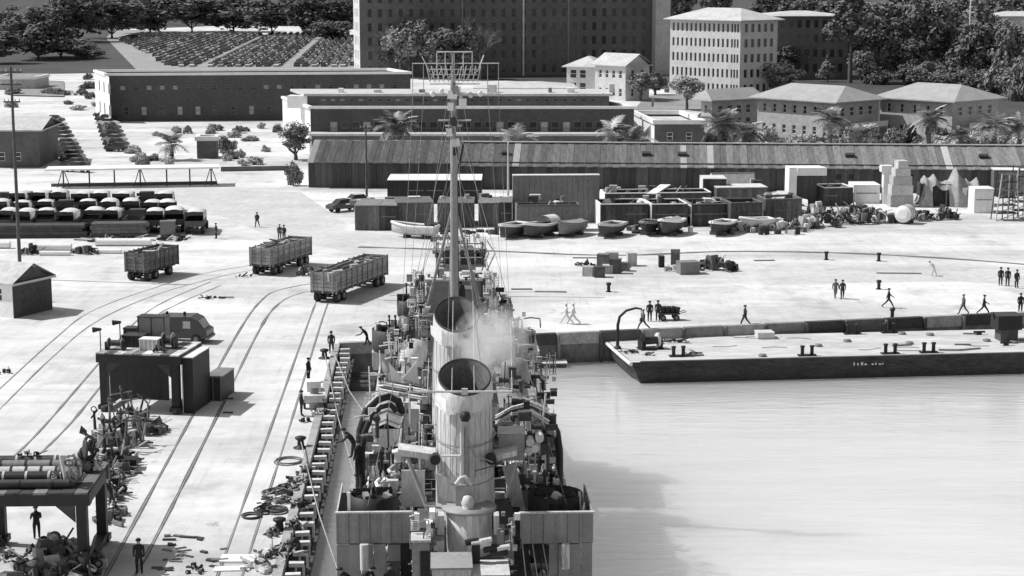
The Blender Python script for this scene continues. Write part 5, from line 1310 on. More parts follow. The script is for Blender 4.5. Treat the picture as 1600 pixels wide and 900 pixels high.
# things under and around the nearest gantry
lump('pump_unit', 'dark pump unit with pipes standing under the nearest gantry', 'machine', 72, 878, 2.4, 1.4, 2.6, rust, 74, 26, steel_pale)
lump('gear_heap', 'heap of tarpaulins and coils in front of the nearest gantry', 'heap', 60, 912, 4.6, 1.3, 2.4, rust, 75, 40, steel_pale)
lump('gear_heap', 'dark gear and hoses against the near right leg of the nearest gantry', 'heap', 128, 905, 1.8, 1.8, 2.0, rust, 76, 26, steel_black)
lump('gear_heap', 'white sheeted pile at the bottom corner before the nearest gantry', 'heap', 18, 880, 2.2, .9, 1.4, offwhite, 77, 14, steel_dark)
for i, (px, yb, w, h, lb) in enumerate([(156, 700, 2.2, 1.9, 'spiky scrap heap at the head of the anchor pile, left of the rest'), (195, 672, 2.8, 1.8, 'anchors heaped in the shade of the boarded gantry'), (222, 682, 2.8, 1.4, 'low anchors and bars at the right of the anchor heap'), (185, 702, 3.0, 1.7, 'tangled fittings in the middle of the anchor pile'), (176, 735, 2.6, 1.5, 'fittings and pale trays between the two gantries'), (160, 760, 2.2, 1.7, 'dark valves nearest the cylinder gantry'), (187, 745, 2.0, 1.0, 'low black boxes right of the pale trays'), (168, 785, 1.8, 1.4, 'dark hoses by the back leg of the nearest gantry'), (165, 822, 1.6, 1.0, 'dark drums by the right side of the nearest gantry')]):
    lump('scrap_heap', lb, 'heap', px, yb, w, h, 2.4, rust, 80 + i, 30, [steel_pale, steel_black, steel_mid][i % 3], group='scrap between the two portal gantries')
for px, yb, w, d, h, m, lb in [(182, 722, 1.3, .8, .35, white, 'pale flat tray on the scrap between the gantries'), (200, 735, 1.0, .9, .6, steel_black, 'black box at the edge of the scrap between the gantries'), (172, 768, 1.0, .7, .3, steel_pale, 'grey tray below the pale flat one')]:
    crate('yard_crate', lb, 'crate', px, yb, w, d, h, .1, m)
def anchor(label, px, yb, rz, sc_, m):
    t = thing('anchor', label, 'anchor', at(px, yb), rz, 'anchors heaped between the portal gantries'); t.scale = (sc_, sc_, sc_)
    rx = random.uniform(-.5, .35)
    def tr(p): return Matrix.Rotation(rx, 3, 'X') @ Vector(p) + Vector((0, 0, .25))
    mb = MB(); mb.tube([tr((0, 0, 0)), tr((0, .1, 1.7))], [.11, .07], 6); mb.build('shank', m, t)
    mb = MB(); mb.tube([tr((-.75, .05, .42)), tr((-.45, 0, .1)), tr((0, 0, -.05)), tr((.45, 0, .1)), tr((.75, .05, .42))], [.05, .1, .13, .1, .05], 6); mb.build('crown_arm', m, t)
    for s in (-1, 1):
        mb = MB(); q = [tr((s * .55, -.05, .1)), tr((s * .98, .0, .3)), tr((s * .82, .06, .78)), tr((s * .5, .04, .45))]; nn = Vector((0, .07, 0)); mb.add(q + [p + nn for p in q], [(0, 1, 2, 3), (7, 6, 5, 4), (0, 4, 5, 1), (1, 5, 6, 2), (2, 6, 7, 3), (3, 7, 4, 0)]); mb.build('fluke', m, t)
    mb = MB(); mb.tube([tr((0, -.75, 1.5)), tr((0, .8, 1.5))], .055, 6); mb.build('stock', m, t)
    mb = MB(); mb.tube([tr((.16 * math.cos(a * .7), .1, 1.83 + .16 * math.sin(a * .7))) for a in range(10)], .035, 5); mb.build('ring', m, t)
rg = random.Random(17)
for i, (px, yb) in enumerate([(150, 690), (172, 668), (196, 655), (218, 652), (232, 672), (205, 680), (178, 694), (222, 694), (196, 706), (164, 712), (148, 715), (210, 664)]):
    anchor(f'{["dark", "grey", "rusty"][i % 3]} stocked anchor standing askew in the heap between the portal gantries', px, yb, rg.uniform(0, 6), rg.uniform(.8, 1.15), [steel_black, steel_mid, rust][i % 3])
lump('hose_bundle', 'loops of black hose on the paving at the left picture edge', 'hose', 8, 585, 1.4, .5, .8, steel_black, 95, 10)
# ---- quayside litter
def coil(label, px, yb, r, m, n=4, th=.05, name='hose_coil', cat='coil'):
    t = thing(name, label, cat, at(px, yb)); rg = random.Random(int(px * 7 + yb))
    for k in range(n):
        rr = r * rg.uniform(.75, 1.05); ox, oy = rg.uniform(-.12, .12), rg.uniform(-.12, .12); mb = MB()
        pts = [(ox + rr * math.cos(a * math.pi / 11), oy + rr * math.sin(a * math.pi / 11), th + k * th * 1.1) for a in range(23)]
        mb.tube(pts, th, 5); mb.build('loop', m, t)
    return t
coil('single large loop of dark hose lying by the quay rails', 393, 808, .55, steel_dark, 2)
coil('coil of dark wire with a broad loop near the quay edge', 432, 800, .6, rust, 4)
coil('coil of dark rope at the foot of the quay litter', 412, 800, .5, steel_black, 4)
coil('wide loose loop of pale hose near the fender piles', 452, 722, 1.0, wood_mid, 3, .04)
coil('coil of dark cable beside the wide pale hose', 430, 772, .7, rust, 4)
coil('coil of rope above the large cable coil', 448, 766, .6, steel_dark, 4)
coil('small coil of rope between the cable coils', 440, 784, .45, wood_mid, 4)
for i, (px, yb, w, h, lb) in enumerate([(445, 775, 1.6, .5, 'loose shackles scattered among the cable coils'), (425, 790, 1.6, .4, 'flat scrap plates among the rope coils'), (460, 760, 1.4, .5, 'dark fittings close to the fender piles'), (424, 842, .9, .35, 'small dark fitting on the bare paving below the coils'), (424, 880, 2.0, .7, 'boxes and cloths on the paving by the bottom of the quay'), (450, 868, 1.6, .8, 'white and dark boxes close to the fender piles near the bottom'), (460, 830, 1.2, .6, 'dark box and rope at the quay edge below the coils'), (408, 896, 2.0, .5, 'rags on the paving at the picture bottom'), (468, 800, 1.2, .6, 'rope ends lying over the quay coping'), (476, 744, 1.0, .5, 'iron dogs lying along the quay coping')]):
    lump('quay_litter', lb, 'litter', px, yb, w, h, 1.8, rust, 120 + i, 22, [steel_pale, offwhite, steel_dark][i % 3], group='litter along the quay beside the warship')
rg = random.Random(44)
for i in range(26):
    px, yb = rg.uniform(250, 350), rg.uniform(838, 895)
    if px < 165 + (900 - yb) * .5: continue
    mb = MB(); w = rg.uniform(.12, .5); mb.box(-w, w, -rg.uniform(.05, .14), .1, .004, rg.uniform(.03, .12))
    tag(mb.build('scrap_wood', [wood_dark, wood_mid, steel_dark][i % 3], None, at(px, yb), (0, 0, rg.uniform(-.6, .6))), 'small scrap of dark wood scattered between the rail pairs', 'scrap', 'scraps of wood scattered between the rail pairs')
lump('scrap_heap', 'small black heap of rags between the rail pairs at the picture bottom', 'heap', 302, 898, 1.0, .5, .8, steel_black, 140, 10)
mb = MB(); mb.box(-1.0, 1.0, 0, 1.2, .006, .10); tag(mb.build('white_board', white, None, at(372, 880)), 'white board lying flat on the paving near the quay rails', 'board')
mb = MB(); mb.box(-.9, .9, 0, .7, .006, .07); tag(mb.build('white_board', white, None, at(362, 893), (0, 0, .1)), 'second white board below the first near the quay rails', 'board')
for px, yb, lb in [(264, 845, 'short dark batten beyond the shadow tip of the nearest gantry'), (247, 889, 'short dark batten in the sun right of the gantry shadow'), (357, 624, 'short dark batten right of the boarded gantry shadow'), (356, 646, 'second dark batten right of the boarded gantry shadow')]:
    mb = MB(); mb.box(-.35, .35, 0, .15, .004, .1); tag(mb.build('batten', wood_dark, None, at(px, yb)), lb, 'batten')
# small white cart with hoses by the gangway
def cart():
    t = thing('service_cart', 'white service cart with hoses standing at the quay edge beside two men', 'cart', at(492, 640), R(8))
    mb = MB(); mb.box(-.75, .75, 0, 2.6, .5, 1.0); mb.build('body', offwhite, t)
    mb = MB(); mb.box(-.5, .5, 1.3, 2.4, 1.003, 1.7); mb.build('housing', white, t)
    mb = MB(); mb.tube([(0, .7, 1.0), (0, .7, 1.45)], .3, 10); mb.build('drum', steel_mid, t)
    mb = MB(); mb.tube([(-.7, .2, .5), (-.9, -.6, .9)], .04, 5); mb.tube([(.7, .2, .5), (.5, -.6, .9)], .04, 5); mb.build('handle', steel_dark, t)
    for x in (-.7, .7):
        for y in (.4, 2.2): wheel(t, (x, y, .32), .32, .16)
cart()
lump('quay_litter', 'dark gear heaped beside the white service cart', 'litter', 500, 652, 1.4, .7, 1.4, steel_dark, 150, 16, offwhite)
lump('quay_litter', 'dark hat shaped gear lying by the man at the rails', 'litter', 474, 662, 1.2, .5, .6, steel_black, 151, 8)
def bollard(label, px, yb, z=0.0, s=1.0, loc=None):
    t = thing('bollard', label, 'bollard', loc if loc is not None else at(px, yb, z)); t.scale = (s, s, s)
    mb = MB(); mb.lathe([(0, 0), (.42, 0), (.42, .06), (.24, .1), (.2, .5), (.36, .62), (.36, .72), (.2, .78), (0, .78)], 14); mb.build('post', steel_black, t)
    mb = MB(); mb.lathe([(.5, -.02), (.5, .04), (.43, .07)], 14); mb.build('base_plate', steel_dark, t)
    return t
for px, yb, lb in [(507, 560, 'black bollard on the quay near the corner'), (470, 700, 'black bollard on the quay beside the loose hose'), (437, 830, 'black bollard on the quay near the bottom litter')]: bollard(lb, px, yb)
# dark camel in the quay corner, and small raft
p = pv(Q_U + 1.0, corner_v - 6, WATER_Z)
t = thing('timber_camel', 'dark timber camel floating in the quay corner ahead of the warship', 'float', p, PA)
for i in range(5):
    mb = MB(); mb.tube([(.1, i * 1.0, .2), (3.2, i * 1.0, .22)], .42, 9); mb.build('log', wood_dark, t)
t = thing('raft', 'small pale decked raft floating beside the warship near the back quay', 'raft', at(836, 575, WATER_Z), R(2)); s = mpp(575)
mb = MB(); mb.box(0, 2.6, 0, 2.2, -.2, .32); mb.build('float', steel_dark, t)
for i in range(6):
    mb = MB(); mb.box(-.1, 2.7, .02 + i * .37, .35 + i * .37, .323, .40); mb.build('deck_plank', offwhite, t)
# ---- barge
BZ = WATER_Z + 1.75
n0 = at(1000, 566, BZ); n1 = at(1600, 551.5, BZ); bd = (n1 - n0); bd.z = 0; bd.normalize(); brz = math.atan2(bd.y, bd.x)
bg_t = thing('barge', 'long flat dark hulled barge moored along the back quay with a pale deck', 'barge', Vector((n0.x, n0.y, WATER_Z)), brz)
BL, BB = 62.0, 10.0
hull_m = mat('barge_hull_paint', .045, var=.6, scale=.5, stretch=(.5, .5, 2), bump=.2)
deck_m = mat('barge_deck', .52, var=.3, scale=.35, stretch=(.4, 1.6, 1))
mb = MB()
prof = [(0, -1.2), (BL, -1.2), (BL, 1.75), (-2.2, 1.75), (-1.7, .35)]
fr = [(-2.2, 2.6), (-2.2, BB)]
vs = [(.6, 0, -1.2), (BL, 0, -1.2), (BL, 0, 1.75), (-.7, 0, 1.75), (-.9, 3.0, 1.75), (-.6, 3.2, .5), (-1.3, BB, 1.75), (-1.0, BB, .5), (0, BB, -1.2), (BL, BB, -1.2), (BL, BB, 1.75), (-.2, 1.0, -1.2)]
mb.add(vs, [(0, 1, 2, 3), (0, 3, 4, 5), (5, 4, 6, 7), (0, 5, 7, 8), (8, 9, 1, 0), (8, 7, 6, 10, 9), (1, 9, 10, 2)]); mb.build('hull', hull_m, bg_t)
mb = MB(); mb.add([(-.65, .02, 1.753), (BL, .02, 1.753), (BL, BB, 1.753), (-1.25, BB, 1.753), (-.85, 3.0, 1.753)], [(0, 1, 2, 3, 4)]); mb.build('deck', deck_m, bg_t)
mb = MB(); mb.box(0.0, BL, -.16, -.004, 1.35, 1.8); mb.build('rubbing_strake', hull_m, bg_t)
mb = MB(); mb.tube([(-.75, -.08, 1.62), (-.98, 2.9, 1.62), (-1.38, BB, 1.62)], .16, 7); mb.build('bow_fender', offwhite, bg_t)
mb = MB(); mb.box(.02, BL, -.05, .1, 1.80, 1.87); mb.build('gunwale_edge', deck_m, bg_t)
for i in range(13):
    x = 4 + i * 4.6; mb = MB(); mb.box(x, x + .06, -.012, -.002, -.5, 1.33); mb.build('hull_plate_seam', steel_black, bg_t)
# worn white dabs of the hull marking, too blurred in the photograph to read
for i in range(9):
    if i in (4,): continue
    x = 17.6 + i * .30; mb = MB(); z0 = 1.06; h = [.24, .2, .26, .14, 0, .12, .18, .12, .16][i]; w_ = [.1, .12, .2, .22, 0, .2, .12, .22, .1][i]; mb.box(x, x + w_, -.018, -.006, z0, z0 + h); mb.build('hull_mark', offwhite, bg_t)
def bon(x, y, z=1.757): return Vector((n0.x, n0.y, WATER_Z)) + Matrix.Rotation(brz, 3, 'Z') @ Vector((x, y, z))
def bitt(label, x, y):
    t = thing('mooring_bitts', label, 'bitts', bon(x, y), brz)
    mb = MB(); mb.box(-.75, .75, -.3, .3, 0, .1); mb.build('base_plate', steel_black, t)
    for s in (-.4, .4):
        mb = MB(); mb.lathe([(0, .85), (.2, .85), (.2, .74), (.15, .7), (.15, .1)], 12, c=(s, 0, 0)); mb.build('post', steel_black, t)
def bx(px, py):
    p = at(px, py, BZ) - Vector((n0.x, n0.y, BZ)); q = Matrix.Rotation(-brz, 3, 'Z') @ p; return q.x, q.y
for px, py, lb in [(1060, 557, 'black double bitts near the barge bow on the water side'), (1261, 556, 'black double bitts in the middle of the barge, nearest the hull writing'), (1391, 553, 'leaning dark bitts midway between two other pairs on the barge'), (1451, 551, 'black double bitts nearest the far barge hut'), (1332, 522, 'dark bitts on the quay side of the barge deck'), (1390, 520, 'second dark bitts on the quay side of the barge deck')]: bitt(lb, *bx(px, py))
t = thing('boat_davit', 'curved black davit standing at the barge bow', 'davit', bon(*bx(965, 545)), brz)
mb = MB(); mb.tube([(0, 0, 0), (0, 0, 2.0), (.15, 0, 2.7), (.7, 0, 3.2), (1.5, 0, 3.4), (2.0, 0, 3.3)], [.14, .13, .12, .11, .09, .07], 8); mb.build('arm', steel_black, t)
mb = MB(); mb.tube([(1.95, 0, 3.3), (1.95, 0, 2.5)], .03, 5); mb.rbox((1.95, 0, 2.4), (.18, .15, .3)); mb.build('hook_block', steel_black, t)
mb = MB(); mb.lathe([(.3, 0), (.3, .15), (.18, .25)], 12); mb.build('base', steel_dark, t)
def windlass(label, x, y):
    t = thing('windlass', label, 'windlass', bon(x, y), brz + .2)
    mb = MB(); mb.tube([(-.6, 0, .7), (.6, 0, .7)], .32, 14); mb.build('drum', steel_dark, t)
    for s in (-1, 1):
        mb = MB(); mb.tube([(s * .6, 0, .7), (s * .72, 0, .7)], .62, 16); mb.build('gear_wheel', steel_black if s < 0 else white, t)
        mb = MB(); mb.box(s * .85 - .08, s * .85 + .08, -.5, .5, 0, .8); mb.build('side_frame', steel_black, t)
    mb = MB(); mb.box(-1.0, 1.0, -.6, .6, 0, .1); mb.build('bed_plate', steel_black, t)
windlass('big hand windlass with a pale wheel on the barge bow', *bx(1016, 545))
for px, py, w, h, lb in [(1050, 537, 3.4, .5, 'dark chain and hose laid along the barge deck behind the windlass'), (985, 553, 1.6, .5, 'small fittings at the barge bow beside the davit'), (1012, 556, 1.2, .3, 'low dark cleats ahead of the barge bitts'), (1085, 557, 1.4, .5, 'dark block beside the barge bitts near the bow'), (950, 532, 1.2, .6, 'dark fittings at the quay end of the barge bow')]:
    lump('deck_gear', lb, 'gear', 800, 600, w, h, .8, steel_black, int(px), 12, steel_mid).location = bon(*bx(px, py))
crate('dark_hatch', 'pale hatch box on the quay side of the barge deck', 'hatch', 1195, 533, 1.4, 1.2, .5, brz, offwhite).location = bon(*bx(1197, 530))
def barge_hut():
    t = thing('barge_hut', 'small black hut with a flat cap roof near the far end of the barge', 'hut', bon(*bx(1572, 531)), brz); s = mpp(560)
    mb = MB(); mb.box(-.75, .75, -.7, .7, 0, 1.0); mb.build('lower_house', rust, t)
    mb = MB(); mb.box(-1.1, 1.0, -.9, .9, 1.003, 2.15); mb.build('upper_house', steel_black, t)
    mb = MB(); mb.tube([(-1.1, 0, 1.8), (-1.25, 0, 2.4)], .06, 6); mb.build('exhaust', steel_black, t)
    mb = MB(); mb.box(-1.15, 1.05, -.95, .95, 2.153, 2.25); mb.build('roof', steel_dark, t)
barge_hut()
for px, py, lb in [(1530, 523, 'low black cleat on the barge deck near the small hut'), (1572, 540, 'low black cleat on the barge water side beyond the hut')]:
    t = thing('deck_cleat', lb, 'cleat', bon(*bx(px, py)), brz); mb = MB(); mb.box(-.5, .5, -.09, .09, .18, .32); mb.build('horn', steel_black, t); mb = MB(); mb.box(-.2, .2, -.1, .1, 0, .18); mb.build('base', steel_black, t)

rg = random.Random(8)
for i in range(26):
    x, y = rg.uniform(2, 36), rg.uniform(1.0, 9.0); mb = MB(); k = i % 3
    if k == 0: pts = [(0, 0, .05)] + [(j * .3, .16 * math.sin(j * .7 + i), .05) for j in range(1, 8)]; mb.tube(pts, .022, 5); nm, ct, lb = 'deck_rope', 'rope', 'loose dark rope lying on the barge deck'
    elif k == 1: mb.box(-rg.uniform(.4, 1.3), rg.uniform(.4, 1.3), -.12, .12, 0, .1); nm, ct, lb = 'deck_timber', 'timber', 'loose timber lying on the barge deck'
    else: mb.lathe([(.0, .18), (.3, .18), (.34, .1), (.34, 0)], 14); nm, ct, lb = 'deck_hatch', 'hatch', 'low round hatch cover on the barge deck'
    tag(mb.build(nm, [steel_dark, wood_mid, steel_mid][k], None, bon(x, y), (0, 0, brz + rg.uniform(-.3, .3))), lb, ct, f'{nm.replace("_", " ")} pieces scattered over the barge deck')
# ================================================================== PEOPLE
def person_me(pose, seed, mats):
    rg = random.Random(seed); st = pose.get('stride', 0.0); bend = pose.get('bend', 0.0); arm = pose.get('arm', 0.15)
    V, E, Rr = [], [], []
    def v(p, r, par=None):
        V.append(Vector(p)); Rr.append(r)
        if par is not None: E.append((par, len(V) - 1))
        return len(V) - 1
    hip = v((0, 0, .93), .15)
    fwd = math.sin(bend)
    sp = v((0, .18 * fwd, .93 + .22 * math.cos(bend)), .135, hip)
    ch = v((0, .42 * fwd, .93 + .45 * math.cos(bend)), .165, sp)
    nk = v((0, .52 * fwd, .93 + .58 * math.cos(bend)), .062, ch)
    hd = v((0, .60 * fwd + .02, .93 + .68 * math.cos(bend)), .095, nk)
    hd2 = v((0, .68 * fwd + .02, .93 + .80 * math.cos(bend)), .085, hd)
    for s in (-1, 1):
        sw = s * st
        th = v((s * .10, .02, .86), .105, hip)
        kn = v((s * .11, .22 * sw + .04 * abs(st), .50), .075, th)
        an = v((s * .11, .42 * sw - (.12 if sw < 0 else 0), .09 + (.05 if sw < 0 else 0)), .055, kn)
        toe = v((s * .13, .42 * sw + .16 - (.12 if sw < 0 else 0), .04), .042, an)
        sh = v((s * .2, .40 * fwd, .93 + .47 * math.cos(bend)), .07, ch)
        a = -sw * .8 + arm
        el = v((s * .235, .40 * fwd + .12 * a, .93 + .47 * math.cos(bend) - .28), .052, sh)
        wr = v((s * .22, .40 * fwd + .30 * a + .05, .93 + .47 * math.cos(bend) - .52 + .12 * abs(a)), .038, el)
        hn = v((s * .21, .40 * fwd + .36 * a + .07, .93 + .47 * math.cos(bend) - .62 + .12 * abs(a)), .042, wr)
    me = bpy.data.meshes.new('person'); me.from_pydata([tuple(p) for p in V], E, [])
    o = bpy.data.objects.new('person', me); COL.objects.link(o)
    md = o.modifiers.new('skin', 'SKIN'); md.use_smooth_shade = True
    for i, r in enumerate(Rr): me.skin_vertices[0].data[i].radius = (r, r)
    me.skin_vertices[0].data[0].use_root = True
    sd = o.modifiers.new('sub', 'SUBSURF'); sd.levels = 1; sd.render_levels = 1
    bpy.context.view_layer.update()
    dg = bpy.context.evaluated_depsgraph_get()
    m2 = bpy.data.meshes.new_from_object(o.evaluated_get(dg)); bpy.data.objects.remove(o)
    m2.name = 'person'
    m2.materials.clear()
    for m_ in mats: m2.materials.append(m_)
    hp = V[nk]
    for p in m2.polygons:
        c = p.center
        is_head = (c - V[hd]).length < .22 and (c - V[ch]).length > .2
        handp = min((c - V[i]).length for i in (len(V) - 1, len(V) - 9)) < .09
        p.material_index = 1 if (is_head or handp) else 0
    hat = MB(); q = V[hd2]
    hat.lathe([(.125, -.01), (.12, .04), (.09, .09), (0, .1)], 10, c=(q.x, q.y - .01, q.z))
    hat.lathe([(.0, -.012), (.135, -.012), (.135, .0)], 10, c=(q.x, q.y + .02, q.z))
    ho = hat.build('hat', mats[2]); hm_ = ho.data; bpy.data.objects.remove(ho)
    return m2, hm_
POSES = {}
def people_pose(k, mats):
    key = (k, mats[0].name)
    if key not in POSES:
        POSES[key] = person_me({'stand': {}, 'walk': {'stride': .75, 'arm': .1}, 'stride': {'stride': 1.05, 'arm': .2}, 'reach': {'arm': 1.3, 'bend': .15}, 'bend': {'bend': .75, 'arm': 1.2, 'stride': .3}}[k], 1, mats)
    return POSES[key]
DK = (cloth_dark, skin, cloth_dark); GK = (cloth_grey, skin, cloth_grey); DW = (cloth_dark, skin, cloth_white); WH = (cloth_white, skin, cloth_white)
def person(px, yb, pose, rz, label, mats=DK, loc=None, group=None, s=1.0):
    m, h = people_pose(pose, mats)
    o = put('person', m, None, loc if loc is not None else at(px, yb), (0, 0, R(rz))); o.scale = (s * 1.12, s * 1.12, s)
    put('hat', h, o)
    return tag(o, label, 'person', group)
for a in [
    (402, 355, 'walk', 170, 'man in dark clothes walking alone on the road above the trailers'),
    (437, 375, 'stand', 200, 'man in dark clothes, left of the pair standing above the middle trailer'),
    (444, 376, 'stand', 160, 'man in dark clothes, right of the pair standing above the middle trailer'),
    (62, 471, 'stand', 90, 'man in dark clothes standing by the shadow of the white hut'),
    (338, 373, 'stand', 120, 'man in dark clothes standing at the end of the parked trucks'),
    (482, 596, 'stand', 250, 'man in dark clothes standing by the white service cart, farther one'),
    (471, 650, 'stand', 280, 'man in dark clothes standing by the rails below the white service cart'),
    (518, 552, 'stand', 180, 'man in dark clothes standing at the quay corner bollard'),
    (574, 540, 'bend', 90, 'man in dark clothes handling lines on the back quay ahead of the warship'),
    (1305, 466, 'walk', 185, 'man in dark clothes, left of the walking pair on the open yard'),
    (1316, 467, 'walk', 175, 'man in dark clothes, right of the walking pair on the open yard'),
    (1388, 481, 'stride', 250, 'man in dark clothes striding alone toward the barge'),
    (1505, 491, 'walk', 100, 'man in dark clothes walking by the quay near the barge hut'),
    (1537, 492, 'stride', 260, 'man with pale cap striding along the quay just behind the barge hut', DW),
    (1563, 446, 'stand', 180, 'man in dark clothes, first of the trio at the edge of the yard'),
    (1574, 447, 'stand', 170, 'man in dark clothes, middle of the trio at the edge of the yard'),
    (1588, 450, 'stand', 200, 'man in dark clothes with pale cap, last of the trio at the yard edge', DW),
    (1594, 489, 'stand', 180, 'man in dark clothes standing at the very end of the visible quay'),
    (1164, 509, 'walk', 100, 'man in dark clothes walking the quay edge behind the middle of the barge'),
    (1005, 516, 'stride', 110, 'man in dark clothes stepping along the quay beside the barge davit'),
    (1015, 502, 'stand', 180, 'tall dark man standing left of the small handcart on the quay'),
    (1028, 501, 'stand', 170, 'dark man with pale cap standing next to the small handcart', DW),
    (885, 506, 'stride', 90, 'man all in white, left of the pair walking behind the warship', WH),
    (896, 506, 'stride', 85, 'man all in white, right of the pair walking behind the warship', WH),
    (1459, 431, 'bend', 90, 'pale clad man crouching alone on the open yard', WH),
    (218, 895, 'stand', 180, 'man with pale cap by the shadow of the nearest gantry', DW),
    (58, 842, 'reach', 20, 'man in dark clothes working at the pump under the nearest gantry'),
    (175, 790, 'bend', 90, 'man in dark clothes bending over hoses beside the nearest gantry'),
]:
    if len(a) == 5 and int(a[0]) % 4 == 1: a = a[:4] + (a[4].replace('dark clothes', 'drab clothes'), GK)
    person(*a)
t = thing('handcart', 'small dark loaded handcart on the quay near the barge bow', 'handcart', at(1045, 500), R(5))
mb = MB(); mb.box(-.9, .9, -.5, .5, .55, .7); mb.build('bed', steel_dark, t)
for k in range(4):
    mb = MB(); mb.rbox((-.6 + k * .4, 0, .95), (.36, .7, .5), (0, .1 * k, .2 * k)); mb.build('load', steel_black, t)
for s in (-.5, .5):
    for x in (-.6, .6): wheel(t, (x, s, .28), .28, .1, 'y')
for s in (-.35, .35):
    mb = MB(); mb.tube([(.85, s, .62), (1.5, s, .8)], .035, 5); mb.build('handle', steel_dark, t)
# ================================================================== THE WARSHIP
so = at(726, 587, 11.5); SHIP0 = Vector((so.x, so.y, 0.0))
SF = Vector((-math.sin(PA), math.cos(PA), 0)); SR = Vector((math.cos(PA), math.sin(PA), 0))
ship = thing('warship', 'grey two funnelled warship with a tall mast moored along the quay, seen from behind', 'warship', SHIP0, PA)
def S(px, py, y):
    """point of the ship's cross plane y that lies behind a photograph pixel: local x and z"""
    d = ray(px, py); cpos = Vector((0, 0, CAM_Z)); pl = SHIP0 + SF * y
    t = (pl - cpos).dot(SF) / d.dot(SF); p = cpos + d * t - SHIP0
    return p.dot(SR), p.z
def sw(x, y, z): return SHIP0 + SR * x + SF * y + Vector((0, 0, z))
def hb(y):                                        # half beam
    return 6.0 if y < 16 else max(.05, 6.0 * (1 - ((y - 16) / 41.0) ** 1.9))
def dz(y): return .15 + 3.4 * max(0, (y - 2) / 55.0) ** 1.4
mb = MB(); ys = [-34, -20, -8, 2, 10, 16, 22, 28, 34, 40, 45, 49, 52, 54.5, 56.2, 57]; vs = []
for y in ys:
    b_ = hb(y); z = dz(y); k = min(1, max(0, (y - 10) / 47))
    vs += [(-b_, y, z), (-b_ * (.98 - .25 * k), y - 1.2 * k, -1.0), (-b_ * (.93 - .55 * k), y - 2.6 * k, -3.5), (b_ * (.93 - .55 * k), y - 2.6 * k, -3.5), (b_ * (.98 - .25 * k), y - 1.2 * k, -1.0), (b_, y, z)]
mb.add(vs, [(i * 6 + j, i * 6 + j + 1, i * 6 + 7 + j, i * 6 + 6 + j) for i in range(len(ys) - 1) for j in range(5)], True)
mb.add(vs[:6], [(0, 1, 2, 3, 4, 5)])
mb.build('hull', ship_grey, ship)
mb = MB(); vs = []
for y in ys: vs += [(-hb(y) + .01, y, dz(y) - .02), (hb(y) - .01, y, dz(y) - .02)]
mb.add(vs, [(2 * i, 2 * i + 1, 2 * i + 3, 2 * i + 2) for i in range(len(ys) - 1)]); mb.build('deck', ship_dark, ship)
mb = MB()
for s in (-1, 1):
    for y in range(-18, 54, 2):
        b_ = hb(y) - .06; mb.tube([(s * b_, y, dz(y)), (s * b_, y, dz(y) + 1.05)], .03, 4)
    for h in (.55, 1.03):
        mb.tube([(s * (hb(y) - .06), y, dz(y) + h) for y in range(-18, 55, 2)], .022, 4)
mb.build('guard_rail', ship_pale, ship)
def deckhouse(name, x0, x1, y0, y1, z0, z1, m, top=ship_dark):
    mb = MB(); mb.box(x0, x1, y0, y1, z0, z1); o = mb.build(name, m, ship)
    mb = MB(); mb.box(x0 - .06, x1 + .06, y0 - .06, y1 + .06, z1 + .003, z1 + .08); mb.build('deck_plating', top, o)
    return o
deckhouse('deckhouse', -2.7, 2.7, -22, -4.2, .1, 2.55, ship_grey)
deckhouse('deckhouse', -2.9, 2.9, -4.1, 33, .2, 2.6, ship_grey)
deckhouse('upper_deckhouse', -2.2, 2.2, -2.6, 21.5, 2.69, 4.9, ship_grey)
deckhouse('bridge_house', -3.2, 3.2, 26.5, 37, 2.7, 6.0, ship_grey)
deckhouse('bridge_house', -2.6, 2.6, 27.5, 36, 6.1, 8.3, ship_grey)
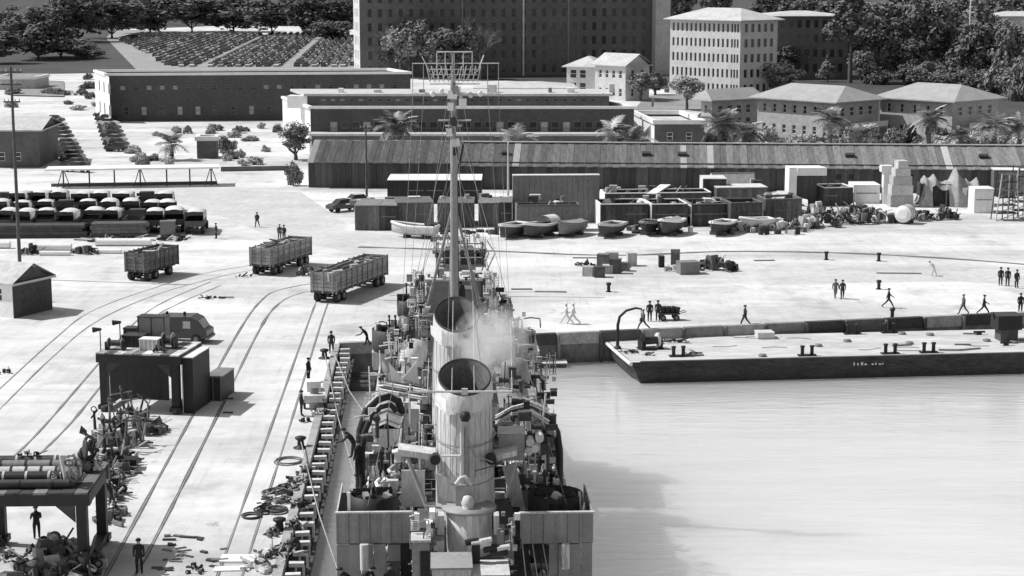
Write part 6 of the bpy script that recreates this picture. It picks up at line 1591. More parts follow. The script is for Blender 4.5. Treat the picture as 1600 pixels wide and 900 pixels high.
# ---- funnels
def funnel(y0, xo, zt, a, bl, zb, tilt):
    t = bpy.data.objects.new('funnel', None); COL.objects.link(t); t.parent = ship; t.location = (xo, y0, 0)
    n = 40
    def ring(sa, z, tl): return [(a * sa * math.cos(2 * math.pi * i / n), bl * sa * math.sin(2 * math.pi * i / n), z + bl * sa * math.sin(2 * math.pi * i / n) * math.tan(tilt) * tl) for i in range(n)]
    def skin_(rings, nm, m, par):
        mb = MB(); vs = [p for r_ in rings for p in r_]
        mb.add(vs, [(j * n + i, j * n + (i + 1) % n, (j + 1) * n + (i + 1) % n, (j + 1) * n + i) for j in range(len(rings) - 1) for i in range(n)], True); return mb.build(nm, m, par)
    shell = skin_([ring(1.17, zb, 0), ring(1.16, zb + 1.6, 0), ring(1.13, zt - 3.2, .25), ring(1.06, zt - 1.1, 1), ring(1.05, zt - .85, 1)], 'shell', ship_pale, t)
    skin_([ring(1.12, zt - .85, 1), ring(1.09, zt - .3, 1), ring(1.03, zt - .06, 1)], 'cap', ship_pale, t)
    skin_([ring(1.045, zt - .08, 1), ring(1.04, zt, 1), ring(.99, zt + .01, 1), ring(.975, zt - .06, 1)], 'rim', soot, t)
    skin_([ring(.974, zt - .05, 1), ring(.95, zt - 1.0, 1), ring(.93, zt - 2.6, .6)], 'lining', soot_pale, t)
    mb = MB(); mb.add(ring(.935, zt - 2.5, .6), [tuple(range(n))]); mb.build('uptake_floor', soot, t)
    mb = MB(); mb.tube([(-a * .93, 0, zt - 1.0), (a * .93, 0, zt - 1.0)], .05, 6); mb.tube([(0, -bl * .9, zt - 1.4), (0, bl * .9, zt - .8)], .05, 6); mb.build('grating_bar', soot_pale, t)
    for zz in (zb + 1.8, zb + 3.6):
        skin_([ring(1.165, zz, 0), ring(1.165, zz + .07, 0)], 'seam_band', ship_grey, t)
    for k in range(14):
        an = math.pi * (1.06 + .88 * k / 13); mb = MB(); r0 = 1.155; x, y = a * r0 * math.cos(an), bl * r0 * math.sin(an)
        z1 = zt - .9 + y * math.tan(tilt); mb.tube([(x, y, z1), (x * 1.012, y * 1.012, zb + 2.2)], .012, 4); mb.build('stay_wire', steel_mid, t)
    return t
TILT = R(11.5)
f1 = funnel(0.0, 0.0, 11.5, 1.19, 1.95, 5.0, TILT)
x2, z2 = S(714, 492, 15.4)
f2 = funnel(15.4, x2, 11.6, 1.2, 2.15, 5.0, R(14))
def part(name, mb, m, par=None): return mb.build(name, m, par if par is not None else ship)
def tubep(name, pts, r, m, par=None, n=8):
    mb = MB(); mb.tube(pts, r, n); return part(name, mb, m, par)
def boxp(name, px0, px1, py0, py1, y, dep, m, par=None):
    xa, za = S(px0, py1, y); xb, zb_ = S(px1, py0, y); mb = MB(); mb.box(xa, xb, y, y + dep, za, zb_); return part(name, mb, m, par)
def P3(px, py, y):
    x, z = S(px, py, y); return (x, y, z)
# near funnel fittings
yb = -2.45
tubep('steam_pipe', [P3(722, 748, yb), P3(722, 655, yb + .1)], .1, ship_pale)
tubep('steam_pipe', [P3(729, 746, yb), P3(728, 668, yb + .12)], .07, ship_grey)
mb = MB(); c = P3(727, 651, yb - .02); mb.lathe([(0, .24), (.18, .2), (.25, 0), (.18, -.2), (0, -.24)], 14, c=c); part('steam_siren', mb, steel_black)
tubep('pipe_bracket', [P3(712, 757, yb - .1), P3(720, 747, yb - .05), P3(726, 744, yb - .1), P3(737, 757, yb - .1)], .1, ship_pale)
mb = MB(); xa, za = S(712, 798, yb); xb, zb_ = S(737, 758, yb); mb.box(xa, xb, yb - .1, yb + 1.0, za, zb_); part('uptake_casing', mb, ship_grey)
tubep('spreader_bar', [P3(640, 612, -2.3), P3(800, 612, -2.3)], .055, ship_pale)
for px in (800, 641): tubep('spreader_post', [P3(px, 612, -2.3), P3(px, 600, -2.3)], .04, ship_pale)
mb = MB(); mb.rbox(P3(726, 612, -2.42), (.28, .12, .3)); part('insulator', mb, ship_pale)
for px, pt in ((706, 470), (741, 470), (800, 500), (668, 560)): tubep('aerial_wire', [P3(px, 612, -2.3), P3(px + (2 if px < 726 else -2), pt, 14)], .015, ship_pale, n=4)
# funnel cap torn white canvas flaps
for px0, px1, py0, py1, y in ((681, 712, 615, 640, -1.55), (674, 706, 508, 535, 13.6)):
    x0, z0 = S(px0, py0, y); x1, z1 = S(px1, py1, y)
    mb = MB(); mb.add([(x0 - .05, y, z0), (x0 - .03, y - .05, z0 - .5), (x1 * .5 + x0 * .5, y - .75, z1 - .05), (x1, y - .95, z1), (x1 - .05, y - .93, z1 + .22), (x0 * .5 + x1 * .5, y - .7, z0 - .1)], [(0, 1, 2, 5), (5, 2, 3, 4)]); part('canvas_flap', mb, white)
# walkways braced to the funnel
for (a, b2, y, h) in ((P3(622, 712, -1.6), P3(681, 720, -1.6), -1.6, .3), (P3(768, 722, -1.6), P3(808, 712, -1.6), -1.6, .26)):
    mb = MB(); mb.add([(a[0], y, a[2]), (b2[0], y, b2[2]), (b2[0], y, b2[2] + h), (a[0], y, a[2] + h), (a[0], y + 1.2, a[2]), (b2[0], y + 1.2, b2[2]), (b2[0], y + 1.2, b2[2] + h), (a[0], y + 1.2, a[2] + h)], [(0, 1, 2, 3), (7, 6, 5, 4), (3, 2, 6, 7), (0, 4, 5, 1), (1, 5, 6, 2), (0, 3, 7, 4)]); part('walkway', mb, ship_pale)
for px, py in ((680, 719), (768, 719)):
    mb = MB(); c = P3(px, py, -1.95); mb.tube([(c[0], c[1], c[2]), (c[0], c[1] + .5, c[2])], .24, 14); part('ventilator_mouth', mb, steel_black)
tubep('brace', [P3(690, 712, -2.0), P3(720, 712, -2.5)], .05, ship_pale)
tubep('brace', [P3(733, 690, -2.5), P3(742, 712, -2.4), P3(770, 722, -2.0)], .035, ship_grey)
tubep('brace', [P3(742, 736, -2.4), P3(785, 724, -2.0)], .03, ship_dark)
tubep('strut', [P3(637, 716, -1.8), P3(668, 796, -2.4)], .1, ship_grey)
tubep('strut', [P3(806, 724, -1.8), P3(792, 775, -2.2)], .07, ship_grey)
tubep('strut', [P3(663, 790, -2.6), P3(708, 796, -2.6)], .06, ship_grey)
for pts, y in ((((785, 730), (806, 722), (820, 792), (800, 792)), .5), (((627, 735), (664, 735), (664, 792), (627, 792)), .6), (((681, 740), (704, 748), (706, 790), (684, 786)), -1.95)):
    mb = MB(); q = [P3(px, py, y) for px, py in pts]; q2 = [(x, y_ + .1, z) for x, y_, z in q]
    mb.add(q + q2, [(0, 1, 2, 3)[::-1], (4, 5, 6, 7), (0, 4, 5, 1), (1, 5, 6, 2), (2, 6, 7, 3), (3, 7, 4, 0)]); part('side_plate', mb, ship_pale)
boxp('locker', 780, 820, 678, 720, -.5, 1.2, ship_grey)
boxp('locker_lid', 779, 821, 676, 678, -.55, 1.3, ship_pale)
for px, py in ((828, 690), (836, 700), (826, 704), (843, 684)):
    mb = MB(); c = P3(px, py, -.4); mb.tube([(c[0], c[1] - .2, c[2]), (c[0], c[1] + .25, c[2] + .05)], .2, 12); o = part('signal_lamp', mb, ship_pale); mb = MB(); mb.tube([(c[0], c[1], c[2] - .2), (c[0], c[1], c[2] - .8)], .05, 6); part('lamp_stand', mb, ship_grey, o)
# ---- after searchlight drum and white house at the bottom
yd = -3.6
x0, zt = S(697, 806, yd); x1, zb_ = S(770, 862, yd); xc = (x0 + x1) / 2; rr = (x1 - x0) / 2
mb = MB(); mb.lathe([(rr, zb_ - .4), (rr, zt), (rr * .97, zt + .02), (0, zt + .03)], 26, c=(xc, yd + rr, 0)); part('searchlight_tower', mb, ship_pale)
mb = MB(); mb.lathe([(rr * 1.55, zb_ - .42), (rr * 1.55, zb_ - .3), (0, zb_ - .29)], 22, c=(xc, yd + rr, 0)); part('tower_platform', mb, ship_dark)
mb = MB(); mb.lathe([(rr * 1.02, zt + .03), (rr * 1.2, zt + .035), (rr * 1.2, zt + .14), (0, zt + .15)], 26, c=(xc, yd + rr, 0)); part('tower_gallery', mb, ship_grey)
mb = MB(); xa, za = S(730, 862, yd - .12); xb, zz = S(738, 806, yd - .12); mb.box(xa, xb, yd - .08, yd + .15, za, zz); part('ladder_rail', mb, white)
c = P3(731, 786, -2.9); mb = MB(); mb.lathe([(.0, .62), (.2, .55), (.3, .25), (.22, 0), (.42, -.08), (.42, -.16), (0, -.17)], 14, c=(c[0], c[1], c[2] - .25)); part('mushroom_vent', mb, ship_pale)
deckhouse('white_house', S(675, 868, -5.4)[0], S(735, 868, -5.4)[0], -7.5, -5.4, .2, S(700, 866, -5.4)[1], ship_pale, ship_grey)
deckhouse('grey_house', S(738, 876, -5.2)[0], S(792, 876, -5.2)[0], -7.2, -5.2, .2, S(760, 878, -5.2)[1], ship_grey, ship_pale)
boxp('doorway', 701, 708, 872, 900, -5.47, .06, steel_black)
boxp('dark_post', 737, 750, 852, 896, -5.7, .4, steel_black)
for px, py, r in ((738, 848, .3), (748, 850, .34), (757, 854, .3), (768, 858, .36), (780, 864, .4), (787, 858, .3), (760, 846, .25)):
    c = P3(px, py, -5.5); mb = MB(); mb.tube([(c[0] - r, c[1], c[2]), (c[0] + r * .9, c[1] + .1, c[2] + .06)], r * .5, 9); part('float_net_roll', mb, [steel_black, canvas, white][int(px) % 3])
boxp('ammunition_locker', 644, 671, 848, 900, -5.0, 1.0, ship_grey)
boxp('locker_lid', 642, 673, 844, 848, -5.1, 1.2, ship_pale)
boxp('dark_hatch', 657, 671, 862, 900, -5.09, .08, steel_black)
for k, (px0, px1, py0, py1) in enumerate(((671, 680, 800, 830), (683, 694, 806, 836), (672, 688, 838, 850), (678, 694, 846, 860), (772, 780, 806, 836), (777, 789, 826, 850), (666, 676, 818, 840), (684, 694, 862, 868))):
    boxp('ready_locker', px0, px1, py0, py1, -3.4 - .1 * k, .7, [white, ship_pale, ship_grey][k % 3])
# ---- splinter shields and gun platforms either side
def gun(par_name, x, y, z, s, rz, m, barrels=2, shield=True, el=.5):
    g = bpy.data.objects.new(par_name, None); COL.objects.link(g); g.parent = ship; g.location = (x, y, z); g.rotation_euler = (0, 0, rz); g.scale = (s, s, s)
    mb = MB(); mb.lathe([(.75, 0), (.75, .15), (.5, .3), (.5, .7), (0, .72)], 16); mb.build('pedestal', m, g)
    for k in range(barrels):
        xx = (k - (barrels - 1) / 2) * .42; mb = MB(); e = Vector((0, math.cos(el), math.sin(el)))
        b0 = Vector((xx, -.5, 1.0)) - e * .3; mb.tube([b0, b0 + e * .9, b0 + e * 1.0, b0 + e * 2.4, b0 + e * 2.7], [.13, .12, .07, .05, .1], 9); mb.build('gun_barrel', m, g)
        mb = MB(); mb.rbox(b0 + Vector((0, .1, .2)), (.2, .7, .3), (el, 0, 0)); mb.build('breech', m, g)
    if shield:
        for sd in (-1, 1):
            mb = MB(); mb.rbox((sd * .55, .35, 1.1), (.75, .05, 1.1), (-.25, 0, 0)); mb.build('gun_shield', m, g)
    for sd in (-1, 1):
        mb = MB(); mb.rbox((sd * .75, -.5, .65), (.35, .35, .08)); mb.tube([(sd * .75, -.5, .6), (sd * .5, -.3, .35)], .05, 6); mb.build('seat', m, g)
        mb = MB(); mb.lathe([(.22, -.02), (.26, 0), (.22, .02), (.2, 0), (.22, -.02)], 14); mb.build('hand_wheel', m, g, (sd * .62, -.25, 1.0), (1.3, 0, 0))
    return g
panel_l = mat('shield_plate', .30, var=.16, scale=1.2, rnd=.14, rough=.55)
def shield(px0, px1, pyt, pyb, y, n, side, dep):
    xa, zt = S(px0, pyt, y); xb, zb_ = S(px1, pyb, y)
    w = (xb - xa) / n
    for i in range(n):
        mb = MB(); mb.box(xa + i * w + .015, xa + (i + 1) * w - .015, y + (.03 if i % 2 else 0), y + .05 + (.03 if i % 2 else 0), zb_, zt); part('shield_panel', mb, panel_l)
        mb = MB(); mb.box(xa + i * w - .03, xa + i * w + .03, y - .05, y - .003, zb_, zt + .02); part('panel_stiffener', mb, ship_grey)
    xo = xa if side < 0 else xb
    nd = 5
    for i in range(nd):
        mb = MB(); mb.box(xo - .03, xo + .03, y + .06 + dep * i / nd, y + .04 + dep * (i + 1) / nd, zb_, zt); part('side_panel', mb, ship_pale if side < 0 else panel_l)  # left side paler, the sun on it put into the paint
    mb = MB(); mb.box(xa - .08, xb + .08, y - .08, y + .1, zt + .022, zt + .09); part('shield_coaming', mb, ship_pale)
    mb = MB(); mb.box(xa, xb, y + .1, y + dep, zb_ - .06, zb_ + .02); part('gun_platform', mb, ship_dark)
    return xa, xb, zb_, zt
yl = -3.2
xa, xb, zb_, zt = shield(526, 642, 803, 848, yl, 7, -1, 5.0)
for i in range(4):                                               # lower bulkhead, left of the opening
    x0 = S(526, 850, yl)[0] + i * .56; mb = MB(); mb.box(x0, x0 + .54, yl + .02, yl + .09, .15, zb_ - .07); part('bulkhead_panel', mb, panel_l)
boxp('white_locker', 606, 626, 851, 877, yl + 1.2, .8, white)
boxp('dark_locker', 626, 641, 846, 900, yl + .3, .9, steel_black)
boxp('bulkhead_panel', 598, 625, 878, 905, yl + .05, .1, ship_dark)
mb = MB(); x, z = S(569, 850, yl - .4); mb.tube([(x, yl - .4, z), (x, yl - .4, z - 1.2)], .2, 14); part('life_raft_canister', mb, ship_pale)
xa2, xb2, zb2, zt2 = shield(814, 926, 803, 848, yl, 6, 1, 5.0)
for i in range(3):
    x0 = S(873, 850, yl)[0] + i * .52; mb = MB(); mb.box(x0, x0 + .5, yl + .02, yl + .09, .15, zb2 - .07); part('bulkhead_panel', mb, panel_l)
boxp('bulkhead_panel', 858, 872, 849, 900, yl + .08, .1, ship_grey)
mb = MB(); x, z = S(884, 850, yl - .4); mb.tube([(x, yl - .4, z), (x, yl - .4, z - 1.15)], .19, 14); part('life_raft_canister', mb, ship_pale)
for k in range(5):
    tubep('hanging_line', [P3(816 + k * 8, 850, yl + .6), P3(822 + k * 9, 905, yl + .2)], .03, steel_black if k % 2 else ship_pale, n=5)
x, z = S(584, 798, -.8); gun('anti_aircraft_gun', x, -.6, zb_ + .1, 1.0, R(8), steel_black, 2, True, .12)
mb = MB(); mb.lathe([(1.12, 0), (1.12, 1.15), (1.05, 1.15), (1.05, .02)], 20, c=(x, -.6, zt - .95)); part('gun_tub', mb, steel_black)
x, z = S(872, 798, -.8); gun('anti_aircraft_gun', x, -.6, zb2 + .1, 1.0, R(-8), steel_black, 2, True, .12)
mb = MB(); mb.lathe([(1.3, 0), (1.3, .9), (1.22, .9), (1.22, .02)], 20, c=(x - .1, -.3, zt2 - .75)); part('gun_tub', mb, steel_black)
mb = MB(); q = [P3(527, 801, yl + .4), P3(534, 771, yl + .6), P3(541, 770, yl + .6), P3(546, 801, yl + .4)]; q2 = [(a, b + .08, c) for a, b, c in q]; mb.add(q + q2, [(3, 2, 1, 0), (4, 5, 6, 7), (0, 1, 5, 4), (1, 2, 6, 5), (2, 3, 7, 6)]); part('splinter_plate', mb, steel_black)
boxp('stanchion', 543, 547, 770, 803, yl + .3, .12, white)
for k, px in enumerate((550, 561, 572, 583, 594, 605, 616)):
    c = P3(px, 786 - 5 * (k % 3), -.5); mb = MB(); mb.rbox(c, (.26, .4, .3), (.15 * (k % 3), 0, .2 * k)); mb.tube([(c[0], c[1], c[2]), (c[0] + .1 * (k % 3 - 1), c[1] + .9, c[2] + .35)], .045, 6); part('sight_mount', mb, [steel_dark, steel_black, ship_grey][k % 3])
for k, px in enumerate((842, 856, 870, 884, 896, 905)):
    c = P3(px, 776 + 5 * (k % 2), -.4); mb = MB(); mb.rbox(c, (.34, .4, .35), (.2 * k, .3, .4 * k)); part('sight_mount', mb, [steel_black, steel_dark, ship_pale][k % 3])
tubep('rail_post', [P3(905, 768, -1), P3(908, 800, -1)], .06, ship_pale); tubep('rail_post', [P3(915, 775, -1.5), P3(919, 800, -1.5)], .05, ship_dark)
for k in range(6): boxp('ready_rack', 824 + k * 9, 829 + k * 9, 735 + 3 * k, 752 + 3 * k, 2.0, .3, white if k % 2 else ship_grey)
# ---- davits with their curved arms, boats inboard of them
def davit(pts, y, r):
    mb = MB(); mb.tube([P3(px, py, y + i * .12) for i, (px, py) in enumerate(pts)], r, 10); o = part('boat_davit', mb, steel_black)
    mb = MB(); mb.tube([(lambda q: (q[0], q[1] - r * .3, q[2] + r * .95))(P3(px, py, y + i * .12)) for i, (px, py) in enumerate(pts)], r * .35, 6); mb.build('davit_rail', ship_pale, o)
davit([(562, 775), (560, 712), (563, 672), (573, 640), (590, 624), (608, 619), (622, 626), (628, 645)], 5.0, .2)
davit([(566, 768), (566, 705), (570, 675), (580, 650), (594, 636), (610, 632), (619, 642)], 3.2, .15)
davit([(874, 762), (874, 705), (870, 676), (858, 652), (842, 637), (820, 628), (800, 627)], 5.0, .2)
davit([(866, 740), (866, 700), (860, 668), (850, 655), (832, 645)], 7.0, .14)
davit([(850, 610), (849, 596), (843, 588), (832, 588), (828, 600)], 13.0, .13)
def ship_boat(px, py, y, Lb, Wb, m, cov):
    x, z = S(px, py, y); hb_, st = hull_mb(Lb, Wb, .95); o = hb_.build('ship_boat', m, ship, (x, y, z))
    mb = MB(); vs = []
    for yy, w, h, k in st: vs += [(-w * 1.02, yy, h - .02), (0, yy, h + .28), (w * 1.02, yy, h - .02)]
    mb.add(vs, [(3 * i + j, 3 * i + j + 1, 3 * i + 3 + j + 1, 3 * i + 3 + j) for i in range(len(st) - 1) for j in range(2)]); mb.build('boat_cover', cov, o)
    mb = MB()
    for s in (-1, 1): mb.tube([(s * w, yy, h) for yy, w, h, k in st], .06, 5)
    mb.build('gunwale', ship_grey, o)
ship_boat(603, 700, 2.8, 6.0, 1.6, ship_pale, ship_grey)
ship_boat(846, 712, 3.2, 6.0, 1.6, ship_dark, steel_dark)
for k in range(5): tubep('hose', [P3(775, 650 + 3 * k, 3.4 + .2 * k), P3(800, 636 + 3 * k, 3.0), P3(830, 628 + 4 * k, 3.2), P3(858, 640 + 6 * k, 4.0)], .05, [white, ship_pale, steel_dark][k % 3], n=6)
for k in range(6): tubep('boom', [P3(608 - 4 * k, 596 + 3 * k, 9.0), P3(668, 606 + 4 * k, 7.0)], .06, [steel_black, ship_pale, ship_grey][k % 3], n=6)
for pts, y in ((((607, 566), (612, 600), (636, 600)), 10.0), (((628, 592), (650, 566), (655, 600)), 9.0)):
    mb = MB(); q = [P3(px, py, y) for px, py in pts]; q2 = [(a, b + .08, c) for a, b, c in q]; mb.add(q + q2, [(0, 1, 2), (5, 4, 3), (0, 3, 4, 1), (1, 4, 5, 2), (2, 5, 3, 0)]); part('awning_flap', mb, white)
# ---- gun tubs and directors abreast the fore funnel
def tub(px, py, y, r, h, m, gm_=steel_black):
    x, z = S(px, py, y); mb = MB(); mb.lathe([(r * .9, -.1), (r, .02), (r, h), (r * .94, h), (r * .94, .04), (0, .03)], 20, c=(x, y, z)); part('gun_tub', mb, m)
    mb = MB(); mb.lathe([(r * .55, -2.6), (r * .5, -.1)], 14, c=(x, y, z)); part('tub_pedestal', mb, ship_grey)
    gun('twin_gun', x, y, z + .05, .85, R(180 if px < 700 else 160), gm_, 2, True, .7)
    rg = random.Random(int(px))
    for k in range(9):
        an = rg.uniform(0, 6.28); mb = MB(); mb.rbox((x + math.cos(an) * r * .75, y + math.sin(an) * r * .75, z + h + rg.uniform(-.1, .35)), (.3, .25, rg.uniform(.3, .7)), (0, 0, an)); part('ready_box', mb, [ship_pale, steel_dark, ship_grey, white][k % 4])
tub(614, 545, 24, 1.25, 1.25, steel_dark)
tub(806, 548, 24, 1.2, 1.2, ship_grey, ship_grey)
tub(640, 492, 32, .8, 1.0, steel_dark)
tub(782, 500, 32, .8, 1.0, ship_grey)
def canister(px, py, y, r, m, lean):
    x, z = S(px, py, y); g = bpy.data.objects.new('director_hood', None); COL.objects.link(g); g.parent = ship; g.location = (x, y, z); g.rotation_euler = (-.35, lean, 0)
    mb = MB(); mb.lathe([(r * .8, -.5), (r, -.1), (r * .98, .55), (r * .7, .95), (0, 1.0)], 20); mb.build('hood', m, g)
    mb = MB(); mb.lathe([(r * .6, -1.6), (r * .62, -.5)], 14); mb.build('pedestal', ship_grey, g)
    mb = MB(); mb.tube([(-r * 1.25, .1, .4), (r * 1.25, .1, .4)], .12, 8); mb.build('rangefinder', ship_grey, g)
canister(645, 557, 19, .78, ship_pale, .25)
canister(783, 552, 19, .85, ship_pale, -.15)
canister(806, 590, 12, .8, ship_grey, -.2)
# ---- bridge
boxp('bridge_front', 667, 704, 440, 492, 29, 2.5, ship_grey)
boxp('bridge_front', 722, 752, 440, 492, 29, 2.5, ship_grey)
boxp('bridge_middle', 704, 722, 446, 492, 29.4, 2.0, ship_dark)
boxp('bridge_coaming', 664, 755, 436, 440, 28.8, 3.0, ship_pale)
boxp('signal_panel', 725, 738, 446, 452, 28.9, .08, white)
mb = MB(); c = P3(719, 452, 28.2); mb.lathe([(.32, -.7), (.32, 0), (.22, .3), (0, .36)], 14, c=c); part('conning_hood', mb, steel_black)
boxp('bridge_wing', 640, 668, 462, 474, 29, 2.2, ship_grey); boxp('bridge_wing', 752, 780, 462, 476, 29, 2.2, ship_grey)
for k, (px0, px1, py0, py1) in enumerate(((648, 656, 438, 460), (658, 664, 446, 470), (642, 650, 450, 462), (656, 664, 474, 500), (668, 676, 494, 520), (650, 657, 494, 518), (752, 758, 440, 470), (760, 768, 452, 468), (764, 776, 466, 480), (740, 748, 428, 440), (684, 694, 420, 438), (722, 742, 424, 430))):
    boxp('bridge_fitting', px0, px1, py0, py1, 28.2 + .1 * k, .5, [steel_dark, ship_grey, ship_pale][k % 3])
for px0, px1, py in ((650, 690, 492), (745, 790, 494)):
    boxp('flag_rail', px0, px1, py, py + 2, 25.8, .06, ship_pale)
for px in (655, 662, 784, 790): tubep('signal_staff', [P3(px, 525, 25.5), P3(px, 484, 25.5)], .05, ship_pale, n=6)
# ---- director above the bridge
yd = 34.0
x0, z0 = S(684, 410, yd); x1, z1 = S(752, 374, yd)
dt = bpy.data.objects.new('gun_director', None); COL.objects.link(dt); dt.parent = ship; dt.location = ((x0 + x1) / 2, yd, z0)
w = (x1 - x0); h = z1 - z0
mb = MB(); mb.lathe([(1.1, -3.8), (1.05, 0)], 18); mb.build('pedestal', ship_grey, dt)
mb = MB(); mb.prism([(-w * .38, -.9), (w * .38, -.9), (w * .3, 1.3), (-w * .3, 1.3)], 0, h * .62); mb.build('director_body', ship_dark, dt)
mb = MB(); mb.tube([(-w * .62, -.1, h * .5), (w * .62, -.1, h * .5)], .17, 10); mb.build('rangefinder', ship_grey, dt)
for i in range(5):
    mb = MB(); zz = h * (.1 + .2 * i); mb.box(-w * .52, w * .52, -1.15, -1.08, zz, zz + .06); mb.build('aerial_bar', ship_pale if i % 2 else steel_dark, dt)
for i in range(7):
    mb = MB(); xx = -w * .52 + w * 1.04 * i / 6; mb.tube([(xx, -1.12, 0), (xx, -1.12 + .1 * (i % 2), h * (1.0 + .12 * (i % 3)))], .045, 6); mb.build('aerial_post', [steel_dark, ship_pale][i % 2], dt)
for sd, yy in ((-1, .2), (1, .4), (-1, 1.0), (1, -.6)):
    mb = MB(); mb.rbox((sd * w * .48, yy, h * .35), (.4, .5, .55), (.1, .2 * sd, .3)); mb.build('optic_box', white if yy > .3 else steel_dark, dt)
mb = MB(); mb.tube([(w * .62, -1, -.4), (w * .8, -1.1, h * .5), (w * .62, -1, h * 1.05)], .05, 5); mb.tube([(w * .5, -1, -.4), (w * .66, -1.1, h * .5), (w * .5, -1, h * 1.0)], .05, 5); mb.build('whip_frame', ship_pale, dt)
mb = MB(); mb.box(-w * .55, w * .6, -1.3, 1.2, -.12, -.003); mb.build('platform', ship_grey, dt)
# ---- mast
ym = 24.0
mx, mz0 = S(710, 500, ym); _, mzt = S(710, 84, ym)
mast = bpy.data.objects.new('mast', None); COL.objects.link(mast); mast.parent = ship; mast.location = (mx, ym, 0)
def mz(py): return S(710, py, ym)[1]
def mxx(px, py=150): return S(px, py, ym)[0] - mx
mb = MB(); mb.tube([(0, 0, 4.9), (0, 0, mz(420)), (0, 0, mz(240)), (0, 0, mz(130)), (0, 0, mzt)], [.27, .24, .19, .12, .06], 14); mb.build('pole', ship_grey, mast)
mb = MB(); mb.tube([(.24, .14, 5), (.2, .12, mz(420)), (.16, .1, mz(235))], [.1, .09, .07], 8); mb.build('cable_trunk', ship_dark, mast)
for sd in (-1, 1):
    mb = MB(); mb.tube([(sd * 2.0, 3.0, 8.4), (sd * .12, .2, mz(330))], [.11, .08], 8); mb.build('tripod_leg', ship_grey, mast)
def yard(py, p0, p1, r, m=ship_pale):
    mb = MB(); mb.tube([(mxx(p0), 0, mz(py)), (mxx(p1), 0, mz(py))], r, 6); return mb.build('yard', m, mast)
yard(147, 640, 782, .07); yard(99, 644, 780, .03); yard(188, 684, 736, .05); yard(131, 672, 750, .05)
for px in (645, 662, 762, 779):
    mb = MB(); mb.tube([(mxx(px), 0, mz(99)), (mxx(px), 0, mz(150))], .022, 5); mb.build('aerial_dipole', ship_grey, mast)
ra = bpy.data.objects.new('radar_aerial', None); COL.objects.link(ra); ra.parent = mast
mb = MB()
xa, xb = mxx(672), mxx(746); zA, zB = mz(133), mz(81)
mb.tube([(mxx(683), -.05, zB), (mxx(738), -.05, zB)], .04, 5)
for px in (683, 696, 710, 724, 738): mb.tube([(mxx(px), -.05, mz(118)), (mxx(px), -.05, zB)], .028, 5)
for i in range(11):
    xx = xa + (xb - xa) * i / 10; mb.tube([(xx, -.15, mz(128)), (xx + (.18 if i > 5 else -.18), -.3, mz(103))], .03, 5)
for py in (108, 116, 124): mb.tube([(xa, -.2, mz(py)), (xb, -.2, mz(py))], .03, 5)
for i in range(8):
    xx = xa + (xb - xa) * i / 8; mb.tube([(xx, -.18, mz(126)), (xx + (xb - xa) / 8, -.18, mz(108))], .022, 4)
mb.tube([(mxx(672), -.2, mz(112)), (mxx(660), -.3, mz(88))], .035, 5); mb.tube([(mxx(746), -.2, mz(112)), (mxx(756), -.3, mz(86))], .035, 5)
o = mb.build('radar_grid', ship_pale, mast); bpy.data.objects.remove(ra)
for py, wd, m_ in ((148, .55, white), (140, .4, ship_grey), (166, .35, white), (189, .5, steel_dark), (206, .35, white), (222, .45, ship_pale), (236, .3, steel_black)):
    rg = random.Random(py)
    mb = MB(); mb.rbox((rg.uniform(-.25, .25), -.25, mz(py)), (wd, .35, .45), (0, rg.uniform(-.3, .3), 0)); mb.build('mast_fitting', m_, mast)
mb = MB(); mb.box(-.5, .5, -.5, .4, mz(197), mz(196)); mb.build('mast_platform', ship_grey, mast)
mb = MB(); mb.rbox((.55, -.2, mz(161)), (.45, .3, .55)); mb.build('yard_lamp', white, mast)
for px, py in ((676, 146), (690, 142), (735, 148), (750, 146)):
    mb = MB(); mb.lathe([(0, .18), (.15, .08), (.15, -.12), (0, -.2)], 9, c=(mxx(px), -.1, mz(py))); mb.build('yard_lamp', [white, ship_pale][px % 2], mast)
# stays and halyards
for a, b2 in (((645, 147), (625, 560, 20)), ((662, 147), (640, 470, 30)), ((762, 147), (786, 470, 30)), ((779, 147), (800, 560, 20)), ((700, 147), (650, 500, 27)), ((722, 147), (775, 500, 27))):
    q = S(b2[0], b2[1], b2[2]); mb = MB(); mb.tube([(mxx(a[0]), 0, mz(a[1])), (q[0] - mx, b2[2] - ym, q[1])], .012, 4); mb.build('halyard', ship_grey, mast)
# ---- fittings spread over the decks: lockers, reels, vents, pipes
rg = random.Random(99)
def fitting(x, y, z, k, s):
    m_ = [ship_pale, steel_black, ship_grey, ship_dark, white, steel_dark][rg.randrange(6)]
    mb = MB()
    if k == 0: mb.box(x - s * .5, x + s * .5, y - s * .4, y + s * .4, z, z + s * rg.uniform(.6, 1.3)); return part('deck_locker', mb, m_)
    if k == 1: mb.lathe([(s * .3, 0), (s * .28, s * .7), (s * .5, s * .8), (s * .45, s * 1.0), (0, s * 1.1)], 12, c=(x, y, z)); return part('mushroom_vent', mb, m_)
    if k == 2:
        mb.tube([(x - s * .5, y, z + s * .45), (x + s * .5, y, z + s * .45)], s * .28, 10)
        for q in (-.5, .5): mb.tube([(x + q * s, y, z + s * .45), (x + q * s * 1.12, y, z + s * .45)], s * .45, 12)
        return part('hose_reel', mb, m_)
    if k == 3: mb.tube([(x, y, z), (x, y, z + s * 1.6), (x, y - s * .4, z + s * 2.0), (x, y - s * .8, z + s * 1.8)], [s * .18, s * .17, s * .22, s * .34], 10); return part('cowl_vent', mb, m_)
    if k == 4: mb.tube([(x, y, z), (x + rg.uniform(-.2, .2), y, z + s * 2.4)], .05, 6); return part('stanchion', mb, m_)
    mb.tube([(x, y - s * 1.6, z + .3), (x + rg.uniform(-.4, .4), y, z + .35), (x, y + s * 1.6, z + .3)], .09, 7); return part('deck_pipe', mb, m_)
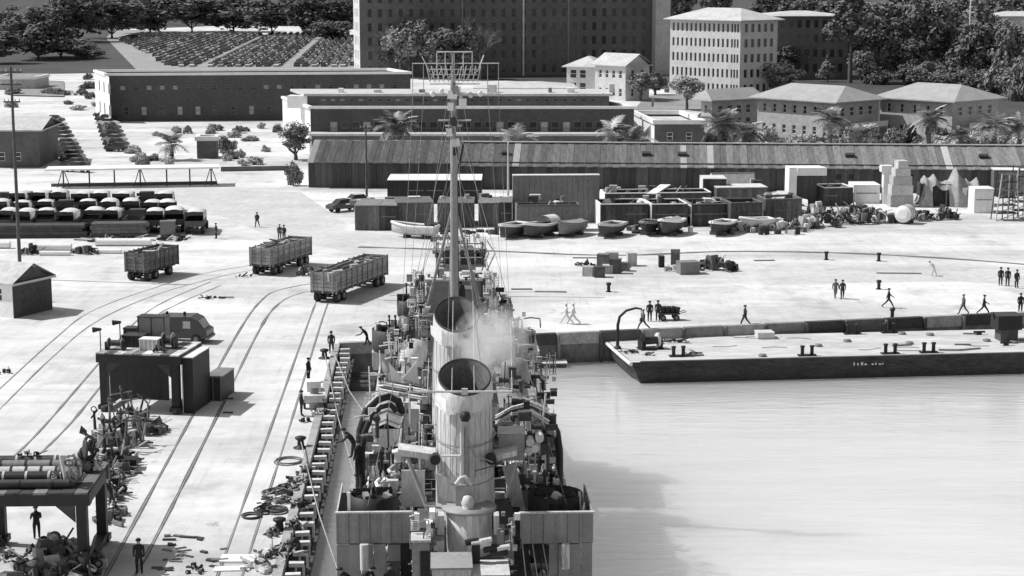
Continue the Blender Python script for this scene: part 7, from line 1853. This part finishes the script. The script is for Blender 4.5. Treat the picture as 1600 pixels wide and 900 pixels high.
for i in range(150):
    sd = rg.choice((-1, 1)); y = rg.uniform(-1.0, 25); x = sd * rg.uniform(3.1, 5.5); fitting(x, y, dz(y), rg.randrange(6), rg.uniform(.4, .95))
for i in range(60):
    sd = rg.choice((-1, 1)); y = rg.uniform(1.5, 26); x = sd * rg.uniform(1.6, 2.8); fitting(x, y, 2.7 if abs(x) > 2.2 else 5.0, rg.randrange(6), rg.uniform(.35, .8))
for i in range(26):
    y = rg.uniform(4, 12); x = rg.uniform(-1.8, 1.8); fitting(x, y, 5.0, rg.randrange(6), rg.uniform(.5, 1.0))
for i in range(40):
    x = rg.choice((-1, 1)) * rg.uniform(2.9, 5.4); y = rg.uniform(-9, -3.6); fitting(x, y, dz(y) + .02, rg.randrange(4), rg.uniform(.5, 1.1))
for i in range(110):
    px = rg.choice([rg.uniform(566, 634), rg.uniform(796, 866)]); py = rg.uniform(640, 770); y = rg.uniform(1, 9); x, z = S(px, py, y)
    if abs(x) > 5.3 or z < 1: continue
    fitting(x, y, max(z - .4, .2), rg.randrange(6), rg.uniform(.35, .7))
for sd in (-1, 1):
    for y in (1.5, 3.5, 5.5, 8, 11, 14, 17, 20, 23):
        mb = MB(); mb.tube([(sd * 5.5, y, dz(y)), (sd * 5.45, y, 3.4)], .07, 7); part('awning_stanchion', mb, ship_grey)
    mb = MB(); mb.box(min(sd * 2.9, sd * 4.3), max(sd * 2.9, sd * 4.3), 1.9, 24, 3.3, 3.4); part('side_platform', mb, ship_dark)
for x0, x1, y0, y1, z, m_ in ((-4.7, -2.25, 13.5, 25.5, 5.7, ship_pale), (2.25, 4.7, 13.5, 25.5, 5.7, ship_grey), (-5.2, -3.25, 26.6, 33, 6.1, ship_pale), (3.25, 5.0, 26.6, 33, 6.1, ship_pale)):
    mb = MB(); mb.box(x0, x1, y0, y1, z, z + .1); o = part('wing_platform', mb, m_)
    mb = MB(); mb.box(x0, x1, y0 - .06, y0 - .003, z - .1, z + 1.0); mb.build('bulwark', m_, o)
    xo = x0 if x0 < 0 else x1; mb = MB(); mb.box(xo - .05, xo + .05, y0, y1, z + .103, z + 1.0); mb.build('bulwark', m_, o)
# dense gear along the side platforms and round the bridge
def crust(n, px0, px1, py0, py1, y0, y1, smin, smax, mats_):
    for i in range(n):
        px, py, y = rg.uniform(px0, px1), rg.uniform(py0, py1), rg.uniform(y0, y1); x, z = S(px, py, y)
        if abs(x) > hb(y) - .3 or z < dz(y) or (abs(x) < 1.5 and y < 19): continue
        s_ = rg.uniform(smin, smax); m_ = mats_[rg.randrange(len(mats_))]; mb = MB(); k = rg.random()
        if k < .16: mb.rbox((x, y, z), (s_ * .9, s_ * .7, s_ * rg.uniform(.5, 1.1))); mb.rbox((x, y, z + s_ * .6), (s_, s_ * .8, .05)); nm = 'deck_locker'
        elif k < .36:
            mb.tube([(x, y, z - s_ * 2.4), (x + rg.uniform(-.05, .05), y, z + s_)], .035, 6)
            if k < .26: mb.tube([(x - s_ * .5, y, z + s_ * .6), (x + s_ * .5, y, z + s_ * .6)], .025, 5)
            nm = 'stanchion'
        elif k < .56: mb.tube([(x - s_ * 1.4, y, z), (x - s_ * .3, y + .1, z + rg.uniform(-.2, .3) * s_), (x + s_, y, z + rg.uniform(-.4, .4) * s_), (x + s_ * 1.1, y, z - s_ * 1.4)], .04, 6); nm = 'pipe_run'
        elif k < .66: mb.lathe([(s_ * .2, -s_), (s_ * .24, 0), (s_ * .42, .08), (s_ * .3, s_ * .3), (0, s_ * .36)], 12, c=(x, y, z)); nm = 'mushroom_vent'
        elif k < .78:
            mb.tube([(x - s_ * .5, y, z), (x + s_ * .5, y, z)], s_ * .25, 10)
            for q in (-.5, .5): mb.tube([(x + q * s_, y, z), (x + q * s_ * 1.1, y, z)], s_ * .5, 14)
            nm = 'cable_reel'
        elif k < .90:
            for q in (-1, 1): mb.tube([(x + q * .16, y, z - s_ * 2), (x + q * .16, y + .1, z + s_)], .022, 5)
            for q in range(7): zz = z - s_ * 2 + s_ * 3 * q / 7; mb.tube([(x - .16, y + .04, zz), (x + .16, y + .04, zz)], .018, 4)
            nm = 'ladder'
        else: mb.rbox((x, y, z), (s_ * 1.5, .05, s_ * .8), (rg.uniform(-.06, .06), 0, rg.uniform(-.1, .1))); mb.tube([(x - s_ * .7, y, z - s_ * 1.2), (x - s_ * .7, y, z + s_ * .4)], .03, 5); nm = 'splinter_plate'
        part(nm, mb, m_)
hi = [white, ship_pale, steel_black, white, steel_dark, ship_grey, ship_pale]
crust(130, 572, 668, 580, 780, 1, 16, .18, .5, hi)
crust(130, 778, 866, 560, 770, 1, 16, .18, .5, [steel_black, steel_dark, ship_grey, steel_black, ship_pale, ship_dark])
crust(90, 588, 668, 500, 600, 14, 27, .15, .4, hi)
crust(70, 772, 836, 490, 600, 14, 27, .15, .45, [ship_pale, ship_grey, white, steel_dark])
crust(45, 640, 668, 425, 505, 22, 31, .15, .4, hi)
crust(45, 750, 784, 425, 505, 22, 31, .15, .4, hi)
crust(16, 668, 750, 424, 440, 27, 30, .12, .3, hi)
crust(26, 548, 622, 774, 800, -1.2, .6, .12, .3, [steel_black, steel_dark, ship_grey, steel_dark])
crust(26, 836, 910, 774, 800, -1.2, .6, .12, .3, [steel_black, steel_dark, steel_black, ship_grey])
crust(40, 676, 756, 366, 412, 32, 35, .12, .35, hi)
crust(40, 645, 700, 800, 895, -5, -3.4, .12, .28, hi)
crust(40, 768, 815, 800, 895, -5, -3.4, .12, .3, [steel_black, ship_grey, white, ship_dark])
for x0, x1, y0, y1, z in ((-3.1, 3.1, 26.6, 36.8, 6.0), (-2.5, 2.5, 27.6, 35.8, 8.3), (-4.3, -2.9, 1.9, 24, 3.4), (2.9, 4.3, 1.9, 24, 3.4), (-2.1, 2.1, 2.2, 13.0, 4.9)):
    mb = MB(); P_ = [(x0, y0), (x1, y0), (x1, y1), (x0, y1), (x0, y0)]
    for h in (.5, 1.0): mb.tube([(x, y, z + h) for x, y in P_], .025, 4)
    for i in range(4):
        a, c = Vector(P_[i]), Vector(P_[i + 1]); nn = max(1, int((c - a).length / 1.4))
        for j in range(nn): q = a.lerp(c, j / nn); mb.tube([(q.x, q.y, z), (q.x, q.y, z + 1.0)], .028, 4)
    part('deck_rail', mb, ship_pale)
for a, b2 in (((-.1, 24, 22), (-4.5, -2.5, 6.0)), ((.1, 24, 22), (4.6, -2.5, 6.0)), ((-.1, 24, 24.5), (-1.0, 48, 4)), ((.1, 24, 24.5), (1.0, 48, 4)), ((-.1, 24, 19), (-5.2, 20, 2)), ((.1, 24, 19), (5.2, 20, 2)), ((-.1, 24, 18), (-5.2, 28, 2)), ((.1, 24, 18), (5.2, 28, 2)), ((0, 24, 21), (-.8, 2.0, 11.6)), ((0, 24, 21), (.8, 2.0, 11.6))):
    tubep('rigging_stay', [(mx + a[0], a[1], a[2]), b2], .014, steel_mid, n=4)
# torpedo tubes on the centre line between the funnels
for i in range(5):
    mb = MB(); xx = (i - 2) * .58; mb.tube([(xx, 3.2, 5.9), (xx, 9.8, 5.9)], .27, 12); o = part('torpedo_tube', mb, ship_grey)
    mb = MB(); mb.tube([(xx, 3.05, 5.9), (xx, 3.2, 5.9)], .31, 12); mb.build('tube_door', ship_pale, o)
mb = MB(); mb.lathe([(1.2, 4.98), (1.2, 5.6)], 18, c=(0, 6.5, 0)); part('torpedo_turntable', mb, ship_grey)
# forecastle guns
for y, z in ((40, 2.7), (46, 2.9)):
    mb = MB(); zz = dz(y); mb.prism([(-1.4, -1.6), (1.4, -1.6), (1.6, .4), (1.0, 1.7), (-1.0, 1.7), (-1.6, .4)], zz, zz + 2.3)
    o = part('gun_house', mb, ship_grey); o.location = (0, y, 0); mb = MB(); mb.tube([(0, 1.6, zz + 1.4), (0, 5.2, zz + 1.7)], [.16, .1], 10); mb.build('gun_barrel', ship_grey, o)
# mooring lines
rope_m = mat('mooring_rope', .35, var=.3)
for i, (a, b2) in enumerate([((-5.9, 18, 1.2), (507, 560)), ((-5.9, 1, 1.1), (470, 700)), ((-5.6, 30, 2.0), (520, 556))]):
    p = sw(*a); q = at(*b2) + Vector((0, 0, .5)); m_ = (p + q) / 2 - Vector((0, 0, .7)); mb = MB(); mb.tube([tuple(Vector((0, 0, 0))), tuple(m_ - p), tuple(q - p)], .04, 5)
    tag(mb.build('mooring_line', rope_m, None, p), ['slack mooring rope from the warship to the corner bollard', 'slack mooring rope from the warship to the bollard by the loose hose', 'slack mooring rope from the warship bow to the corner bollard'][i], 'rope')
# crew
for (px, py, y, z, pose, rz, lb) in [(560, 716, 3.0, .3, 'stand', 60, 'sailor in dark clothes by the landward davit of the warship'), (553, 690, 6.0, .4, 'bend', 90, 'sailor bending at the landward rail of the warship'), (548, 882, -5.0, .2, 'bend', 120, 'sailor in pale cap bending below the landward splinter shield'), (566, 880, -5.4, .2, 'bend', 240, 'second sailor bending below the landward splinter shield'), (608, 886, -5.2, .2, 'stand', 30, 'sailor with pale cap standing by the opening in the landward bulkhead')]:
    x, zz = S(px, py, y); person(0, 0, pose, rz, lb, DW, loc=sw(x, y, zz - (1.65 if py > 800 else .9)))
# ---- smoke drifting from the funnels
def smoke():
    m = bpy.data.materials.new('funnel_smoke'); m.use_nodes = True; n, l = m.node_tree.nodes, m.node_tree.links
    n.remove(n['Principled BSDF']); out = n['Material Output']; v = n.new('ShaderNodeVolumePrincipled'); l.new(v.outputs['Volume'], out.inputs['Volume'])
    v.inputs['Color'].default_value = (.86, .86, .86, 1)
    tc = n.new('ShaderNodeTexCoord')
    ln = n.new('ShaderNodeVectorMath'); ln.operation = 'LENGTH'; l.new(tc.outputs['Object'], ln.inputs[0])
    f = n.new('ShaderNodeMapRange'); f.inputs['From Min'].default_value = 1.0; f.inputs['From Max'].default_value = .25; f.inputs['To Min'].default_value = 0; f.inputs['To Max'].default_value = 1; l.new(ln.outputs['Value'], f.inputs['Value'])
    ns = n.new('ShaderNodeTexNoise'); ns.inputs['Scale'].default_value = 2.1; ns.inputs['Detail'].default_value = 5; ns.inputs['Distortion'].default_value = 1.2; l.new(tc.outputs['Object'], ns.inputs['Vector'])
    nr = n.new('ShaderNodeMapRange'); nr.inputs['From Min'].default_value = .42; nr.inputs['From Max'].default_value = .72; nr.inputs['To Min'].default_value = 0; nr.inputs['To Max'].default_value = 1.1; l.new(ns.outputs['Fac'], nr.inputs['Value'])
    mu = n.new('ShaderNodeMath'); mu.operation = 'MULTIPLY'; l.new(f.outputs['Result'], mu.inputs[0]); l.new(nr.outputs['Result'], mu.inputs[1])
    l.new(mu.outputs[0], v.inputs['Density'])
    mb = MB(); mb.lathe([(0.02, -1), (.38, -.92), (.71, -.71), (.92, -.38), (1, 0), (.92, .38), (.71, .71), (.38, .92), (.02, 1)], 16)
    for k, (px, py, y, sc_) in enumerate(((755, 540, 8.0, (1.7, 5.0, 2.0)), (778, 525, 14.0, (1.9, 4.5, 1.9)))):
        o = mb.build('smoke', m); x, z = S(px, py, y); o.location = sw(x, y, z); o.scale = sc_; o.rotation_euler = (R(-8), R(-12), PA)
        tag(o, 'pale smoke drifting from the warship funnels', 'smoke', kind='stuff')
smoke()
